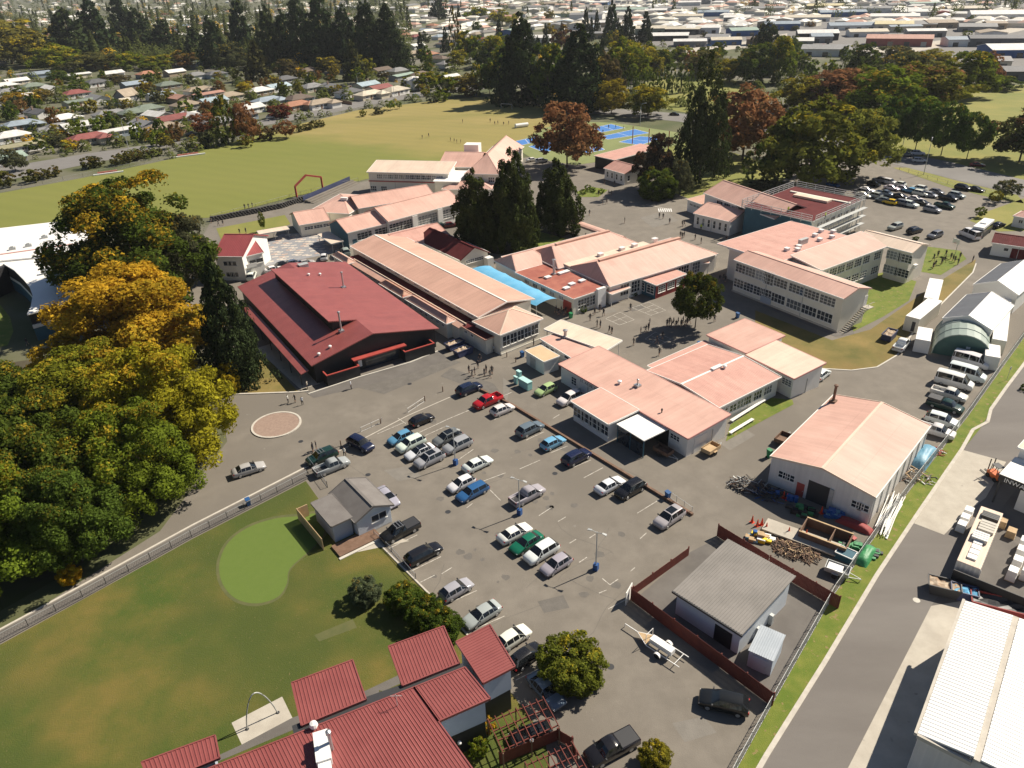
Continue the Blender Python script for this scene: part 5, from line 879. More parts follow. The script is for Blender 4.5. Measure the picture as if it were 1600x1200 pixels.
# ================================================================ people
def person_mesh(pose, mats):
    P = {'stand': dict(lf=(.09, 0), rf=(-.09, .02), lk=(.09, 0), rk=(-.09, .02), lh=(.27, .02, .82), rh=(-.27, .05, .82)), 'walk': dict(lf=(.09, .32), rf=(-.09, -.34), lk=(.09, .2), rk=(-.09, -.06), lh=(.25, -.22, .88), rh=(-.25, .26, .92)), 'talk': dict(lf=(.12, .05), rf=(-.12, -.02), lk=(.12, .05), rk=(-.11, 0), lh=(.20, .28, 1.05), rh=(-.26, .05, .84))}[pose]
    V = [(0, 0, .92), (0, 0, 1.12), (0, 0, 1.36), (0, .01, 1.50), (0, .02, 1.60), (0, .02, 1.72)]; Rr = [(.15, .11), (.14, .10), (.17, .11), (.06, .06), (.085, .10), (.06, .07)]; E = [(0, 1), (1, 2), (2, 3), (3, 4), (4, 5)]
    def chain(root, pts):
        prev = root
        for p, r in pts: V.append(p); Rr.append(r); E.append((prev, len(V) - 1)); prev = len(V) - 1
    for s, k, f, h in ((1, P['lk'], P['lf'], P['lh']), (-1, P['rk'], P['rf'], P['rh'])):
        chain(0, [((s * .10, 0, .84), (.095, .10)), ((k[0], k[1], .48), (.062, .065)), ((f[0], f[1], .09), (.042, .045)), ((f[0], f[1] + .16, .04), (.045, .035))])
        chain(2, [((s * .20, 0, 1.39), (.062, .062)), (((s * .24 + h[0]) / 2, (h[1] - .06) / 2, 1.12), (.045, .045)), ((h[0], h[1], h[2]), (.034, .034)), ((h[0], h[1] + .04, h[2] - .10), (.035, .022))])
    me = bpy.data.meshes.new('p'); me.from_pydata(V, E, []); o = bpy.data.objects.new('p', me); COL.objects.link(o); md = o.modifiers.new('s', 'SKIN'); sv = me.skin_vertices[0].data
    for i, r in enumerate(Rr): sv[i].radius = r
    sv[0].use_root = True; ss = o.modifiers.new('u', 'SUBSURF'); ss.levels = ss.render_levels = 1
    dg = bpy.context.evaluated_depsgraph_get(); out = bpy.data.meshes.new_from_object(o.evaluated_get(dg)); bpy.data.objects.remove(o)
    out.materials.clear()
    for m in mats: out.materials.append(MATS[m])
    for f in out.polygons:
        x, y, z = f.center; arm = abs(x) > .19 and z < 1.2
        i = 1 if z > 1.50 else 2
        if z > 1.665 or (z > 1.56 and y < -.03): i = 0
        elif z > 1.5: i = 1
        elif arm and z < 1.08: i = 1
        elif z > .93: i = 2
        elif z > .50: i = 3
        elif z > .12: i = 1 if mats[3] == 'uniform_grey' else 3
        else: i = 4
        f.material_index = i; f.use_smooth = True
    return out
PM = {(p, k): person_mesh(p, m) for p in ('stand', 'walk', 'talk') for k, m in (('dark', ['hair', 'skin', 'uniform_dark', 'uniform_grey', 'rubber']), ('pale', ['hair', 'skin', 'shirt', 'uniform_dark', 'rubber']), ('vest', ['hair', 'skin', 'hi_vis', 'uniform_dark', 'rubber']))}
POSE = dict(stand='standing', walk='walking', talk='standing with one arm raised'); pcount = {}
def people(where, group, pts, kinds='dark', h=1.0):
    pts = sorted(pts); n = len(pts)
    for i, (x, y) in enumerate(pts):
        k = kinds if isinstance(kinds, str) else kinds[i % len(kinds)]; pose = rnd.choice(('stand', 'walk', 'talk')); p = G(x, y)
        dress = dict(dark='dark clothes', pale='pale shirt', vest='yellow vest')[k]
        lab = f'person in {dress} {where}' if n == 1 else f'{ordn(i)} person from left in {dress} {where}'
        o = tag(link('person', PM[pose, k], None, (p.x, p.y, .03), rnd.uniform(0, 6.28)), lab, 'person', group); s = h * rnd.uniform(.94, 1.06); o.scale = (s, s, s); o.color = rnd.choice(((.6, .58, .52, 1), (.45, .40, .33, 1), (.5, .52, .55, 1)))
people('crossing road below the hall lawn', 'people by the hall', [(451, 630), (462, 629), (473, 633)], ('pale', 'dark', 'pale')); people('at the corner of the hall veranda', None, [(481, 608)], 'pale'); people('walking in front of the hall entrance', None, [(549, 608)], 'pale')
people('in loose group below skip bins', 'students below the skip bins', [(733, 583), (738, 590), (742, 586), (747, 576), (757, 588), (760, 583), (766, 590), (769, 585), (750, 566)]); people('beside the end room of the long building', None, [(772, 552)], 'pale'); people('in front of the tan-roofed hut', None, [(834, 541)])
people('beside the old green four-wheel drive', 'people by the green car', [(490, 707), (495, 703)]); people('in a pink top behind the silver pickup', None, [(539, 714)], 'pale')
people('on asphalt court near flat red roof', 'students on the court', [(985, 485), (922, 501), (929, 492), (937, 487), (943, 494), (933, 511), (938, 513), (952, 520), (956, 522)]); people('in open sun in the lower court', 'students on the court', [(990, 540), (1030, 556)]); people('in tree shade on painted squares', 'students in the tree shade', [(1026, 538), (1035, 531)])
people('left of the round tree shadow', 'students left of the tree', [(1001, 523), (1009, 520), (1013, 517), (1015, 509)]); people('in the crowd under the round tree', 'students under the round tree', [(1042, 511), (1046, 508), (1049, 512), (1052, 509), (1056, 512), (1059, 508), (1064, 511), (1067, 507), (1070, 511), (1073, 508), (1077, 506)]); people('right of the round tree', None, [(1116, 503)]); people('in white beside the lowest painted squares', None, [(1059, 568)], 'pale', .8)
people('beside red door of flat-roofed annex', 'students at the annex', [(869, 490), (873, 493), (877, 490), (881, 494), (884, 491), (892, 492)]); people('in shade by two-storey block wall', 'students by the block', [(1124, 440), (1130, 438), (1133, 442)])
people('walking across the upper yard', 'students on the upper yard', [(921, 337), (976, 349), (1086, 375), (1135, 378), (1095, 381)]); people('on upper yard near zebra stripes', 'students near the zebra stripes', [(1030, 341), (1036, 342), (1046, 350), (1066, 354), (1069, 353)]); people('near the planted island', 'students near the island', [(941, 320), (948, 319), (935, 306), (951, 305), (955, 306), (960, 290), (944, 288)])
people('standing close at the yard corner', 'students at the yard corner', [(1063, 371), (1066, 373), (1069, 371)]); people('in shaded line at gym wing wall', 'students at the gym wing', [(1088, 352), (1100, 356), (1104, 358), (1107, 357), (1110, 360), (1113, 359), (1121, 363)]); people('at the head of the shaded line', None, [(1095, 360)], 'vest')
people('resting beside the covered walkway', 'students by the covered walkway', [(868, 357), (876, 360), (884, 362), (893, 365), (903, 369), (915, 374), (922, 375), (930, 376)])
people('in group by two-storey block end', 'students at the basketball hoop', [(1380 + .2167 * x, 360 + .2167 * y) for x, y in ((360, 218), (390, 195), (447, 190), (440, 232), (485, 208), (500, 222), (535, 250), (550, 205), (372, 262), (356, 278), (418, 248), (512, 232))]); people('alone at the kerb right of the basketball group', None, [(1519, 410)])
people('on golden field near hipped hall', 'players on the field', [(670, 214), (660, 217), (704, 221), (710, 222), (714, 224), (720, 224)]); people('far across the golden field', 'players far on the field', [(723, 192), (766, 191), (773, 195), (778, 194), (787, 196), (795, 195)]); people('on the blue courts', 'players on the courts', [(936, 204), (951, 201), (962, 201), (974, 203), (942, 209)]); people('on grass bank beyond red-roofed house', 'people on the bank', [(383, 327), (389, 326), (395, 325), (330, 349), (342, 353), (349, 352), (375, 366), (385, 365)])
people('on the maroon gym roof', 'roofers on the gym', [], 'vest')
for i, (x, y) in enumerate([(1231, 333), (1289, 342)]): p = G(x, y, 7.6); o = tag(link('person', PM['talk', 'vest'], None, p, i), f'worker in yellow vest on the maroon roof, {("left", "right")[i]} one', 'person', 'roofers on the gym')
people('in the shade under the curved building', None, [(44, 541)])
# ================================================================ right-hand sheds and yard
mat('roof_blue_grey', (.115, .12, .135), (.14, .147, .16), .5, .6, ribs=.4, ribdepth=.01)
def gshed(name, label, p0, p1, p2, ze, rise, wl='wall_white', rf='roof_white_smooth', cat='shed'):
    t = bthing(name, label, p0, cat); b = Blk(t, p0, p1, p2, ze, .1); b.wall(wl, gable='y', zr=ze + rise); o = b.roof('y', ze + rise, rf, gut='trim_white'); q = MB(); xm = b.L / 2; q.slab([(-.02, -.02, ze + .03), (xm - .2, -.02, ze + rise - .02 + .03), (xm - .2, b.W + .02, ze + rise + .01), (-.02, b.W + .02, ze + .03)], .03); b.part(q, 'grey_roof_half', 'roof_blue_grey'); return t, b
t, b = gshed('storage_shed', 'white gable shed directly behind the green barrel-roofed hut', (1473, 497), (1550, 516), (1580.5, 476), 3.8, 1.6); b.door('F', b.L * .3, 2.4, 2.6, 'galv')
t, b = gshed('storage_shed', 'larger white gable shed farther back at the right edge', (1521, 444.5), (1591, 461), (1640, 428), 4.0, 1.8); b.row('F', b.L * .7, b.L * .8, 2, 1.4, 1.4, 1.1, 2, 1)
t = bthing('barrel_hut', 'dark green hut with curved barrel roof beside white containers', (1500, 556), 'hut'); P0, P1 = G(1455, 552), G(1546, 568); d = P1 - P0; a = math.atan2(d.y, d.x); Lw, n = d.length, 12; t.rotation_euler.z = a; t.location = P0; dp = 9.0; hh = 4.4; mb = MB(); fr = MB()
arc = [(Lw / 2 - Lw / 2 * math.cos(math.pi * k / n), hh * math.sin(math.pi * k / n) ** .85) for k in range(n + 1)]
for k in range(n): (x0, z0), (x1, z1) = arc[k], arc[k + 1]; mb.add([(x0, 0, z0), (x0, dp, z0), (x1, dp, z1), (x1, 0, z1), (x0, 0, z0 - .12), (x0, dp, z0 - .12), (x1, dp, z1 - .12), (x1, 0, z1 - .12)], [(0, 3, 2, 1), (4, 5, 6, 7), (0, 4, 7, 3), (1, 2, 6, 5)])
mat('hut_green', (.05, .12, .10), (.065, .145, .12), .5, .5); mat('hut_roof', (.26, .32, .28), (.32, .37, .33), .4, .5); mb.build('barrel_roof', 'hut_roof', t); fr.add([(x, .15, z - .12 if 0 < z else 0) for x, z in arc], [tuple(range(n + 1))[::-1]]); fr.add([(x, dp - .15, z - .12 if 0 < z else 0) for x, z in arc], [tuple(range(n + 1))]); fr.build('end_wall', 'hut_green', t)
for y in (.0, 3, 6, 9): r = MB(); [r.bar((arc[k][0], y, arc[k][1] + .05), (arc[k + 1][0], y, arc[k + 1][1] + .05), .16, .1) for k in range(n)]; r.build('roof_rib', 'hut_roof', t)
q = MB(); q.box(Lw * .55, Lw * .62, .08, .14, 1.9, 2.3); q.build('sign_plate', 'white_paint', t)
def container(label, p0, p1, p2, h, m='wall_white', name='container', L=None, door=True):
    t = bthing(name, label, p0, 'container'); b = Blk(t, p0, p1, p2, h, 0, L=L); q = MB(); q.box(0, b.L, 0, b.W, .1, h - .08); n = int(b.W / .5)
    b.part(q, 'body', m); q = MB(); q.box(-.03, b.L + .03, -.03, b.W + .03, h - .08, h); b.part(q, 'roof', 'roof_cream' if name == 'yard_container' else 'roof_white_smooth'); q = MB()
    for i in range(int(b.L / .45) + 1): q.box(i * .45, i * .45 + .16, -.05, -.004, .12, h - .1)
    for i in range(n): q.box(b.L + .004, b.L + .05, i * b.W / n, i * b.W / n + .2, .12, h - .1); q.box(-.05, -.004, i * b.W / n, i * b.W / n + .2, .12, h - .1)
    b.part(q, 'corrugation', m); return t, b
container('white container left of the green hut', (1431, 529), (1453.7, 533), (1470, 516), 2.6); container('white container right of the green hut', (1540, 555), (1563, 559), (1574, 542), 2.6); container('long cream container against the mesh fence', (1551, 529), (1573, 533), (1620, 455), 2.8, 'wall_cream')
for i, (p0, p1, p2) in enumerate([((1415.8, 493), (1437.4, 498.7), (1466, 468.5)), ((1444, 464.5), (1466, 468), (1491.6, 440))]):
    t, b = container(('near', 'far')[i] + ' half of the long white site cabin on the grass court', p0, p1, p2, 3.0, 'wall_cream', 'site_cabin')
    b.box('door', b.L * .55, b.L * .8, -.07, -.052, .3, 2.2, 'dark_metal')
t = bthing('garage_house', 'white garage with maroon roof at the right edge', (1549, 396)); b = Blk(t, (1549, 379), (1640, 392), (1562, 365), 3.0, .3); b.W = 8; b.wall('wall_white', gable='x', zr=4.2); b.roof('x', 4.2, 'roof_maroon'); b.win('F', 3.2, 1.4, 1, .8, 1, 1); b.box('garage_door', b.L * .38, b.L * .75, .22, .28, .05, 2.3, 'roof_maroon')
t = bthing('small_white_house', 'tiny white house with pink roof near the top right lawn', (1590, 354)); b = Blk(t, (1583, 337), (1610, 342), (1590, 329), 2.8, .2); b.W = 6; b.wall('wall_white'); b.roof('hx', 4, 'roof_pink_tile'); b.win('F', 2, 1.2, 1, .9, 2, 1)
# --- warehouse lower right
t = bthing('white_warehouse', 'large warehouse with white ribbed roof at the bottom right corner', (1440, 1180)); Z = 6.0
b = Blk(t, (1433.8, 1146), (1519, 1189), (1525, 945), Z, .15); Lb = 34; b.wall('wall_iron', rect=(.15, Lb, .15, b.W - .15)); gx = b.loc(1519, 1189, Z)[0]
o = b.part(ribbed((0, b.W, Z), (0, 0, Z), (gx, 0, Z + .5), (gx, b.W, Z + .5), .40, .03), 'roof_near', 'roof_white_sheet'); b.part(ribbed((gx + .5, b.W, Z + .5), (gx + .5, 0, Z + .5), (Lb, 0, Z + 1.4), (Lb, b.W, Z + 1.4), .40, .03), 'roof_far', 'roof_white_sheet')
q = MB(); q.box(gx + .02, gx + .48, -.1, b.W + .1, Z + .2, Z + .42); q.box(-.25, -.02, -.1, b.W + .1, Z - .25, Z + .05); q.box(0, gx, -.25, -.02, Z - .35, Z + .05); b.part(q, 'gutter', 'kerb_stone')
# --- goods-in shed with lettering
t = bthing('goods_shed', 'white goods shed with black fascia lettered INWARDS GOODS at the right edge', (1570, 770)); b = Blk(t, (1563, 741), (1660, 780), (1600, 690), 4.4, .1, W=14); b.wall('wall_white', rect=(2.5, b.L, .6, 14)); b.roof('mono', 4.6, 'roof_white_smooth', rect=(0, b.L, 0, 5)); b.roof('mono', 6.4, 'roof_cream', rect=(-.2, b.L, 5.2, 14), name='main_roof', ze=6.0); b.box('upper_wall', .1, b.L, 5.3, 13.9, 4, 6.0, 'wall_white'); b.box('fascia', -.05, b.L, -.15, -.02, 3.5, 4.45, 'wall_black'); b.box('canopy_post', .1, .3, .1, .3, 0, 3.5, 'dark_metal')
cu = bpy.data.curves.new('lettering', 'FONT'); cu.body = 'INWARDS GOODS'; cu.size = .85; cu.extrude = .01; cu.materials.append(MATS['white_paint']); lo = bpy.data.objects.new('lettering', cu); COL.objects.link(lo); me_ = bpy.data.meshes.new_from_object(lo.evaluated_get(bpy.context.evaluated_depsgraph_get())); bpy.data.objects.remove(lo); lo = link('lettering', me_); lo.parent = t; lo.location = b.P(.6, -.17, 3.68) - t.location; lo.rotation_euler = (math.pi / 2, 0, b.a)
t, b = container('white container with roof clutter in the goods yard', (1496, 875), (1532, 889), (1560, 800), 2.9, 'wall_iron', 'yard_container')
for k, (x, y, sx, sy, sz, m) in enumerate([(.5, .25, .9, 4, .2, 'white_paint'), (.5, .45, 1.6, 1.6, .5, 'galv'), (.6, .66, 1.6, 2.2, .35, 'concrete_pale'), (.55, .85, 1.8, 1.2, .4, 'dark_metal')]): c_ = b.P(b.L * x, b.W * y, 2.92); q = MB(); [q.box(-sx / 2, sx / 2, -sy / 2 + i * sy / 4, -sy / 2 + (i + .8) * sy / 4, 0, sz) for i in range(4)]; tag(q.build('stacked_goods', m, None, c_, b.a), ['white lengths lying', 'grey crate standing', 'pale slatted pallet lying', 'dark bundle lying'][k] + ' on top of the goods yard container', 'goods')
b2 = Blk(t, (1490, 890), (1640, 950), (1495, 880), 2.2, 0, W=.2); b2.box('screen_wall', 0, b2.L, 0, .12, 0, 2.2, 'wall_black')
PAL = MB(); [PAL.box(-.6, .6, -.5 + i * .22, -.5 + i * .22 + .14, .1, .13) for i in range(5)]; [PAL.box(x - .05, x + .05, -.5, .52, 0, .1) for x in (-.5, 0, .5)]; PALm = PAL.mesh('pallet', 'timber')
def bale(px, py, h, label, m='white_paint', group='wrapped pallets in the goods yard', z=0):
    p = G(px, py, z); t = thing('pallet_load', label, 'pallet', p, R(47), group); link('pallet', PALm, t); q = MB(); q.box(-.58, .58, -.48, .48, .14, .14 + h * .48); q.box(-.55, .55, -.46, .46, .15 + h * .48, .14 + h); q.build('wrapped_load', m, t)
for k, (x, y) in enumerate([(1500, 829), (1505, 818), (1511, 807)]): bale(x, y, 1.1, ('near', 'middle', 'far')[k] + ' white wrapped pallet of three beside the concrete crossing')
for k, (x, y) in enumerate([(1578, 905), (1586, 888), (1592, 872), (1597, 858), (1600, 905)]): bale(x, y, 1.4, ('lowest', 'second lowest', 'middle', 'second highest', 'highest')[k] + ' white wrapped pallet at the right picture edge', m='roof_white_smooth')
for k, (x, y) in enumerate([(1551, 812), (1564, 822), (1578, 838)]): bale(x, y, .9, ('left', 'middle', 'right')[k] + ' timber-coloured crate behind the yard container', m='timber', group='crates behind the yard container')
# forklift
t = thing('forklift', 'orange forklift beside the goods shed canopy', 'forklift', G(1553, 748), R(100)); q = MB(); q.box(-.9, .9, -.55, .55, .35, 1.0); q.box(-1.1, -.5, -.5, .5, .5, 1.25); mat('orange_paint', (.62, .13, .02), None, rough=.4); q.build('body', 'orange_paint', t); q = MB(); [q.bar((x, y, 1.0), (x * .8, y, 2.1), .07) for x in (-.6, .6) for y in (-.45, .45)]; q.box(-.6, .6, -.5, .5, 2.1, 2.16); q.build('cage', 'dark_metal', t); q = MB(); [q.box(.95, 1.05, y, y + .1, .1, 2.6) for y in (-.4, .3)]; [q.box(1.05, 2.1, y, y + .12, .12, .18) for y in (-.4, .3)]; q.build('mast_and_forks', 'dark_metal', t)
for x in (-.6, .6):
    for y in (-.5, .5): q = MB(); q.tube([(0, -.12, 0), (0, .12, 0)], .33, 12); q.build('wheel', 'rubber', t, (x, y, .33))
# skips and bins
def skip(px, py, ang, label, m, rub='timber', L=3.6, W=1.7, H=1.3, name='skip_bin', z=0, grp=None):
    t = thing(name, label, 'skip bin', G(px, py, z), ang, grp); q = MB(); q.add([(-L / 2 + .3, -W / 2, .1), (L / 2 - .3, -W / 2, .1), (L / 2 - .3, W / 2, .1), (-L / 2 + .3, W / 2, .1), (-L / 2, -W / 2, H), (L / 2, -W / 2, H), (L / 2, W / 2, H), (-L / 2, W / 2, H)], [(0, 3, 2, 1), (0, 1, 5, 4), (1, 2, 6, 5), (2, 3, 7, 6), (3, 0, 4, 7)]); q.build('bin', m, t); q = MB(); [q.bar(a, b, .12) for a, b in (((-L / 2, -W / 2, H), (L / 2, -W / 2, H)), ((L / 2, -W / 2, H), (L / 2, W / 2, H)), ((L / 2, W / 2, H), (-L / 2, W / 2, H)), ((-L / 2, W / 2, H), (-L / 2, -W / 2, H)))]; q.build('rim', m, t)
    q = MB(); r_ = random.Random(int(px)); g = 8; vs = [(-L / 2 + .12 + (L - .24) * i / g, -W / 2 + .1 + (W - .2) * j / 4, H * .78 + r_.uniform(0, .3)) for i in range(g + 1) for j in range(5)]; q.add(vs, [(i * 5 + j, (i + 1) * 5 + j, (i + 1) * 5 + j + 1, i * 5 + j + 1) for i in range(g) for j in range(4)]); q.build('rubble', rub, t); return t
mat('skip_navy', (.035, .045, .10), (.05, .06, .13), .6, .5); mat('rubble_pale', (.50, .42, .32), (.28, .17, .10), 1.8, .95)
skip(711, 544, R(38), 'navy skip bin full of rubble, the one nearer the long building', 'skip_navy', 'rubble_pale', grp='skip bins by the long building'); skip(724, 554, R(38), 'navy skip bin full of rubble, the one nearer the road', 'skip_navy', 'rubble_pale', grp='skip bins by the long building'); skip(1388, 529, R(47), 'dark blue skip beside the white pickup on the grass', 'skip_navy', 'rubble_pale'); skip(1472, 925, R(-25), 'open steel bin heaped with waste on the service road', 'dark_metal', 'rubble_pale', 3.2, 1.8); skip(1503, 934, R(-25), 'dark bin with green lid beside the heaped steel bin', 'skip_navy', 'canopy_blue', 2.6, 1.5); skip(1563, 955, R(-25), 'long bright red skip beside the warehouse roof', 'wall_red', 'dark_metal', 6, 2, 1.2)
def wheelie(px, py, col, label, h=1.05, ang=.6):
    t = thing('wheelie_bin', label, 'bin', G(px, py), ang); q = MB(); q.add([(-.22, -.26, .08), (.22, -.26, .08), (.22, .22, .08), (-.22, .22, .08), (-.29, -.33, h), (.29, -.33, h), (.29, .33, h), (-.29, .33, h)], [(0, 3, 2, 1), (0, 1, 5, 4), (1, 2, 6, 5), (2, 3, 7, 6), (3, 0, 4, 7), (4, 5, 6, 7)]); o = q.build('bin_body', 'plastic', t); o.color = (*col, 1); q = MB(); q.slab([(-.31, -.36, h + .05), (.31, -.36, h + .05), (.31, .38, h + .12), (-.31, .38, h + .12)], .06); o = q.build('lid', 'plastic', t); o.color = (*[c * .7 for c in col], 1); q = MB(); q.tube([(-.3, .25, .12), (.3, .25, .12)], .12, 8); q.build('wheels', 'rubber', t)
BL = (.03, .12, .32); GR = (.02, .28, .10); TE = (.25, .55, .52)
for x, y, c, l in [(389, 790, BL, 'blue wheelie bin beside the mesh fence along the lawn'), (816, 558, BL, 'dark bin left of the tan-roofed hut'), (1043, 779, BL, 'dark blue bin at the end of the metal handrail'), (1152, 497, BL, 'blue bin right of the round tree'), (1092, 543, BL, 'blue bin at the edge of the low court roof'), (892, 497, GR, 'dark green bin near the annex corner')]: wheelie(x, y, c, l)
for k, (x, y, sx, sy, sz) in enumerate([(811, 592, .5, .9, 1.5), (806, 600, .3, .8, 1.4), (821, 606, 1.0, 2.4, 1.5)]): t = thing('utility_cabinet', ['tall teal cabinet at the back of the cabinet cluster', 'narrow teal cabinet on a post at left of the cluster', 'wide pale teal cabinet nearest the lime hatchback'][k], 'cabinet', G(x, y), LOT, 'teal cabinets by the workshop'); q = MB(); q.box(-sx / 2, sx / 2, -sy / 2, sy / 2, .1, sz); o = q.build('case', 'plastic', t); o.color = (.28, .56, .54, 1); q = MB(); q.box(-sx / 2 - .05, sx / 2 + .05, -sy / 2 - .05, sy / 2 + .05, sz, sz + .08); o = q.build('lid', 'plastic', t); o.color = (.42, .66, .63, 1); q = MB(); q.box(-sx / 2 + .1, sx / 2 - .1, -sy / 2 + .1, sy / 2 - .1, 0, .1); q.build('base', 'concrete', t)
# --- lamp posts
for k, (x, y, hh) in enumerate([(712, 726, 6.2), (812, 804, 5.6), (931, 890, 5.7)]):
    t = thing('lamp_post', ('left', 'middle', 'right')[k] + ' twin-headed lamp post with blue base in the car park', 'lamp post', G(x, y), R(-30), 'car park lamp posts'); q = MB(); q.tube([(0, 0, 0), (0, 0, hh)], [.09, .06], 8); q.tube([(-.75, 0, hh + .05), (0, 0, hh - .1), (.75, 0, hh + .05)], .035, 6); q.build('pole', 'galv', t); q = MB(); q.box(-.28, .28, -.28, .28, 0, .9); o = q.build('base_guard', 'plastic', t); o.color = (.02, .08, .25, 1)
    for s in (-1, 1): q = MB(); q.add([(s * .65, -.12, hh + .08), (s * 1.15, -.16, hh + .02), (s * 1.15, .16, hh + .02), (s * .65, .12, hh + .08), (s * .65, -.1, hh), (s * 1.15, -.14, hh - .1), (s * 1.15, .14, hh - .1), (s * .65, .1, hh)], [(0, 1, 2, 3), (7, 6, 5, 4), (0, 4, 5, 1), (1, 5, 6, 2), (2, 6, 7, 3), (3, 7, 4, 0)]); q.build('lamp_head', 'galv', t)
sl_ = [(201, 232, 12, 60), (616, 152, 9, 0), (493, 160, 9, 0), (560, 140, 9, 0), (1443, 273, 11, 60), (1410, 230, 9, 60), (1342, 265, 7, 0), (1000, 196, 9, 0), (1125, 275, 6, 0)]
for k, (x, y, hh, an) in enumerate(sl_):
    t = thing('street_lamp', f'{ORD[k]} slim street lamp counted from left along the far streets', 'street lamp', G(x, y), R(an), 'street lamps') if 0 else thing('street_lamp', ['tall curved street lamp on the suburban street at left', 'street lamp by the cream house corner', 'street pole above the brown-roofed house', 'slim street pole among the middle houses', 'tall street lamp at the corner of the far car park', 'street lamp between the first young park trees', 'short lamp beside the olive tree at the far car park', 'lamp on the park street right of the courts', 'short lamp beside the columnar shrub'][k], 'street lamp', G(x, y), R(an)); q = MB(); q.tube([(0, 0, 0), (0, 0, hh * .85), (.4, 0, hh * .97), (1.6, 0, hh)], [.12, .08, .07, .05], 6); q.build('pole', 'galv', t); q = MB(); q.box(1.5, 2.3, -.16, .16, hh - .06, hh + .08); q.build('lamp_head', 'galv', t)
# --- fences
def wire_fence(label, px, h=1.1, step=2.6, m='dark_metal', mesh=True, rail='galv', name='mesh_fence', wire=.3, wt=.012):
    P = [G(x, y) for x, y in px]; t = thing(name, label, 'fence', P[0]); o = P[0]; pm = MB(); pm.tube([(0, 0, 0), (0, 0, h + .1)], .04, 6); pm = pm.mesh('post', m); w_ = MB(); rr = MB(); d0 = 0
    for a, b in zip(P, P[1:]):
        Ln = (b - a).length; n = max(1, round(Ln / step)); 
        for i in range(n): link('post', pm, t, a.lerp(b, i / n) - o)
        for z in (.06, h): rr.bar(a - o + Vector((0, 0, z)), b - o + Vector((0, 0, z)), .04)
        if mesh:
            k = int(Ln / wire); hz = Vector((0, 0, h))
            for i in range(k):
                p, q_ = a.lerp(b, i / k) - o, a.lerp(b, min(1, (i + h / wire * .5) / k)) - o; w_.bar(p, q_ + hz, wt); w_.bar(p + hz, q_, wt)
    link('post', pm, t, P[-1] - o); rr.build('rail', rail, t)
    if mesh: w = w_.build('wire_mesh', m, t); w['kind'] = 'stuff'
    return t
wire_fence('low mesh fence along the footpath and the left lawn', [(-120, 1070), (0, 1004), (130, 934), (300, 840), (482, 746)], 1.1); wire_fence('low fence between the left lawn and the car park, upper stretch', [(482, 722), (512, 762)], 1.0, rail='steel'); wire_fence('low fence between the left lawn and the parked black cars', [(585, 838), (612, 862), (650, 905)], .8, rail='steel')
wire_fence('tall mesh fence with grey rails along the right grass verge', [(1100, 1300), (1150, 1203), (1212, 1090), (1302, 930), (1392, 803), (1450, 728), (1512, 650), (1560, 582), (1600, 527), (1640, 470)], 1.7, 3.0, 'galv', rail='galv', wire=.4, wt=.02)
wire_fence('long mesh fence between sports field and school', [(330, 343), (400, 325), (470, 306), (520, 294), (560, 284)], 1.3, 4, wire=.8); wire_fence('mesh fence along the street side of the field', [(0, 300), (130, 276), (270, 246), (430, 202), (560, 171), (700, 154)], 1.2, 6, mesh=False); wire_fence('rail fence along the far car park verge', [(1405, 266), (1480, 288), (1560, 306)], 1.0, 4, mesh=False); wire_fence('metal handrail beside the small silver vehicle', [(1045, 777), (1081, 802)], 1.0, 1.6, 'galv', mesh=False, name='handrail')
for k, pts in enumerate([[(564, 675), (597, 660)], [(637, 645), (664, 627)]]): wire_fence(('left', 'right')[k] + ' low white rail along the top of the car park', pts, .8, 2.2, 'galv', mesh=False, rail='white_paint', name='low_rail')
for k, (x, y) in enumerate([(533, 697), (595, 662), (664, 627), (692, 612), (792, 558), (806, 566)]): q = MB(); q.tube([(0, 0, 0), (0, 0, .95)], [.09, .08], 8); q.lathe([(.08, .95), (.05, 1.02), (.01, 1.04)], 8); tag(q.build('bollard', 'timber_dark', None, G(x, y)), ['dark bollard beside the old green four-wheel drive', 'dark bollard at the end of the left white rail', 'dark bollard at the end of the right white rail', 'dark bollard left of the navy vehicle at the top', 'dark bollard in front of the hipped end room', 'dark bollard closest to the tan-roofed hut'][k], 'bollard', 'dark bollards')
q = MB(); A_, B_ = G(800, 634), G(1082, 806); A0 = G(738, 604); q.bar((A0.x, A0.y, .2), (A_.x, A_.y, .2), .3, .4); q.bar((A_.x, A_.y, .2), (B_.x, B_.y, .2), .35, .4); tag(q.build('kerb_wall', 'timber_dark'), 'low dark wall along the upper edge of the car park', 'wall')
kerb([(478, 731), (560, 690), (637, 650), (735, 607)], .15, .08, 'kerb_stone'); kerb([(592, 850), (650, 908), (702, 960), (735, 998)], .2, .14)
def board_fence(label, px, h=1.9, m='fence_red'):
    P = [G(x, y) for x, y in px]; o = P[0]; t = thing('board_fence', label, 'fence', o); q = MB(); rl = MB(); pm = MB(); pm.box(-.06, .06, -.06, .06, 0, h + .05); pm = pm.mesh('post', m); r_ = random.Random(3)
    for a, b in zip(P, P[1:]):
        d = (b - a).normalized(); nrm = Vector((-d.y, d.x, 0)); n = int((b - a).length / .16)
        for i in range(n): p = a + d * (.16 * i + .08) - o; hh = h + r_.uniform(-.02, .02); e_, f_ = d * .0735, nrm * .0125; c4 = [p - e_ - f_, p + e_ - f_, p + e_ + f_, p - e_ + f_]; q.prism([(v.x, v.y) for v in c4], .05, hh)
        for z in (.4, 1.0, h - .3): rl.bar(a - o + nrm * .05 + Vector((0, 0, z)), b - o + nrm * .05 + Vector((0, 0, z)), .06, .09)
        k = max(1, int((b - a).length / 2.6))
        for i in range(k + 1): link('post', pm, t, a.lerp(b, i / k) - o + nrm * .1, math.atan2(d.y, d.x))
    w = q.build('boards', m, t); w['kind'] = 'stuff'; rl.build('rail', m, t); return t
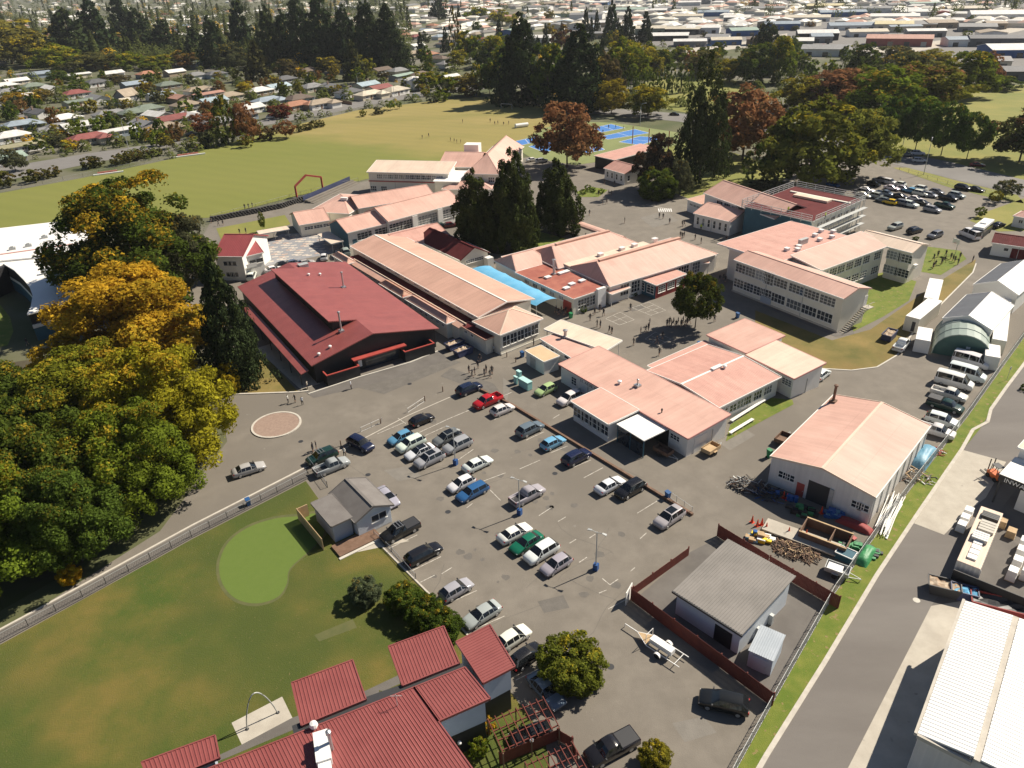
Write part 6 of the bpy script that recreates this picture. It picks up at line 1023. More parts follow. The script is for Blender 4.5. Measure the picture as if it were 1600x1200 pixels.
board_fence('dark red board fence between house yard and car park', [(985, 938), (1205, 1104)]); board_fence('dark red board fence behind the grey-roofed house', [(1120, 838), (1200, 888), (1308, 952)]); board_fence('short red board gate stretch left of the grey-roofed house', [(990, 930), (1076, 868)], 1.3)
q = MB(); p = G(982, 938); q.box(-.9, .9, -.05, .05, 0, 1.9); tag(q.build('corner_hoarding', 'wall_white', None, p, R(60)), 'white fence panel at the corner of the red fence', 'hoarding')
sheet('house_yard', [(995, 934), (1080, 862), (1120, 842), (1308, 955), (1212, 1088), (1205, 1100)], .04, 'asphalt_dark')
# --- trailers
def trailer(label, px, py, ang, m, name='trailer', L=2.6, W=1.5, load=None):
    t = thing(name, label, 'trailer', G(px, py), ang); q = MB(); z = .5
    q.box(-L / 2, L / 2, -W / 2, W / 2, z, z + .06); [q.box(-L / 2, L / 2, s * W / 2 - .03, s * W / 2 + .03, z + .06, z + .6) for s in (-1, 1)]; [q.box(x - .03, x + .03, -W / 2 + .03, W / 2 - .03, z + .06, z + .6) for x in (-L / 2 + .03, L / 2 - .03)]; q.build('tray', m, t); q = MB(); q.bar((L / 2, -.4, z), (L / 2 + 1.3, 0, z), .07); q.bar((L / 2, .4, z), (L / 2 + 1.3, 0, z), .07); q.bar((L / 2 + 1.2, 0, z), (L / 2 + 1.2, 0, .05), .06); q.build('drawbar', 'galv', t)
    for s in (-1, 1): q = MB(); q.tube([(0, -.1, 0), (0, .1, 0)], .31, 14); q.build('wheel', 'rubber', t, (-.1, s * (W / 2 + .14), .31)); q = MB(); q.box(-.45, .25, s * (W / 2 + .14) - .14, s * (W / 2 + .14) + .14, .66, .7); q.build('mudguard', m, t)
    if load: q = MB(); q.box(-L / 2 + .2, L * .2, -W / 2 + .1, W / 2 - .1, z + .07, z + .45); q.build('load', load, t)
    return t
trailer('timber-sided trailer with plywood load at the workshop corner', 1110, 707, R(40), 'timber', load='timber'); trailer('brown tray trailer in the shade under the workshop windows', 1036, 710, R(-50), 'timber_dark'); trailer('dark trailer behind the left side of the pink shed', 1222, 691, R(47), 'timber_dark'); trailer('white-tanked work trailer behind the yard heap', 1307, 897, R(-35), 'galv', load='white_paint'); trailer('small white trailer hitched near the workshop', 906, 619, R(38), 'white_paint', L=1.8, W=1.3)
t = thing('boat_trailer', 'open-framed trailer with plywood deck and white tank alone in the car park', 'trailer', G(1046, 1026), 0); p0, p1 = G(982, 976, .5), G(1074, 1036, .5); d = (p1 - p0); t.rotation_euler.z = math.atan2(d.y, d.x); t.location = G(1046, 1026); Lt = d.length; off = -(t.location - G(982, 976)).length; q = MB(); X = lambda f: off + Lt * f
q.bar((X(0), 0, .55), (X(.22), 0, .55), .08); [q.bar((X(.22), 0, .55), (X(.45), s * .85, .55), .07) for s in (-1, 1)]; [q.bar((X(.45), s * .85, .55), (X(1.0), s * .85, .55), .07) for s in (-1, 1)]; [q.bar((X(f), -.85, .55), (X(f), .85, .55), .06) for f in (.45, .62, .78, .92)]; q.bar((X(0), 0, .55), (X(-.01), 0, .05), .06); [q.bar((X(.42), s * .6, .55), (X(.42), s * .6, 1.7), .05) for s in (-1, 1)]; q.bar((X(.42), -.6, 1.7), (X(.42), .6, 1.7), .05); q.build('frame', 'white_paint', t); q = MB(); q.add([(X(.23), 0, .6), (X(.45), -.8, .6), (X(.45), .8, .6)], [(0, 1, 2)]); q.build('deck', 'timber', t); q = MB(); q.box(X(.46), X(.82), -.38, .38, .62, 1.2); q.build('tank', 'white_paint', t)
for s in (-1, 1): q = MB(); q.tube([(0, -.1, 0), (0, .1, 0)], .32, 14); q.build('wheel', 'rubber', t, (X(.66), s * 1.05, .32)); q = MB(); [q.bar((X(.66) + .4 * math.cos(a), s * 1.05, .32 + .42 * math.sin(a)), (X(.66) + .4 * math.cos(a + .5), s * 1.05, .32 + .42 * math.sin(a + .5)), .3, .03) for a in (.3, .8, 1.3, 1.8, 2.3)]; q.build('mudguard', 'white_paint', t)
# --- yard clutter by the pink shed
mat('cone_orange', (.75, .07, .02), None, rough=.5); mat('drum_blue', (.02, .10, .32), None, rough=.4); mat('tarp_blue', (.10, .26, .38), (.16, .34, .46), 1.0, .5, bump=.5, bscale=2); mat('tarp_green', (.03, .20, .07), (.05, .27, .10), 1.0, .5, bump=.5, bscale=3)
CN = MB(); CN.box(-.18, .18, -.18, .18, 0, .04); CN.lathe([(.14, .04), (.09, .35), (.03, .75), (.015, .78)], 10); CN = CN.mesh('traffic_cone', 'cone_orange')
cones = [(1175, 816), (1183, 822), (1190, 820), (1197, 827), (1232, 834), (1249, 838), (1259, 838), (1224, 778), (1229, 781), (1283, 802)]
for i, (x, y) in enumerate(sorted(cones)): o = tag(link('traffic_cone', CN, None, G(x, y), rnd.random()), f'{ordn(i)} orange traffic cone from the left in the shed yard', 'traffic cone', 'orange traffic cones'); o.scale = (1.4,) * 3
DR = MB(); DR.lathe([(.28, 0), (.29, .03), (.28, .3), (.30, .32), (.28, .34), (.28, .6), (.30, .62), (.28, .64), (.28, .88), (.24, .9)], 12); DRm = DR.mesh('drum', 'drum_blue')
for i, (x, y) in enumerate([(1179, 838), (1231, 781), (1236, 783), (1243, 784), (1214, 776), (1293, 806), (1299, 809)]): tag(link('drum', DRm, None, G(x, y), 0), f'{ordn(i)} of the blue drums around the shed, ' + ('standing by the red fence' if i == 0 else 'standing by the front wall'), 'drum', 'blue drums')
def heap(name, label, px, m, n, rad, hgt, seed, cat='heap', ln=(.5, 1.6), kind='bar'):
    r_ = random.Random(seed); q = MB()
    for i in range(n):
        a, d = r_.uniform(0, 6.28), rad * math.sqrt(r_.random()); z = hgt * max(0, 1 - d / rad) * r_.uniform(.3, 1) + .05; L_n = r_.uniform(*ln); b = r_.uniform(0, 6.28); e = Vector((math.cos(b), math.sin(b), r_.uniform(-.3, .5))) * L_n / 2; c = Vector((d * math.cos(a), d * math.sin(a) * .6, z + .1)); mi = r_.randrange(len(m))
        if kind == 'bar': q.bar(c - e, c + e, r_.uniform(.03, .1), None, mi)
        else: s = r_.uniform(.15, .45); q.box(c.x - s, c.x + s, c.y - s * .7, c.y + s * .7, c.z - s * .5, c.z + s * .5, mi)
    o = tag(q.build(name, m, None, G(*px), R(-25)), label, cat); return o
heap('scrap_heap', 'tangled heap of dark bicycle scrap at the left corner of the pink shed', (1172, 762), ['dark_metal', 'rubber', 'dark_metal', 'timber_dark', 'galv'], 190, 2.8, 1.6, 1); heap('scrap_heap', 'low heap of dark equipment against the pink shed wall', (1205, 775), ['dark_metal', 'rubber', 'dark_metal', 'drum_blue'], 110, 2.6, 1.2, 2, ln=(.4, 1.2)); heap('branch_heap', 'pile of cut branches behind the red fence', (1243, 862), ['timber_dark', 'bark', 'timber_dark', 'bark', 'timber'], 300, 2.7, .6, 3, ln=(.4, 1.5)); heap('rubble_heap', 'yellow and blue rubbish heap beside the red fence', (1188, 843), ['plastic', 'white_paint', 'tarp_blue', 'timber'], 36, 1.5, .6, 4, kind='box').color = (.8, .6, .03, 1); heap('green_heap', 'heap of green tarpaulins by the mesh fence', (1345, 862), ['tarp_green', 'dark_metal', 'tarp_green'], 60, 2.2, .9, 5, kind='box'); heap('green_heap', 'dark green mower shapes in the shed doorway shade', (1252, 800), ['tarp_green', 'dark_metal', 'rubber'], 40, 1.8, 1.0, 6, kind='box'); heap('blue_sack_heap', 'bright blue sacks against the front of the pink shed', (1302, 806), ['drum_blue', 'drum_blue', 'tarp_blue'], 34, 1.5, 1.1, 7, kind='box'); heap('debris_heap', 'broken timber and junk along the right side of the shed', (1420, 742), ['timber', 'dark_metal', 'galv', 'timber_dark'], 110, 3.4, .6, 8); heap('debris_heap', 'scattered white and red rags beside the blue tarpaulin', (1455, 705), ['white_paint', 'trim_red', 'timber'], 50, 1.8, .4, 9)
def lump(name, label, px, m, sx, sy, sz, ang, cat):
    q = MB(); n = 10; vs = []; r_ = random.Random(5)
    for i in range(n + 1):
        for j in range(n + 1): u, v = i / n * 2 - 1, j / n * 2 - 1; z = sz * max(0, (1 - abs(u) ** 3) * (1 - abs(v) ** 3)) ** .5; vs.append((u * sx, v * sy, z * r_.uniform(.88, 1.0)))
    q.add(vs, [(i * (n + 1) + j, (i + 1) * (n + 1) + j, (i + 1) * (n + 1) + j + 1, i * (n + 1) + j + 1) for i in range(n) for j in range(n)]); return tag(q.build(name, m, None, G(*px, .03), ang, True), label, cat)
lump('tarpaulin_bundle', 'pale blue tarpaulin over a stack right of the pink shed', (1443, 716), 'tarp_blue', 3.2, 1.1, 1.3, R(47), 'tarpaulin'); lump('tarpaulin_bundle', 'green covered load by the mesh fence', (1352, 870), 'tarp_green', 2.0, .8, 1.0, R(47), 'tarpaulin'); lump('garden_waste', 'dark red covered pile at the front corner of the shed', (1335, 822), 'wall_red', 2.2, .7, .8, R(-43), 'pile')
q = MB(); r_ = random.Random(4)
for i in range(26): y = r_.uniform(-.9, .9); s = r_.uniform(-1, 1); q.tube([(-4 + s, y, .1 + r_.random() * .5), (4 + s, y + r_.uniform(-.5, .5), .1 + r_.random() * .5)], .06, 6)
tag(q.build('pipe_bundle', 'white_paint', None, G(1389, 806), R(52)), 'bundle of long white pipes between shed and mesh fence', 'pipes')
b = Blk(t, (1190, 826), (1305, 868), (1200, 812), .5, 0, W=2.6); q = MB(); q.box(0, b.L, 0, 2.4, .3, .5); o = q.build('loading_ramp', 'concrete', None, b.P(0, 0), b.a); tag(o, 'long flat concrete ramp with cones in the shed yard', 'ramp')
t = thing('storage_bunker', 'open timber bunker of rusty iron in front of the pink shed', 'bunker', G(1250, 822), 0); b = Blk(t, (1248, 830), (1322, 858), (1258, 812), 1.3, 0, W=3.2); q = MB(); [q.box(x0, x1, y0, y1, 0, 1.3) for x0, x1, y0, y1 in ((0, b.L, 0, .12), (0, b.L, 3.08, 3.2), (0, .12, .12, 3.08), (b.L - .12, b.L, .12, 3.08), (b.L * .62, b.L * .62 + .1, .12, 3.08))]; b.part(q, 'bunker_wall', 'timber_dark'); q = MB(); [q.box(x0, x1, y0, y1, 1.3, 1.38) for x0, x1, y0, y1 in ((0, b.L, -.04, .16), (0, b.L, 3.04, 3.24))]; b.part(q, 'top_rail', 'timber')
t = thing('crate', 'white-framed teal crate box behind the branch heap', 'crate', G(1320, 872), R(-43)); q = MB(); q.box(-1, 1, -.8, .8, 0, .9); q.build('box', 'wall_teal', t); q = MB(); [q.bar(a, c, .1) for a, c in (((-1, -.8, .92), (1, -.8, .92)), ((1, -.8, .92), (1, .8, .92)), ((1, .8, .92), (-1, .8, .92)), ((-1, .8, .92), (-1, -.8, .92)))]; q.build('rim', 'white_paint', t)
wheelie(1201, 715, GR, 'bright green bin left of the pink shed corner', 1.3); wheelie(1331, 848, (.5, .03, .03), 'red bin lying near the shed front corner', .8)
# white bench seats on the strip lawn
for k, (a_, b_) in enumerate([((1142, 661), (1194, 628)), ((1140, 680), (1176, 658))]): A, B = G(*a_), G(*b_); d = B - A; t = thing('long_bench', ('upper', 'lower')[k] + ' long white bench on the strip lawn beside the workshop', 'bench', A, math.atan2(d.y, d.x), 'white benches'); L_ = d.length; q = MB(); q.box(0, L_, -.25, -.02, .42, .48); q.box(0, L_, .02, .25, .42, .48); q.build('seat', 'white_paint', t); [(lambda q: (q.box(x - .05, x + .05, -.25, .25, 0, .42), q.build('leg', 'galv', t)))(MB()) for x in (.3, L_ / 2, L_ - .3)]
# pergola by the red building
def pergola(label, c, nz, h=2.4):
    A, B, C, D = [G(x, y, h) for x, y in c]; t = thing('pergola', label, 'pergola', Vector((A.x, A.y, 0))); o = t.location; n = 9
    for i in range(n): q = MB(); q.bar(A.lerp(B, i / (n - 1)) - o, D.lerp(C, i / (n - 1)) - o, .07, .1); q.build('rafter', 'fence_red', t)
    for i in range(4): q = MB(); q.bar(A.lerp(D, .08 + i * .28) - o - Vector((0, 0, .12)), B.lerp(C, .08 + i * .28) - o - Vector((0, 0, .12)), .08, .12); q.build('beam', 'fence_red', t)
    for p in (A, B, C, D, A.lerp(B, .5), D.lerp(C, .5)): q = MB(); p = p - o; q.box(p.x - .06, p.x + .06, p.y - .06, p.y + .06, 0, h - .1); q.build('post', 'timber_dark', t)
pergola('dark red timber pergola over the black car', [(762, 1123), (848, 1088), (874, 1136), (786, 1176)], 8); pergola('dark red timber pergola at the bottom edge', [(820, 1190), (893, 1158), (925, 1215), (850, 1250)], 8); board_fence('dark red slatted fence between the two pergolas', [(782, 1195), (872, 1157), (893, 1170), (900, 1192)], 1.6)
for k, (x, y) in enumerate([(720, 1180), (831, 1176)]): t = thing('garden_lamp', ('left', 'right')[k] + ' white globe lamp in the garden below the red building', 'lamp', G(x, y)); q = MB(); q.tube([(0, 0, 0), (0, 0, 1.6)], .04, 6); q.build('pole', 'dark_metal', t); q = MB(); q.lathe([(.05, 1.58), (.18, 1.68), (.2, 1.78), (.14, 1.9), (.02, 1.95)], 10); q.build('globe', 'white_paint', t, smooth=True)
# hoop on the concrete pad, arch over the field path
t = thing('metal_hoop', 'curved steel hoop standing on the concrete pad of the lawn', 'hoop', G(386, 1140)); A, B = G(386, 1140) - t.location, G(434, 1114) - t.location; q = MB(); q.tube([A.lerp(B, u) + Vector((0, 0, 4.0 * math.sin(math.pi * u) ** .75)) for u in [i / 16 for i in range(17)]], .06, 8); q.build('hoop', 'galv', t); [(lambda q: (q.lathe([(.2, 0), (.2, .06), (.02, .08)], 10, p.x, p.y), q.build('foot_plate', 'dark_metal', t)))(MB()) for p in (A, B)]
t = thing('gateway_arch', 'dark red angular gateway arch at the edge of the sports field', 'arch', G(464, 308)); P = [G(464, 308), G(461, 291, 0), G(481, 277, 0), G(502, 282, 0), G(504, 298)]; A, B = G(464, 309), G(505, 299); q = MB(); hs = [(0, 0), (0, 3.6), (.45, 6.2), (1, 4.6), (1, 0)]; pts = [A.lerp(B, u) + Vector((0, 0, z)) - t.location for u, z in hs]; [q.bar(pts[i], pts[i + 1], .5, .5) for i in range(4)]; q.build('frame', 'trim_red', t)
t = thing('terrace_seating', 'curved concrete terrace with blue back rail beside the field', 'terrace', G(500, 315)); A, B = G(488, 318), G(560, 286); q = MB(); d = (B - A); nn = Vector((-d.y, d.x, 0)).normalized(); [q.bar(A + nn * (k * 1.1) + Vector((0, 0, .1 + .16 * k)) - t.location, B + nn * (k * 1.1) + Vector((0, 0, .1 + .16 * k)) - t.location, 1.1, .2 + .32 * k) for k in range(3)]; q.build('steps', 'asphalt', t); q = MB(); q.bar(A + nn * 3.2 + Vector((0, 0, 1.3)) - t.location, B + nn * 3.2 + Vector((0, 0, 1.3)) - t.location, .1, 1.4); q.build('back_rail', 'skip_navy', t)
for k, (x, y) in enumerate([(1489, 397)]): t = thing('basketball_hoop', 'white basketball hoop beside the end wall of the two-storey block', 'basketball hoop', G(1492, 398), R(200)); q = MB(); q.tube([(0, 0, 0), (0, 0, 2.8), (.7, 0, 3.2)], .07, 6); q.build('pole', 'galv', t); q = MB(); q.box(.7, .76, -.9, .9, 2.8, 3.9); q.build('backboard', 'white_paint', t); q = MB(); [q.bar((1 + .23 * math.cos(i), .23 * math.sin(i), 3.0), (1 + .23 * math.cos(i + .6), .23 * math.sin(i + .6), 3.0), .03) for i in [j * .6 for j in range(11)]]; q.build('ring', 'cone_orange', t)
t = thing('round_sign', 'small round sign on a post in the right verge', 'sign', G(1573, 594)); q = MB(); q.tube([(0, 0, 0), (0, 0, 2.3)], .03, 6); q.build('post', 'galv', t); q = MB(); q.tube([(0, -.02, 2.2), (0, .02, 2.2)], .32, 16); q.build('plate', 'galv', t, rot=R(35))
t = thing('goal_frame', 'white goal frame at the far end of the field', 'goal', G(783, 170)); q = MB(); A, B = Vector(), G(800, 171) - G(783, 170); q.bar(A, A + Vector((0, 0, 2.4)), .12); q.bar(B, B + Vector((0, 0, 2.4)), .12); q.bar(A + Vector((0, 0, 2.4)), B + Vector((0, 0, 2.4)), .12); q.build('frame', 'white_paint', t)
t = thing('roller', 'long white tank roller lying at the field edge', 'roller', G(815, 199), R(25)); q = MB(); q.tube([(-3, 0, .9), (3, 0, .9)], .9, 12); q.build('drum', 'white_paint', t); q = MB(); q.bar((-3, 0, .3), (-4.5, 0, .3), .1); q.build('drawbar', 'galv', t)
for k, (x, y, s) in enumerate([(170, 272, 5), (296, 244, 6)]): t = thing('cricket_screen', ('left', 'right')[k] + ' low brick-red and white strip on the field edge', 'screen', G(x, y), R(28)); q = MB(); q.box(-s, s, -.4, .4, 0, .5); q.build('base', 'white_paint', t); q = MB(); q.box(-s * .7, s * .6, .4, 1.4, 0, .9); q.build('bricks', 'roof_red_flat', t)
for k, x in enumerate((988, 1013, 1044, 1060)): q = MB(); q.tube([(0, 0, 0), (0, 0, 6.5)], .16, 8); tag(q.build('red_pole', 'trim_red', None, G(x, 225 + k * 4)), f'{ORD[k]} tall red pole from the left beside the blue courts', 'pole', 'red poles')
# ================================================================ trees
def leaf_mesh(name, C, N, S, shade, mix, m):
    "one mesh of diamond leaves: centres C, normals N, sizes S"
    n = len(C); g = np.random.default_rng(len(C)); N = N / np.linalg.norm(N, axis=1, keepdims=True)
    a = np.cross(N, g.normal(size=(n, 3))); a /= np.linalg.norm(a, axis=1, keepdims=True) + 1e-9; b = np.cross(N, a); S = S[:, None]
    V = np.stack([C + a * S, C + b * S * .62 - N * S * .12, C - a * S, C - b * S * .62 - N * S * .12], 1).reshape(-1, 3)
    me = bpy.data.meshes.new(name); me.vertices.add(n * 4); me.vertices.foreach_set('co', V.astype(np.float32).ravel()); me.loops.add(n * 4); me.loops.foreach_set('vertex_index', np.arange(n * 4, dtype=np.int32)); me.polygons.add(n); me.polygons.foreach_set('loop_start', np.arange(0, n * 4, 4, dtype=np.int32))
    at = me.attributes.new('leaf', 'FLOAT_COLOR', 'FACE'); col = np.ones((n, 4), np.float32); col[:, 0] = shade; col[:, 1] = mix; at.data.foreach_set('color', col.ravel()); me.materials.append(MATS[m]); me.update(calc_edges=True); return me
def sph(g, n):
    v = g.normal(size=(n, 3)); return v / np.linalg.norm(v, axis=1, keepdims=True)
def crown(kind, seed, nc, nl, size, z0=.22, m='leaves_gold'):
    "leaf clumps spread through a crown of unit height and unit width"
    g = np.random.default_rng(seed); cc, rc = [], []
    if kind == 'broad':
        lob = [(.26 * math.cos(k * 1.05 + seed), .26 * math.sin(k * 1.05 + seed), g.uniform(.28, .58), g.uniform(.20, .27)) for k in range(6)] + [(g.uniform(-.12, .12), g.uniform(-.12, .12), g.uniform(.68, .76), g.uniform(.21, .26)) for _ in range(3)] + [(0, 0, .56, .40)]
        while len(cc) < nc:
            x, y, z, r = lob[g.integers(len(lob))]; d = sph(g, 1)[0]; p = np.array((x, y, z)) + d * r * g.uniform(.55, 1.0) * np.array((1, 1, .98))
            if p[2] < z0 or np.hypot(p[0], p[1]) > .52: continue
            cc.append(p); rc.append(g.uniform(.055, .105))
    elif kind == 'round':
        while len(cc) < nc:
            d = sph(g, 1)[0]; p = np.array((0, 0, .60)) + d * np.array((.45, .45, .39)) * g.uniform(.45, 1.0) ** .6 * (1 + .10 * math.sin(5 * d[0] + seed) * math.cos(4 * d[1]))
            if p[2] < z0: continue
            cc.append(p); rc.append(g.uniform(.06, .10))
    elif kind == 'bush':
        while len(cc) < nc:
            d = sph(g, 1)[0]; p = np.array((0, 0, .42)) + d * np.array((.44, .44, .50)) * g.uniform(.35, 1) ** .6
            if p[2] < .03: continue
            cc.append(p); rc.append(g.uniform(.06, .11))
    elif kind == 'conifer':
        while len(cc) < nc:
            z = 1 - g.random() ** .62 * (1 - z0); w = .50 * ((1 - z) / (1 - z0)) ** .78 + .02; tier = .78 + .22 * math.sin(z * 46 + seed); a = g.uniform(0, 6.28); r = w * tier * g.uniform(.55, 1.0) * (1 + .16 * math.sin(3 * a + seed + z * 9)); cc.append(np.array((r * math.cos(a), r * math.sin(a), z - r * .10))); rc.append(g.uniform(.026, .05) + w * .10)
    elif kind == 'column':
        while len(cc) < nc:
            z = z0 + g.random() * (1 - z0); u = (z - z0) / (1 - z0); w = .42 * math.sin(math.pi * min(1, .16 + .84 * u)) ** .6 + .02; a = g.uniform(0, 6.28); r = w * g.uniform(.7, 1.0) * (1 + .15 * math.sin(4 * a + z * 14 + seed)); cc.append(np.array((r * math.cos(a), r * math.sin(a), z))); rc.append(g.uniform(.05, .085))
    elif kind == 'flame':      # several upright leaders, as an old cypress
        lead = [(.22 * math.cos(k * .9 + seed), .22 * math.sin(k * .9 + seed), g.uniform(.48, .80), g.uniform(.20, .26)) for k in range(7)] + [(.03, .02, 1.0, .34), (-.08, .05, .9, .28)]
        while len(cc) < nc:
            x, y, h, w = lead[g.integers(len(lead))]; u = g.random() ** .8; z = .05 + u * (h - .05); ww = w * (1 - u ** 2.2) ** .7 * (.55 + .45 * min(1, u * 5)) + .012; a = g.uniform(0, 6.28); r = ww * g.uniform(.75, 1.05); k = 1 - .45 * u; cc.append(np.array((x * k * 1.25 + r * math.cos(a), y * k * 1.25 + r * math.sin(a), z))); rc.append(g.uniform(.05, .08))
    cc, rc = np.array(cc), np.array(rc); ids = g.integers(len(cc), size=nl); d = sph(g, nl); ax = cc[ids] - np.array((0, 0, .5)); out = ax / (np.linalg.norm(ax, axis=1, keepdims=True) + 1e-6)
    d = d + out * .55 + np.array((0, 0, .35)); d /= np.linalg.norm(d, axis=1, keepdims=True); st = np.array((1, 1, 1.5 if kind == 'flame' else 1.0)); C = cc[ids] + d * rc[ids][:, None] * g.uniform(.55, 1.08, (nl, 1)) * st
    N = d + g.normal(size=(nl, 3)) * .55; shade = np.clip(.5 + g.normal(size=nl) * .2 + (g.random(len(cc)) - .5)[ids] * .5, 0, 1); mixv = np.clip(g.random(len(cc))[ids] * .45 + g.random(nl) * .5 + (.62 - C[:, 2]) * .5 - C[:, 0] * .2, 0.001, .999)
    return leaf_mesh('crown', C, N, size * np.exp(g.normal(size=nl) * .32), shade, mixv, m)
def trunk(kind, seed):
    r_ = random.Random(seed); q = MB(); top = .9 if kind in ('conifer',) else .55
    q.tube([(0, 0, -.02), (0, 0, .04), (.006, .004, .2), (-.004, .01, .4), (0, 0, top)], [.034, .024, .019, .015, .004], 7)
    if kind in ('broad', 'round'):
        for k in range(7): a = r_.uniform(0, 6.28); z = r_.uniform(.18, .38); e = r_.uniform(.22, .36); q.tube([(0, 0, z), (e * .5 * math.cos(a), e * .5 * math.sin(a), z + .14), (e * math.cos(a), e * math.sin(a), z + r_.uniform(.22, .36))], [.012, .008, .003], 5)
    return q.mesh('trunk', 'bark', True)
TK = {k: [trunk(k, i) for i in range(2)] for k in ('broad', 'round', 'conifer', 'bush', 'column', 'flame')}
CR = {}
SPEC = {('broad', 'near'): (200, 62000, .0105), ('broad', 'mid'): (130, 9000, .021), ('broad', 'far'): (70, 2000, .040), ('round', 'near'): (160, 22000, .016), ('round', 'mid'): (90, 5000, .024), ('round', 'far'): (50, 1200, .042), ('conifer', 'near'): (420, 32000, .013), ('conifer', 'mid'): (320, 11000, .019), ('conifer', 'far'): (170, 2400, .036), ('bush', 'near'): (150, 22000, .017), ('bush', 'mid'): (50, 1500, .045), ('bush', 'far'): (30, 500, .07), ('column', 'near'): (90, 6000, .02), ('column', 'mid'): (80, 2500, .03), ('column', 'far'): (60, 900, .045), ('flame', 'near'): (260, 34000, .0155), ('flame', 'mid'): (200, 14000, .015), ('flame', 'far'): (90, 1500, .032)}
def crown_mesh(kind, lod, var, pal):
    k = (kind, lod, var, pal)
    if k not in CR: nc, nl, s = SPEC[kind, lod]; CR[k] = crown(kind, 11 + var * 7 + len(kind), nc, nl, s, m=pal, z0=(.10 if lod == 'near' else .04) if kind == 'broad' else (.05 if kind in ('conifer', 'column') else .17))
    return CR[k]
GREEN, DKGREEN, OLIVE, YGREEN, CONI, RUST, GREY, GOLD, LIME = (.098, .128, .014), (.060, .086, .014), (.155, .15, .02), (.21, .205, .016), (.026, .038, .015), (.15, .07, .035), (.085, .09, .045), (.26, .16, .014), (.10, .14, .02)
def hgt(px, py, topy):
    b = G(px, py); d = ray(px, topy); k = math.hypot(b.x, b.y) / math.hypot(d.x, d.y); return CAM_H + d.z * k
TREES = []
def tree(px, py, topy, wpx, kind, col, label, autumn=0.0, pal='leaves_gold', lod=None, cat=None, group=None, h=None, z=0):
    b = G(px, py); D = math.sqrt(b.x ** 2 + b.y ** 2 + CAM_H ** 2); h = h or max(1.0, hgt(px, py, topy)); w = wpx * D / FPX
    if kind in ('broad', 'round'): h = max(h - .07 * w, h * .8)
    return wtree(b, h, w, kind, col, label, autumn, pal, lod or ('near' if D < 190 else ('mid' if D < 420 else 'far')), cat, group)
def wtree(b, h, w, kind, col, label, autumn=0., pal='leaves_gold', lod='far', cat=None, group=None):
    name = {'broad': 'broadleaf_tree', 'round': 'round_tree', 'conifer': 'conifer_tree', 'column': 'columnar_tree', 'flame': 'cypress_tree', 'bush': 'bush'}[kind]
    t = thing(name, label, cat or ('bush' if kind == 'bush' else 'tree'), (b.x, b.y, .02), rnd.uniform(0, 6.28), group); v = rnd.randrange(3 if lod != 'near' else 2)
    c = link('crown', crown_mesh(kind, lod, v, pal), t); c.scale = (w, w, h); j = rnd.uniform(.88, 1.12); c.color = (col[0] * j * rnd.uniform(.94, 1.06), col[1] * j, col[2] * j, autumn)
    if kind != 'bush': k = link('trunk', TK[kind][v % 2], t); tw = max(.5 * w, .35 * h) if kind != 'column' else .5 * h; k.scale = (tw, tw, h)
    return t
# big autumn trees at the left
for a in [(228, 474, 256, 215, 'broad', DKGREEN, 'tall dark broadleaf tree with rust-gold top beside the curved building', .16), (296, 456, 318, 100, 'broad', GREY, 'grey-green tree squeezed between the tall tree and red-roofed house', .0), (222, 590, 392, 245, 'broad', (.27, .20, .02), 'golden orange broadleaf tree left of the dark conifer', .62),
          (275, 720, 516, 195, 'broad', (.26, .235, .018), 'yellow-green broadleaf tree overhanging the roundabout road', .12), (150, 690, 528, 190, 'broad', (.14, .155, .016), 'green broadleaf tree at the middle of the left tree mass', .0), (15, 700, 548, 190, 'broad', DKGREEN, 'dark green broadleaf tree at the left picture edge', .02), (225, 790, 610, 170, 'broad', GREEN, 'green tree with dangling yellow tips above the footpath', .03), (85, 820, 600, 190, 'broad', DKGREEN, 'dark green tree in the second rank of the left mass', .0), (10, 900, 690, 190, 'broad', GREEN, 'low green tree at the lower left edge by the road', .02), (130, 875, 700, 150, 'broad', DKGREEN, 'dark tree leaning towards the shaded road', .0), (-90, 800, 600, 200, 'broad', GREEN, 'green tree cut by the left picture edge', .0)]: tree(*a, lod='near')
tree(372, 594, 396, 100, 'conifer', CONI, 'dark conifer beside the hall roof', .1, 'leaves_conifer', 'near'); tree(360, 612, 560, 40, 'bush', (.34, .25, .012), 'bright yellow foliage patch under the dark conifer', .6, 'leaves_yellow', 'near'); tree(112, 908, 880, 34, 'bush', (.40, .22, .01), 'small golden shrub beside the shaded footpath', .5, 'leaves_yellow', 'near')
tree(893, 1058, 975, 110, 'bush', (.095, .108, .016), 'round green-gold tree beside the silver-blue coupe', .10, 'leaves_yellow', 'near', 'tree', h=4.6); tree(1022, 1196, 1146, 50, 'bush', OLIVE, 'small green-gold bush at the bottom edge beside the black pickup', .2, 'leaves_yellow', 'near', h=2.6); tree(573, 938, 885, 54, 'bush', (.075, .095, .05), 'round grey-green bush on the lawn', 0, lod='near', h=3.3); tree(632, 952, 890, 62, 'bush', DKGREEN, 'upper dark hedge bush between lawn and parked cars', .08, lod='near', h=3.4); tree(664, 972, 915, 66, 'bush', DKGREEN, 'middle dark hedge bush between lawn and parked cars', .05, lod='near', h=3.6); tree(692, 998, 935, 66, 'bush', DKGREEN, 'lower dark hedge bush touching the red roof module', .05, lod='near', h=3.8); tree(748, 1180, 1150, 34, 'bush', GREEN, 'small bush in the shaded garden of the red building', .1, lod='mid'); tree(762, 1142, 1120, 26, 'bush', (.2, .12, .02), 'dry orange shrub at the pergola corner', .5, lod='mid'); tree(597, 1090, 1082, 10, 'bush', GREEN, 'tiny plant in the roof path gutter', 0, lod='far')
tree(1086, 512, 424, 72, 'round', (.052, .070, .014), 'round dark tree standing in the asphalt court', 0, lod='near')
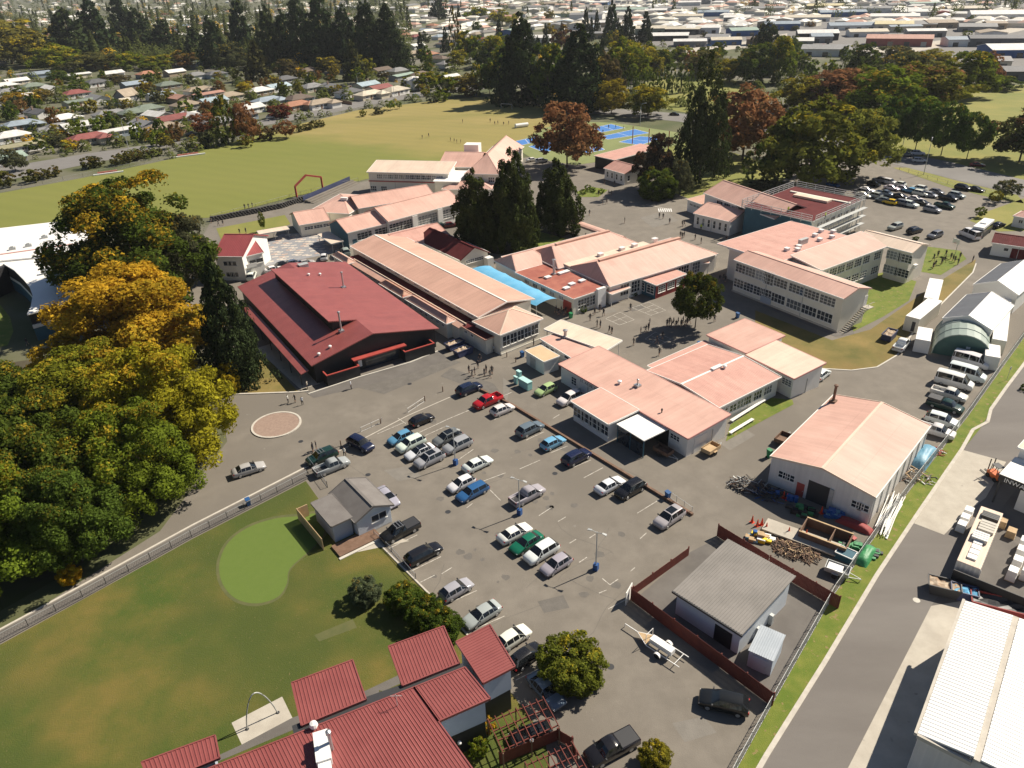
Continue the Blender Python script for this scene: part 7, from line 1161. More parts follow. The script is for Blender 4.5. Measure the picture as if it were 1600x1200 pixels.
for a in [(746, 388, 272, 86, 'left of three dark cypress trees behind the red roof'), (803, 388, 242, 92, 'tallest middle one of the three dark cypress trees'), (871, 362, 255, 84, 'right of three dark cypress trees near the covered walkway')]: tree(a[0], a[1], a[2], a[3], 'flame', (.036, .046, .013), a[4], .08, 'leaves_conifer', 'near')
tree(886, 262, 146, 112, 'broad', (.17, .10, .045), 'copper-coloured tree in front of the blue courts', .55, 'leaves_rust', 'mid'); tree(1022, 296, 200, 66, 'broad', (.07, .05, .032), 'purple-grey bushy tree beside the dusky pink pavilion', .2, 'leaves_rust', 'mid'); tree(1026, 310, 258, 66, 'bush', DKGREEN, 'dense green bush below the purple-grey tree', 0, lod='near'); tree(1062, 306, 244, 40, 'broad', GREY, 'silvery shrub tree right of the purple-grey tree', 0, lod='mid')
tree(1092, 285, 92, 92, 'flame', (.034, .044, .014), 'very tall dark tree with bare trunk beside the copper tree', .1, 'leaves_conifer', 'mid'); tree(1160, 250, 122, 132, 'broad', (.17, .10, .045), 'large copper tree right of the very tall dark tree', .6, 'leaves_rust', 'mid'); tree(1262, 292, 138, 155, 'broad', (.10, .112, .02), 'large olive-gold tree above the maroon gym roof', .10, 'leaves_yellow', 'mid'); tree(1335, 276, 155, 112, 'broad', (.115, .125, .025), 'olive tree at the corner of the far car park', .08, 'leaves_yellow', 'mid'); tree(1215, 285, 190, 70, 'broad', DKGREEN, 'shadowed dark tree behind the gym roof', .05, lod='mid')
for x, y, ty, w_, l in [(1131, 278, 244, 14, 'slim columnar shrub beside the short lamp'), (1168, 280, 238, 26, 'cone-shaped shrub right of the slim columnar shrub'), (1196, 285, 240, 24, 'cone-shaped shrub closest to the gym roof')]: tree(x, y, ty, w_, 'column', DKGREEN, l, lod='mid')
for x, y, w_, l in [(1212, 297, 40, 'low dark shrub behind the pink gym wing'), (1185, 296, 34, 'low grey-green shrub behind the pink gym wing'), (1072, 292, 30, 'low shrub at the foot of the very tall tree')]: tree(x, y, y - 18, w_, 'bush', GREY, l, lod='mid')
for k, (x, y, ty, w_) in enumerate([(1393, 231, 146, 54), (1430, 234, 150, 50), (1470, 243, 156, 54), (1510, 249, 172, 48)]): tree(x, y, ty, w_, 'round', (.06, .10, .016), f'{ORD[k]} of four young green street trees along the park, from the left', 0, lod='near', group='young park trees')
tree(1592, 254, 150, 95, 'broad', (.05, .055, .015), 'big dark tree at the right edge of the park', .15, 'leaves_rust', 'mid')
for x, y, ty, w_, c, au, pal, l in [(1305, 175, 98, 100, (.11, .06, .03), .45, 'leaves_rust', 'copper-tinged tree at left of the park clump'), (1375, 190, 90, 100, GREEN, .1, 'leaves_gold', 'dense green tree in the middle of the park clump'), (1440, 180, 88, 100, OLIVE, .15, 'leaves_rust', 'olive tree right of the middle of the park clump'), (1505, 152, 70, 70, GREEN, .05, 'leaves_gold', 'tall green tree at the right of the park clump'), (1535, 138, 76, 34, (.12, .07, .03), .6, 'leaves_rust', 'narrow copper tree at the right end of the park clump'), (1562, 140, 112, 44, DKGREEN, 0, 'leaves_gold', 'low dark tree right of the park clump'), (1340, 165, 92, 90, GREEN, .2, 'leaves_rust', 'green tree behind the copper-tinged park tree'), (1410, 150, 70, 80, (.07, .08, .03), .1, 'leaves_gold', 'grey-green tree behind the park clump'), (1250, 175, 110, 70, OLIVE, .2, 'leaves_yellow', 'olive tree behind the large copper tree'), (1345, 120, 62, 40, DKGREEN, 0, 'leaves_gold', 'dark tree above the park clump'), (1390, 110, 64, 60, GREY, 0, 'leaves_gold', 'pale grey willow-like tree above the park clump'), (1455, 108, 70, 60, OLIVE, 0, 'leaves_gold', 'olive hedge tree behind the park clump'), (1215, 130, 50, 40, GREEN, .2, 'leaves_yellow', 'yellowing tree near the warehouses'), (1195, 95, 28, 34, CONI, 0, 'leaves_gold', 'dark tree at the edge of the warehouse area')]: tree(x, y, ty, w_ * 1.22, 'broad', c, l, au, pal, 'mid')
# belt of tall conifers and mixed trees
belt = [(815, 160, 22, 80, 'conifer', CONI), (860, 165, 60, 60, 'broad', DKGREEN), (905, 170, 40, 90, 'conifer', CONI), (790, 148, 60, 60, 'broad', DKGREEN), (940, 165, 75, 60, 'broad', (.07, .055, .025)), (975, 130, 52, 70, 'broad', GREEN), (1000, 120, 62, 60, 'broad', OLIVE), (955, 178, 118, 54, 'broad', (.17, .13, .02)), (1012, 182, 128, 66, 'broad', OLIVE), (915, 60, 12, 14, 'conifer', CONI), (932, 55, 14, 10, 'conifer', CONI), (955, 70, 2, 28, 'conifer', CONI), (980, 68, 10, 24, 'conifer', CONI), (1008, 68, 18, 20, 'conifer', CONI), (880, 80, 35, 34, 'broad', (.11, .05, .03)), (1030, 115, 72, 44, 'broad', DKGREEN), (1065, 100, 68, 40, 'broad', GREEN), (1100, 118, 72, 60, 'broad', (.09, .09, .03)), (1140, 128, 85, 50, 'broad', OLIVE), (1030, 100, 74, 26, 'bush', DKGREEN), (1180, 130, 60, 60, 'broad', DKGREEN),
        (475, 102, -8, 46, 'conifer', CONI), (510, 105, -10, 58, 'conifer', CONI), (545, 104, 8, 50, 'conifer', CONI), (580, 108, -4, 52, 'conifer', CONI), (612, 108, 4, 50, 'conifer', CONI), (450, 100, 15, 36, 'conifer', CONI), (428, 105, 10, 40, 'conifer', (.035, .045, .015)), (405, 125, 62, 34, 'conifer', (.05, .05, .018)), (340, 105, 25, 40, 'conifer', CONI), (385, 95, 0, 40, 'conifer', CONI), (310, 100, 42, 36, 'conifer', CONI), (120, 98, 10, 60, 'conifer', CONI), (160, 90, -5, 50, 'conifer', CONI), (225, 85, 12, 46, 'conifer', CONI), (262, 85, 30, 40, 'conifer', CONI), (200, 70, -10, 40, 'conifer', CONI), (555, 125, 62, 30, 'conifer', (.05, .055, .02)), (570, 122, 80, 34, 'broad', OLIVE), (712, 85, 12, 18, 'column', (.09, .075, .03)), (735, 98, 40, 44, 'broad', GREEN), (700, 145, 108, 40, 'broad', GREEN), (715, 108, 75, 32, 'broad', OLIVE), (770, 105, 50, 46, 'broad', GREEN), (765, 146, 85, 40, 'broad', DKGREEN), (745, 150, 98, 18, 'column', GREEN), (730, 150, 110, 44, 'broad', (.12, .09, .03)), (668, 140, 108, 40, 'broad', GREEN), (685, 30, -10, 26, 'conifer', CONI), (745, 30, 5, 40, 'broad', GREEN), (785, 40, 10, 40, 'broad', OLIVE), (20, 100, 18, 100, 'broad', (.13, .12, .03)), (50, 105, 45, 60, 'broad', (.10, .10, .03)), (90, 110, 60, 60, 'broad', GREEN), (150, 108, 74, 70, 'broad', (.09, .09, .03)), (185, 75, 45, 34, 'broad', (.11, .06, .03)), (205, 108, 75, 44, 'broad', GREEN), (250, 108, 80, 50, 'broad', GREEN), (290, 105, 72, 40, 'broad', (.14, .09, .03)), (365, 112, 60, 50, 'broad', (.06, .065, .03)), (450, 125, 88, 36, 'broad', (.09, .075, .035)), (515, 118, 85, 36, 'broad', (.10, .085, .03))]
zone = lambda x, y: ('above the central field end' if x > 640 else ('in the tall belt above the houses' if x > 300 else 'in the wood at the top left'))
CN_ = {'conifer': 'dark conifer', 'broad': 'broadleaf tree', 'column': 'columnar tree', 'bush': 'shrub'}
labs = ranked(belt, lambda i: (i[4], zone(i[0], i[1])), lambda k, o: f'{o or "only"} {CN_[k[0]]} from the left {k[1]}')
for a, l in zip(belt, labs): tree(a[0], a[1], a[2], a[3] * (1.3 if a[4] == 'conifer' else 1.15), a[4], a[5], l, .25 if a[5][0] > .09 else .06, 'leaves_conifer' if a[4] == 'conifer' else 'leaves_yellow', 'mid' if a[1] > 100 and a[3] > 40 else 'far', group='tree belt beyond the field')
# columnar row behind the olive trees
row = [(985 + 13 * k, 150 - abs(k - 3) * 1.5) for k in range(8)]
for k, (x, y) in enumerate(row): tree(x, y, y - 42, 15, 'column', DKGREEN, f'{ORD[k]} from the left in the row of clipped columnar trees', lod='far', group='row of columnar trees')
# street trees and hedges of the suburb
street = [(322, 212, 172, 44, 'round', (.20, .06, .025), .5, 'leaves_rust', 'bright red autumn tree on the suburban street'), (358, 226, 152, 36, 'column', (.07, .085, .014), 0, 'leaves_gold', 'tall green columnar tree at the field edge'), (386, 222, 155, 44, 'broad', (.17, .09, .03), .5, 'leaves_rust', 'orange-brown tree right of the green columnar tree'), (438, 184, 156, 40, 'bush', (.13, .035, .025), .3, 'leaves_rust', 'dark red bush beside the orange-roofed house'), (448, 216, 186, 34, 'round', (.16, .08, .03), .4, 'leaves_rust', 'small reddish tree at the field edge'), (417, 218, 195, 34, 'bush', (.09, .07, .025), .3, 'leaves_rust', 'brown bush left of the small reddish tree'), (25, 268, 226, 34, 'broad', GREY, 0, 'leaves_gold', 'grey-green tree on the street at left'), (60, 238, 215, 26, 'round', DKGREEN, 0, 'leaves_gold', 'dark round tree in a front garden at left'), (95, 228, 205, 30, 'broad', GREY, 0, 'leaves_gold', 'grey shrub tree beside the yellow bush'), (114, 234, 212, 24, 'bush', (.30, .20, .015), .5, 'leaves_yellow', 'yellow bush beside the red-roofed house'), (52, 212, 198, 20, 'bush', DKGREEN, 0, 'leaves_gold', 'dark bush in front of the white-grey house'), (385, 150, 125, 32, 'broad', (.16, .13, .02), .4, 'leaves_yellow', 'yellow-topped tree behind the field corner houses'), (232, 150, 120, 26, 'broad', (.13, .10, .03), .3, 'leaves_yellow', 'thin tan tree in the middle of the suburb'), (262, 160, 136, 26, 'broad', OLIVE, .1, 'leaves_gold', 'olive garden tree in the middle of the suburb'), (220, 158, 138, 22, 'round', DKGREEN, 0, 'leaves_gold', 'dark garden tree beside the steep-roofed house'), (98, 130, 105, 40, 'broad', DKGREEN, 0, 'leaves_gold', 'broad dark tree among the white roofs'), (120, 142, 125, 40, 'bush', DKGREEN, 0, 'leaves_gold', 'wide dark hedge among the white roofs'), (180, 130, 112, 44, 'broad', (.06, .055, .025), 0, 'leaves_gold', 'brown-green tree between grey roofs'), (30, 165, 140, 44, 'broad', (.15, .10, .025), .4, 'leaves_gold', 'orange-tipped trees beside the side street'), (68, 158, 134, 30, 'broad', (.10, .09, .025), .2, 'leaves_gold', 'olive tree beside the side street'), (175, 190, 172, 22, 'broad', GREY, 0, 'leaves_gold', 'pale garden shrub beside the large white roof'), (172, 168, 152, 26, 'round', DKGREEN, 0, 'leaves_gold', 'dark garden tree below the red roof'), (344, 120, 105, 22, 'broad', DKGREEN, 0, 'leaves_gold', 'small palm-like tree by grey roofs'), (610, 172, 155, 20, 'round', LIME, .1, 'leaves_yellow', 'round green tree on the far field edge'), (624, 170, 157, 10, 'round', LIME, .1, 'leaves_yellow', 'tiny tree beside the round green field-edge tree'), (592, 178, 165, 22, 'bush', GREY, 0, 'leaves_gold', 'bare grey bush on the field edge'), (568, 182, 170, 12, 'bush', OLIVE, 0, 'leaves_gold', 'small olive bush on the field edge'), (675, 160, 144, 20, 'bush', GREY, 0, 'leaves_gold', 'grey-green bush at the end of the street'), (692, 158, 138, 28, 'bush', GREEN, 0, 'leaves_gold', 'round green bush at the end of the street'), (525, 148, 130, 20, 'round', (.14, .11, .02), .3, 'leaves_yellow', 'yellow garden tree behind the tan roof'), (445, 150, 125, 18, 'broad', GREEN, 0, 'leaves_gold', 'green garden tree beside the blue roof'), (468, 150, 122, 16, 'broad', OLIVE, 0, 'leaves_gold', 'olive garden tree behind the brown roof'), (560, 130, 102, 26, 'broad', GREEN, .1, 'leaves_gold', 'green tree above the cream roofs'), (635, 140, 118, 20, 'broad', OLIVE, 0, 'leaves_gold', 'garden tree beside the two-storey cream house'), (558, 140, 128, 20, 'bush', (.10, .04, .03), .2, 'leaves_rust', 'dark red garden bush above the cream roofs'), (600, 125, 108, 26, 'broad', (.07, .06, .03), 0, 'leaves_gold', 'brownish tree above the cream roofs')]
for x, y, ty, w_, k, c, au, pal, l in street: tree(x, y, ty, w_, k, c, l, au, pal, 'far' if w_ < 30 else 'mid')
hd = [(140, 263, 24), (152, 261, 24), (186, 258, 22), (200, 254, 24), (214, 250, 22), (232, 246, 18), (248, 243, 16), (50, 285, 26), (68, 280, 22), (84, 276, 22), (8, 292, 32), (470, 206, 16), (482, 203, 16), (492, 200, 16), (502, 198, 14)]
labs = ranked([(a,) for a, b_, c in hd], lambda i: 0, lambda k, o: f'{o} clipped bush from the left in the hedge along the field')
for (x, y, w_), l in zip(hd, labs): tree(x, y, y - w_ * .85, w_, 'bush', (.085, .085, .02), l, .15, 'leaves_rust', 'mid', group='hedge bushes along the field')
for k, (x, y, w_) in enumerate([(912, 303, 14), (926, 300, 14), (940, 302, 12), (918, 296, 12)]): tree(x, y, y - 8, w_, 'bush', LIME, f'{ORD[k]} low lime-green bush on the planted island', 0, lod='far', group='bushes on the island')
for k, (x, y, ty, w_) in enumerate([(412, 362, 330, 10), (1530, 340, 322, 16), (1570, 310, 278, 34), (1553, 318, 296, 18)]): tree(x, y, ty, w_, 'round', (GREEN, GREEN, GREY, OLIVE)[k], ['thin sapling on the grass bank', 'small sapling on the corner lawn', 'grey-green tree at the far car park exit', 'small olive tree at the far car park exit'][k], 0, lod='mid')
for k in range(9): x, y = [(985 - 4 * k, 466 + k * .5) for k in range(9)][k]; 
for k, (x, y, w_) in enumerate([(911, 488, 14), (985, 463, 9), (992, 462, 10), (1430, 375, 10), (1600, 610, 14)]): tree(x, y, y - w_ * .7, w_, 'bush', DKGREEN, ['dark bush at the corner of the flat red roof', 'left small bush before the red-walled annex', 'right small bush before the red-walled annex', 'weedy shrub at the car park edge beyond the block', 'weed clump on the right verge'][k], 0, lod='mid')
# ================================================================ the suburb
SA = math.atan2(*(lambda d: (d.y, d.x))(G(400, 193) - G(0, 272)))
TONE = dict(white=(.76, .75, .72), cream=(.62, .56, .44), grey=(.26, .26, .26), dark_grey=(.13, .13, .135), brown=(.17, .125, .095), orange=(.42, .20, .12), red=(.27, .085, .075), green=(.20, .24, .19), mint=(.34, .44, .37), blue_grey=(.30, .36, .42), light_blue=(.40, .50, .55), tan=(.36, .29, .21), salmon=(.52, .29, .22), olive=(.34, .32, .20), yellow=(.66, .58, .34), teal=(.10, .22, .25), blue=(.05, .12, .30), black=(.04, .04, .045))
HM = {}
def house_meshes(kind):
    if kind in HM: return HM[kind]
    w, r = MB(), MB(); e = .55
    def blk(x0, x1, y0, y1, h, rise, hip, along):
        w.box(x0, x1, y0, y1, 0, h); X0, X1, Y0, Y1 = x0 - e, x1 + e, y0 - e, y1 + e; xm, ym = (x0 + x1) / 2, (y0 + y1) / 2; z = h + rise; k = (min(X1 - X0, Y1 - Y0) / 2) if hip else 0
        if along == 'x':
            A, B = (X0 + k, ym, z), (X1 - k, ym, z); F = [[(X0, Y0, h), (X1, Y0, h), B, A], [(X1, Y1, h), (X0, Y1, h), A, B]]
            if hip: F += [[(X1, Y0, h), (X1, Y1, h), B], [(X0, Y1, h), (X0, Y0, h), A]]
            else: w.add([(x0, y0, h), (x0, y1, h), (x0, ym, z - .2), (x1, y0, h), (x1, y1, h), (x1, ym, z - .2)], [(0, 2, 1), (3, 4, 5)])
        else:
            A, B = (xm, Y0 + k, z), (xm, Y1 - k, z); F = [[(X1, Y0, h), (X1, Y1, h), B, A], [(X0, Y1, h), (X0, Y0, h), A, B]]
            if hip: F += [[(X0, Y0, h), (X1, Y0, h), A], [(X1, Y1, h), (X0, Y1, h), B]]
            else: w.add([(x0, y0, h), (x1, y0, h), (xm, y0, z - .2), (x0, y1, h), (x1, y1, h), (xm, y1, z - .2)], [(0, 1, 2), (4, 3, 5)])
        for f in F: r.slab(f, .16)
    if kind == 'hip': blk(-7, 7, -4.5, 4.5, 2.7, 1.9, True, 'x')
    elif kind == 'gable': blk(-7, 7, -4.2, 4.2, 2.7, 1.7, False, 'x')
    elif kind == 'ell': blk(-8, 8, -3.8, 3.8, 2.7, 1.7, True, 'x'); blk(1.5, 7.5, -8, -3.6, 2.68, 1.55, True, 'y')
    elif kind == 'steep': blk(-5, 5, -4, 4, 4.0, 3.6, False, 'x')
    elif kind == 'low': blk(-9, 9, -4, 4, 2.8, .7, False, 'x')
    elif kind == 'two': blk(-6, 6, -4.5, 4.5, 5.4, 1.6, True, 'x')
    HM[kind] = (w.mesh('wall', 'house_wall'), r.mesh('roof', 'house_roof')); return HM[kind]
DOOR = MB(); DOOR.box(-.5, .5, -.06, 0, 0, 2.1); DOORm = DOOR.mesh('door', 'timber_dark'); CHM = MB(); CHM.box(-.4, .4, -.4, .4, -.6, 1.2); CHM.box(-.5, .5, -.5, .5, 1.2, 1.35); CHMm = CHM.mesh('chimney', 'brick_path'); HOUSES = []
def house(px, py, kind, roof, label, wall='white', ang=0, sc=1.0, parts=True, group='houses of the suburb'):
    p = G(px, py, 2.7); a = SA + R(ang) + rnd.uniform(-.06, .06); t = thing('house', label, 'house', (p.x, p.y, .05), a, group); w, r = house_meshes(kind); j = rnd.uniform(.9, 1.1)
    t.scale = (sc, sc, 1); ow = link('wall', w, t); ow.color = (*TONE[wall], 1); orf = link('roof', r, t); orf.color = (*[c * j for c in TONE[roof]], 1); HOUSES.append((p.x, p.y, 9 * sc))
    if parts:
        d = {'hip': 4.5, 'gable': 4.2, 'ell': 3.8, 'steep': 4, 'low': 4, 'two': 4.5}[kind]; L_ = {'hip': 7, 'gable': 7, 'ell': 8, 'steep': 5, 'low': 9, 'two': 6}[kind]
        for x in ((-L_ * .62, L_ * .05) if kind == 'ell' else (-L_ * .6, L_ * .1, L_ * .65)):
            for zz in ((1.0, 3.7) if kind == 'two' else (1.0,)): f, g_ = win_mesh(2.0, 1.2, 2, 1); o = link('window', f, t, (x, -d - .004, zz + .6)); link('pane', g_, o)
        f, g_ = win_mesh(1.6, 1.2, 2, 1); o = link('window', f, t, (L_ + .004, 0, 1.6), math.pi / 2); link('pane', g_, o); link('door', DOORm, t, (-L_ * .25, -d - .004, .02))
        if rnd.random() < .4 and kind not in ('low',): link('chimney', CHMm, orf, (L_ * .4, d * .3, 4.1))
    return t
H1 = [(41, 112, 'low', 'grey', 0), (120, 113, 'low', 'white', 0), (176, 111, 'gable', 'white', 0), (230, 112, 'hip', 'orange', 0), (272, 109, 'gable', 'white', 0), (306, 114, 'hip', 'grey', 0), (337, 112, 'hip', 'dark_grey', 0), (25, 123, 'gable', 'white', 0), (52, 131, 'hip', 'green', 0), (80, 135, 'gable', 'white', 90), (150, 125, 'hip', 'dark_grey', 0), (208, 128, 'gable', 'blue_grey', 0), (262, 129, 'hip', 'green', 0), (310, 137, 'ell', 'tan', 0), (323, 143, 'low', 'salmon', 0), (358, 146, 'hip', 'tan', 0), (118, 142, 'hip', 'red', 0), (126, 154, 'low', 'green', 0), (152, 150, 'gable', 'grey', 90), (198, 150, 'steep', 'tan', 20), (278, 149, 'gable', 'salmon', 90), (332, 154, 'gable', 'light_blue', 0), (101, 181, 'hip', 'white', 0), (173, 174, 'ell', 'grey', 0), (230, 166, 'hip', 'green', 0), (246, 176, 'gable', 'white', 90), (268, 182, 'gable', 'red', 0), (34, 190, 'ell', 'blue_grey', 0), (90, 196, 'hip', 'grey', 0), (121, 193, 'gable', 'white', 0), (176, 201, 'low', 'white', 0), (252, 195, 'ell', 'tan', 0), (18, 208, 'hip', 'white', 0), (138, 211, 'ell', 'red', 0), (27, 224, 'low', 'olive', 0), (4, 244, 'gable', 'mint', 0), (340, 186, 'hip', 'grey', 0), (300, 178, 'gable', 'white', 90), (375, 176, 'hip', 'brown', 0), (418, 153, 'ell', 'blue_grey', 0), (433, 132, 'gable', 'light_blue', 0), (487, 132, 'hip', 'grey', 0), (482, 107, 'hip', 'brown', 0), (445, 120, 'hip', 'dark_grey', 0), (462, 160, 'ell', 'orange', 0), (500, 157, 'ell', 'tan', 0), (466, 150, 'hip', 'brown', 0), (577, 143, 'ell', 'cream', 0), (617, 137, 'hip', 'cream', 0), (592, 134, 'gable', 'red', 0), (648, 128, 'two', 'white', 0), (628, 114, 'low', 'mint', 0), (657, 113, 'hip', 'brown', 0), (595, 106, 'gable', 'brown', 0), (702, 118, 'gable', 'white', 0), (622, 107, 'hip', 'grey', 0), (698, 96, 'hip', 'grey', 0), (646, 80, 'ell', 'tan', 0), (651, 68, 'gable', 'white', 0), (650, 54, 'hip', 'red', 0), (634, 51, 'hip', 'orange', 0), (686, 54, 'hip', 'blue_grey', 0), (694, 65, 'hip', 'brown', 0), (730, 66, 'gable', 'orange', 0), (776, 56, 'hip', 'grey', 0), (572, 129, 'gable', 'light_blue', 0), (545, 140, 'hip', 'dark_grey', 0), (520, 132, 'gable', 'grey', 90), (405, 138, 'hip', 'white', 0), (388, 165, 'gable', 'white', 0), (62, 112, 'gable', 'blue_grey', 0), (8, 130, 'hip', 'white', 0), (55, 145, 'gable', 'white', 0), (14, 140, 'hip', 'grey', 0), (250, 145, 'gable', 'blue_grey', 0), (290, 160, 'hip', 'tan', 0), (208, 172, 'hip', 'green', 0), (60, 172, 'gable', 'dark_grey', 90), (225, 190, 'gable', 'grey', 90)]
RN = {k: k.replace('_', ' ') for k in TONE}; KN = dict(hip='hipped house', gable='gabled house', ell='L-shaped house', steep='steep-roofed house', low='long low house', two='two-storey house')
hz = lambda x, y: ('in the rows near the field' if y > 160 else ('in the middle of the suburb' if y > 122 else 'at the far side of the suburb')) if x < 395 else 'above the golden field'
labs = ranked(H1, lambda i: (i[3], i[2], hz(i[0], i[1])), lambda k, o: f'{o + " " if o else "only "}{RN[k[0]]}-roofed {KN[k[1]]}{" from the left" if o else ""} {k[2]}')
WL = ['white', 'cream', 'white', 'grey', 'tan', 'white', 'blue_grey', 'cream']
for i, ((x, y, k, c, a), l) in enumerate(zip(H1, labs)): house(x, y + 3, k, c, l, WL[i % 8], a, 1.0 if y > 120 else .95, parts=y > 118)
for k, (x, y) in enumerate([(152, 190), (300, 180), (72, 205), (195, 158)]): p = G(x, y, 2); t = thing('garden_shed', ['small grey-green shed beside the large white roof', 'white garden shed near the red autumn tree', 'tiny shed below the blue-grey roof', 'pale shed beside the steep-roofed house'][k], 'shed', (p.x, p.y, .05), SA, 'garden sheds'); w_, r_ = house_meshes('gable'); t.scale = (.42, .5, .85); o = link('wall', w_, t); o.color = (*TONE['white'], 1); o = link('roof', r_, t); o.color = (*TONE[('green', 'white', 'grey', 'cream')[k]], 1)
# garden fences along the street
for k, pts in enumerate([[(205, 196), (262, 214), (300, 205)], [(165, 218), (193, 225)], [(80, 205), (128, 220)], [(528, 160), (550, 164)], [(280, 192), (310, 200)]]):
    P = [G(*p) for p in pts]; q = MB(); [q.bar(a - P[0] + Vector((0, 0, .8)), b - P[0] + Vector((0, 0, .8)), .15, 1.6) for a, b in zip(P, P[1:])]; tag(q.build('garden_fence', 'timber_dark', None, P[0]), ['long dark fence around the tan L-shaped house', 'dark fence corner beside the large white roof', 'dark fence behind the red-roofed street house', 'grey wall beside the tan roof above the golden field', 'dark fence below the red autumn tree'][k], 'fence')
# ================================================================ the business district
def shed(px, py, wpx, dm, roof, wall, h, label, ang=0, parts=True, group='business district sheds'):
    p = G(px, py, h); D = (p - Vector((0, 0, CAM_H))).length; L_ = wpx * D / FPX; t = thing('warehouse', label, 'warehouse', (p.x, p.y, .05), IA + R(ang), group); w_, r_ = MB(), MB(); rise = min(2.5, dm * .08); L2, W2 = L_ / 2, dm / 2
    w_.box(-L2, L2, -W2, W2, 0, h); w_.add([(-L2, -W2, h), (-L2, W2, h), (-L2, 0, h + rise - .2), (L2, -W2, h), (L2, W2, h), (L2, 0, h + rise - .2)], [(0, 2, 1), (3, 4, 5)]); r_.slab([(-L2 - .5, -W2 - .5, h), (L2 + .5, -W2 - .5, h), (L2 + .5, 0, h + rise), (-L2 - .5, 0, h + rise)], .25); r_.slab([(-L2 - .5, 0, h + rise), (L2 + .5, 0, h + rise), (L2 + .5, W2 + .5, h), (-L2 - .5, W2 + .5, h)], .25)
    o = w_.build('wall', 'house_wall', t); o.color = (*TONE[wall], 1); o = r_.build('roof', 'house_roof', t); o.color = (*TONE[roof], 1); HOUSES.append((p.x, p.y, max(L2, W2)))
    if parts:
        n = max(2, int(L_ / 9))
        for i in range(n): q = MB(); q.box(-1.8, 1.8, -.08, 0, 0, h * .6); q.build('roller_door', 'glass' if i % 2 else 'dark_metal', t, (-L2 + (i + .5) * L_ / n, -W2 - .005, .02))
IA = R(-18)
W1_ = [(1046, 54, 52, 22, 'white', 'black'), (1062, 44, 60, 20, 'cream', 'black'), (1100, 42, 44, 20, 'white', 'white'), (1078, 63, 44, 16, 'white', 'grey'), (1160, 46, 36, 22, 'mint', 'blue'), (1017, 43, 40, 22, 'cream', 'green'), (985, 14, 50, 24, 'mint', 'white'), (880, 20, 50, 24, 'cream', 'mint'), (918, 22, 46, 22, 'grey', 'white'), (1152, 26, 34, 20, 'white', 'grey'), (1115, 18, 40, 22, 'blue_grey', 'blue'), (1277, 50, 50, 24, 'white', 'black'), (1340, 38, 70, 24, 'blue_grey', 'white'), (1398, 24, 56, 24, 'white', 'white'), (1397, 36, 44, 24, 'yellow', 'cream'), (1437, 36, 36, 26, 'grey', 'tan'), (1467, 34, 34, 24, 'tan', 'tan'), (1406, 58, 76, 24, 'salmon', 'red'), (1355, 48, 46, 20, 'cream', 'white'), (1446, 47, 44, 16, 'white', 'grey'), (1567, 20, 70, 40, 'white', 'white'), (1527, 40, 40, 24, 'grey', 'grey'), (1582, 74, 60, 30, 'white', 'blue'), (1557, 58, 60, 20, 'dark_grey', 'dark_grey'), (1552, 92, 34, 20, 'grey', 'cream'), (1292, 74, 60, 24, 'grey', 'white'), (1222, 36, 44, 22, 'blue_grey', 'blue'), (1262, 26, 56, 24, 'cream', 'white'), (1316, 18, 56, 22, 'blue_grey', 'blue'), (1474, 18, 14, 10, 'red', 'red'), (1433, 17, 36, 26, 'white', 'white'), (1590, 108, 36, 20, 'dark_grey', 'dark_grey'), (1240, 62, 50, 20, 'white', 'grey'), (1122, 56, 30, 20, 'grey', 'white'), (1185, 60, 30, 14, 'brown', 'brown'), (840, 10, 40, 20, 'grey', 'white'), (1200, 12, 40, 22, 'grey', 'cream'), (1510, 12, 44, 24, 'cream', 'grey'), (1365, 12, 44, 22, 'grey', 'white'), (1290, 8, 44, 24, 'yellow', 'tan'), (950, 34, 40, 18, 'white', 'tan'), (905, 36, 36, 18, 'cream', 'white'), (1040, 12, 44, 22, 'grey', 'white'), (1075, 24, 40, 20, 'cream', 'white'), (870, 38, 34, 16, 'grey', 'cream'), (705, 8, 50, 20, 'salmon', 'white'), (545, 10, 40, 18, 'white', 'white'), (640, 8, 36, 18, 'grey', 'cream'), (760, 14, 44, 20, 'white', 'cream'), (1500, 60, 34, 18, 'blue_grey', 'white')]
fx = random.Random(21)
for i in range(46): W1_.append((fx.uniform(640, 1600), fx.uniform(-14, 30) if fx.random() < .6 else fx.uniform(20, 62), fx.uniform(18, 42), fx.uniform(12, 24), fx.choice(['white', 'white', 'grey', 'cream', 'blue_grey', 'white', 'tan', 'mint', 'salmon']), fx.choice(['white', 'grey', 'cream', 'tan', 'blue'])))
keep = []
for i, a in enumerate(W1_):
    p = G(a[0], a[1], 5)
    if i >= 50 and any((p.x - q[0]) ** 2 + (p.y - q[1]) ** 2 < q[2] ** 2 for q in keep): continue
    D = p.length; keep.append((p.x, p.y, max(24, a[2] * D / FPX * .8), a))
W1_ = [k[3] for k in keep]
wz = lambda x, y: ('in the nearer business rows' if y > 44 else ('in the middle business rows' if y > 22 else 'in the farthest business rows'))
labs = ranked(W1_, lambda i: (i[4], i[5], wz(i[0], i[1])), lambda k, o: f'{o + " " if o else "only "}{RN[k[0]]}-roofed {RN[k[1]]}-walled warehouse{" from the left" if o else ""} {k[2]}')
for i, (a, l) in enumerate(zip(W1_, labs)): shed(a[0], a[1], a[2], a[3], a[4], a[5], 4 + (i % 3) * .7, l, ((0, 8, 90)[i % 3] if a[2] < 40 else 0) + fx.uniform(-9, 9), parts=a[1] > 24)
sheet('business_paving', [(990, 66), (1040, 74), (1160, 72), (1330, 80), (1500, 120), (1620, 130), (1700, 20), (1600, -25), (1000, -22), (820, 10), (880, 50)], .03, 'asphalt_far')
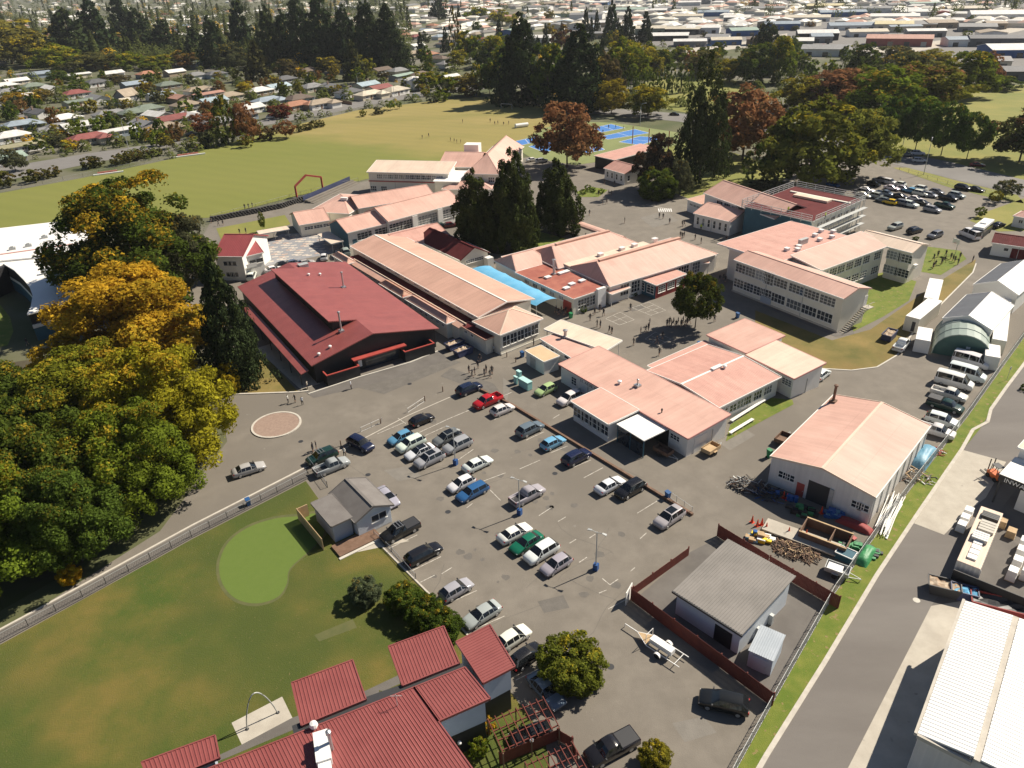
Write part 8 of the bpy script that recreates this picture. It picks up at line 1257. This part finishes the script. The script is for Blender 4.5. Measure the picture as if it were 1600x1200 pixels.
sheet('business_street', [(1330, 78), (1480, 62), (1560, 48), (1640, 30), (1640, 38), (1560, 56), (1490, 70), (1400, 86)], .05, 'concrete'); sheet('business_street', [(1060, 78), (1170, 64), (1230, 52), (1230, 58), (1180, 72), (1080, 86)], .05, 'concrete')
# parked cars in front of the business rows, too small for parts
bc = [(fx.uniform(1050, 1330), fx.uniform(60, 74)) for _ in range(34)] + [(fx.uniform(1500, 1600), fx.uniform(66, 90)) for _ in range(18)]
cl = [fx.choice(['white', 'silver', 'black', 'grey', 'red', 'blue']) for _ in bc]; labs = ranked([(x, c) for (x, y), c in zip(bc, cl)], lambda i: (i[1], i[0] > 1400), lambda k, o: f'{o + " " if o else "only "}{k[0]} car{" from the left" if o else ""} on the {"right-hand" if k[1] else "middle"} business forecourt')
for (x, y), c, l in zip(bc, cl, labs): car('hatchback', c, x, y, l, IA * 57.3 + fx.choice((0, 90)), simple=True, group='cars on the business forecourts')
# far houses and trees, scattered over the rest of the plain
def free(p, r): return all((p.x - h[0]) ** 2 + (p.y - h[1]) ** 2 > (h[2] + r) ** 2 for h in HOUSES)
fh = []
for i in range(900):
    x, y = fx.uniform(-20, 790), fx.uniform(12, 100); p = G(x, y)
    if p.y > 2600 or not free(p, 11): continue
    if x < 640 and 66 < y and fx.random() < .6: continue
    fh.append((x, y, fx.choice(['hip', 'gable', 'ell', 'hip']), fx.choice(['white', 'grey', 'cream', 'brown', 'orange', 'red', 'blue_grey', 'green', 'dark_grey', 'tan', 'white', 'salmon']))); HOUSES.append((p.x, p.y, 9))
    if len(fh) >= 120: break
fz = lambda x, y: 'beyond the tall belt' + (' at far left' if x < 200 else (' at left' if x < 400 else (' near the middle' if x < 600 else ' right of the conifers')))
labs = ranked(fh, lambda i: (i[3], i[2], fz(i[0], i[1])), lambda k, o: f'{o + " " if o else "only "}{RN[k[0]]}-roofed {KN[k[1]]}{" from the left" if o else ""} {k[2]}')
for (x, y, k, c), l in zip(fh, labs): house(x, y, k, c, l, fx.choice(WL), fx.choice((0, 90)), 1.0, False, 'far houses'); HOUSES.pop()
def scatter(n, zone_, kinds, lab, grp, rng, avoid=True):
    out = []; tries = 0
    while len(out) < n and tries < n * 40:
        tries += 1; x, y = fx.uniform(zone_[0], zone_[2]), fx.uniform(zone_[1], zone_[3]); p = G(x, y)
        if avoid and not free(p, rng[2] * .3): continue
        if any((p.x - q[0].x) ** 2 + (p.y - q[0].y) ** 2 < (rng[2] * .7) ** 2 for q in out): continue
        k = fx.choice(kinds); h = fx.uniform(rng[0], rng[1]) * (1.5 if k == 'conifer' else 1); out.append((p, h, fx.uniform(.8, 1.2) * (rng[2] * (.7 if k == 'conifer' else 1)), k, fx.choice([GREEN, DKGREEN, OLIVE, GREY, GREEN, DKGREEN, (.15, .09, .03), (.14, .12, .03)]) if k != 'conifer' else CONI, x))
    labs = ranked([(o[5], o[3]) for o in out], lambda i: i[1], lambda k, o: f'{o or "only"} {CN_[k]} from the left {lab}')
    for o, l in zip(out, labs): wtree(o[0], o[1], o[2], o[3], o[4], l, .3 if o[4][0] > .13 else .05, 'leaves_rust' if o[4][0] > .145 else ('leaves_conifer' if o[3] == 'conifer' else 'leaves_yellow'), 'far', None, grp)
scatter(44, (0, 118, 395, 235), ['broad', 'bush', 'broad', 'bush'], 'scattered among the near suburban gardens', 'garden trees', (5, 10, 8)); scatter(24, (400, 108, 700, 150), ['broad', 'bush', 'broad'], 'in gardens above the golden field', 'garden trees', (5, 9, 8)); scatter(24, (1010, 78, 1330, 130), ['broad', 'broad', 'bush'], 'between the park and the business rows', 'park fringe trees', (7, 12, 12)); scatter(30, (640, 30, 1000, 110), ['broad', 'broad', 'conifer'], 'on the plain right of the conifers', 'plain trees', (9, 15, 13)); scatter(16, (1000, 4, 1600, 60), ['broad', 'bush'], 'standing between the warehouses', 'warehouse trees', (4, 8, 8))
# far-off wood that reads as one mass
def wood(name, label, zone_, n, seed):
    g = np.random.default_rng(seed); C, N, S, sh, mx = [], [], [], [], []
    for i in range(n):
        x, y = g.uniform(zone_[0], zone_[2]), zone_[1] + (zone_[3] - zone_[1]) * g.random() ** 1.4; p = G(x, y)
        if p.y > 5000 or p.y < 0: continue
        con = g.random() < .18; h = g.uniform(12, 26) if con else g.uniform(7, 14); w_ = h * (.35 if con else .95); m = 90; d = sph(g, m); u = g.random(m)
        if con: r = (1 - u) ** .7 * w_ / 2; c = np.stack([p.x + r * d[:, 0], p.y + r * d[:, 1], h * (.08 + .92 * u)], 1)
        else: c = np.array((p.x, p.y, h * .55)) + d * np.array((w_ / 2, w_ / 2, h * .45))
        k = g.random(); C.append(c); N.append(d + np.array((0, 0, .5))); S.append(np.full(m, h * .075)); sh.append(np.clip(g.normal(.45 if not con else .2, .2, m) + (k - .5) * .5, 0, 1)); mx.append(np.full(m, .1 if k > .93 and not con else .95))
    o = link(name, leaf_mesh(name, np.concatenate(C), np.concatenate(N), np.concatenate(S), np.concatenate(sh), np.concatenate(mx), 'leaves_gold')); o.color = (.085, .10, .03, .4); o['kind'] = 'stuff'; o['label'] = label; o['category'] = 'wood'
wood('far_wood', 'far wood and garden trees filling the plain at top left', (-60, -2, 640, 106), 2100, 5); wood('far_wood', 'far mixed trees along the business district horizon', (640, -26, 1660, 30), 260, 6)
def far_town(name, label, zone_, n, seed):
    r_ = random.Random(seed); mbs = MB(); mats = ['fw', 'fc', 'fg', 'fo']
    for i in range(n):
        x, y = r_.uniform(zone_[0], zone_[2]), r_.uniform(zone_[1], zone_[3]); p = G(x, y)
        if p.y > 4500 or p.y < 0 or not free(p, 10): continue
        L_, W_, h = r_.uniform(6, 11), r_.uniform(4, 6), r_.uniform(2.6, 4); a = SA + r_.choice((0, math.pi / 2)); ca, sa = math.cos(a), math.sin(a); T_ = lambda X, Y, Z: (p.x + X * ca - Y * sa, p.y + X * sa + Y * ca, Z); mi = r_.choice((0, 0, 1, 1, 2, 3))
        mbs.add([T_(sx * L_, sy * W_, z) for z in (0, h) for sx, sy in ((-1, -1), (1, -1), (1, 1), (-1, 1))], [(0, 1, 5, 4), (1, 2, 6, 5), (2, 3, 7, 6), (3, 0, 4, 7)], 1); mbs.add([T_(-L_ - .4, -W_ - .4, h), T_(L_ + .4, -W_ - .4, h), T_(L_ * .6, 0, h + 1.8), T_(-L_ * .6, 0, h + 1.8), T_(L_ + .4, W_ + .4, h), T_(-L_ - .4, W_ + .4, h)], [(0, 1, 2, 3), (4, 5, 3, 2), (1, 4, 2), (5, 0, 3)], mi)
    o = mbs.build(name, ['wall_white', 'wall_cream', 'roof_slate', 'roof_orange']); o['kind'] = 'stuff'; o['label'] = label; o['category'] = 'houses'
far_town('far_town', 'far roofs of the plain beyond the tall tree belt', (-60, -2, 780, 60), 420, 8); far_town('far_town', 'far roofs beyond the business district', (640, -28, 1660, 46), 900, 9)

# garden shrubs nobody could count
def shrubs(name, label, zone_, n, seed, hr):
    g = np.random.default_rng(seed); C, N, S, sh, mx = [], [], [], [], []
    for i in range(n):
        x, y = g.uniform(zone_[0], zone_[2]), g.uniform(zone_[1], zone_[3]); p = G(x, y)
        if not free(p, .5) or any(inside(p.x, p.y, P) for P in KEEP): continue
        h = g.uniform(*hr); m = 60; d = sph(g, m); d[:, 2] = np.abs(d[:, 2]); k = g.random(); C.append(np.array((p.x, p.y, 0)) + d * np.array((h * .6, h * .6, h))); N.append(d + np.array((0, 0, .4))); S.append(np.full(m, h * .16)); sh.append(np.clip(g.normal(.45, .2, m) + (k - .5) * .5, 0, 1)); mx.append(np.full(m, .1 if k > .94 else .95))
    o = link(name, leaf_mesh(name, np.concatenate(C), np.concatenate(N), np.concatenate(S), np.concatenate(sh), np.concatenate(mx), 'leaves_gold')); o.color = (.10, .115, .03, .4); o['kind'] = 'stuff'; o['label'] = label; o['category'] = 'shrubs'
KEEP = [[(v.co.x, v.co.y) for v in o.data.vertices] for o in COL.objects if o.name.split('.')[0] in ('street', 'side_street', 'park_street', 'sports_field', 'business_street')]
shrubs('garden_shrubs', 'countless low shrubs and hedges in the suburban gardens', (-10, 108, 700, 250), 900, 3, (1.2, 4.2)); shrubs('garden_shrubs', 'countless garden trees standing between the suburban roofs', (-10, 106, 720, 236), 260, 13, (3, 6.5)); shrubs('garden_shrubs', 'undergrowth along the park and tree belt', (780, 70, 1340, 172), 420, 4, (1.5, 5))
# ================================================================ air
hb = MB(); hb.box(-6200, 6200, -500, 9200, -1, 72); hz_ = hb.mesh('haze', 'asphalt'); hz_.materials.clear(); hm = bpy.data.materials.new('haze'); hm.use_nodes = True; ht = hm.node_tree; ht.nodes.remove(ht.nodes['Principled BSDF'])
pv_ = ht.nodes.new('ShaderNodeVolumePrincipled'); pv_.inputs['Color'].default_value = (.86, .90, .95, 1); pv_.inputs['Density'].default_value = .00006; pv_.inputs['Anisotropy'].default_value = .2; ht.links.new(pv_.outputs[0], ht.nodes['Material Output'].inputs['Volume']); hz_.materials.append(hm)
ho = link('haze', hz_); ho['kind'] = 'stuff'
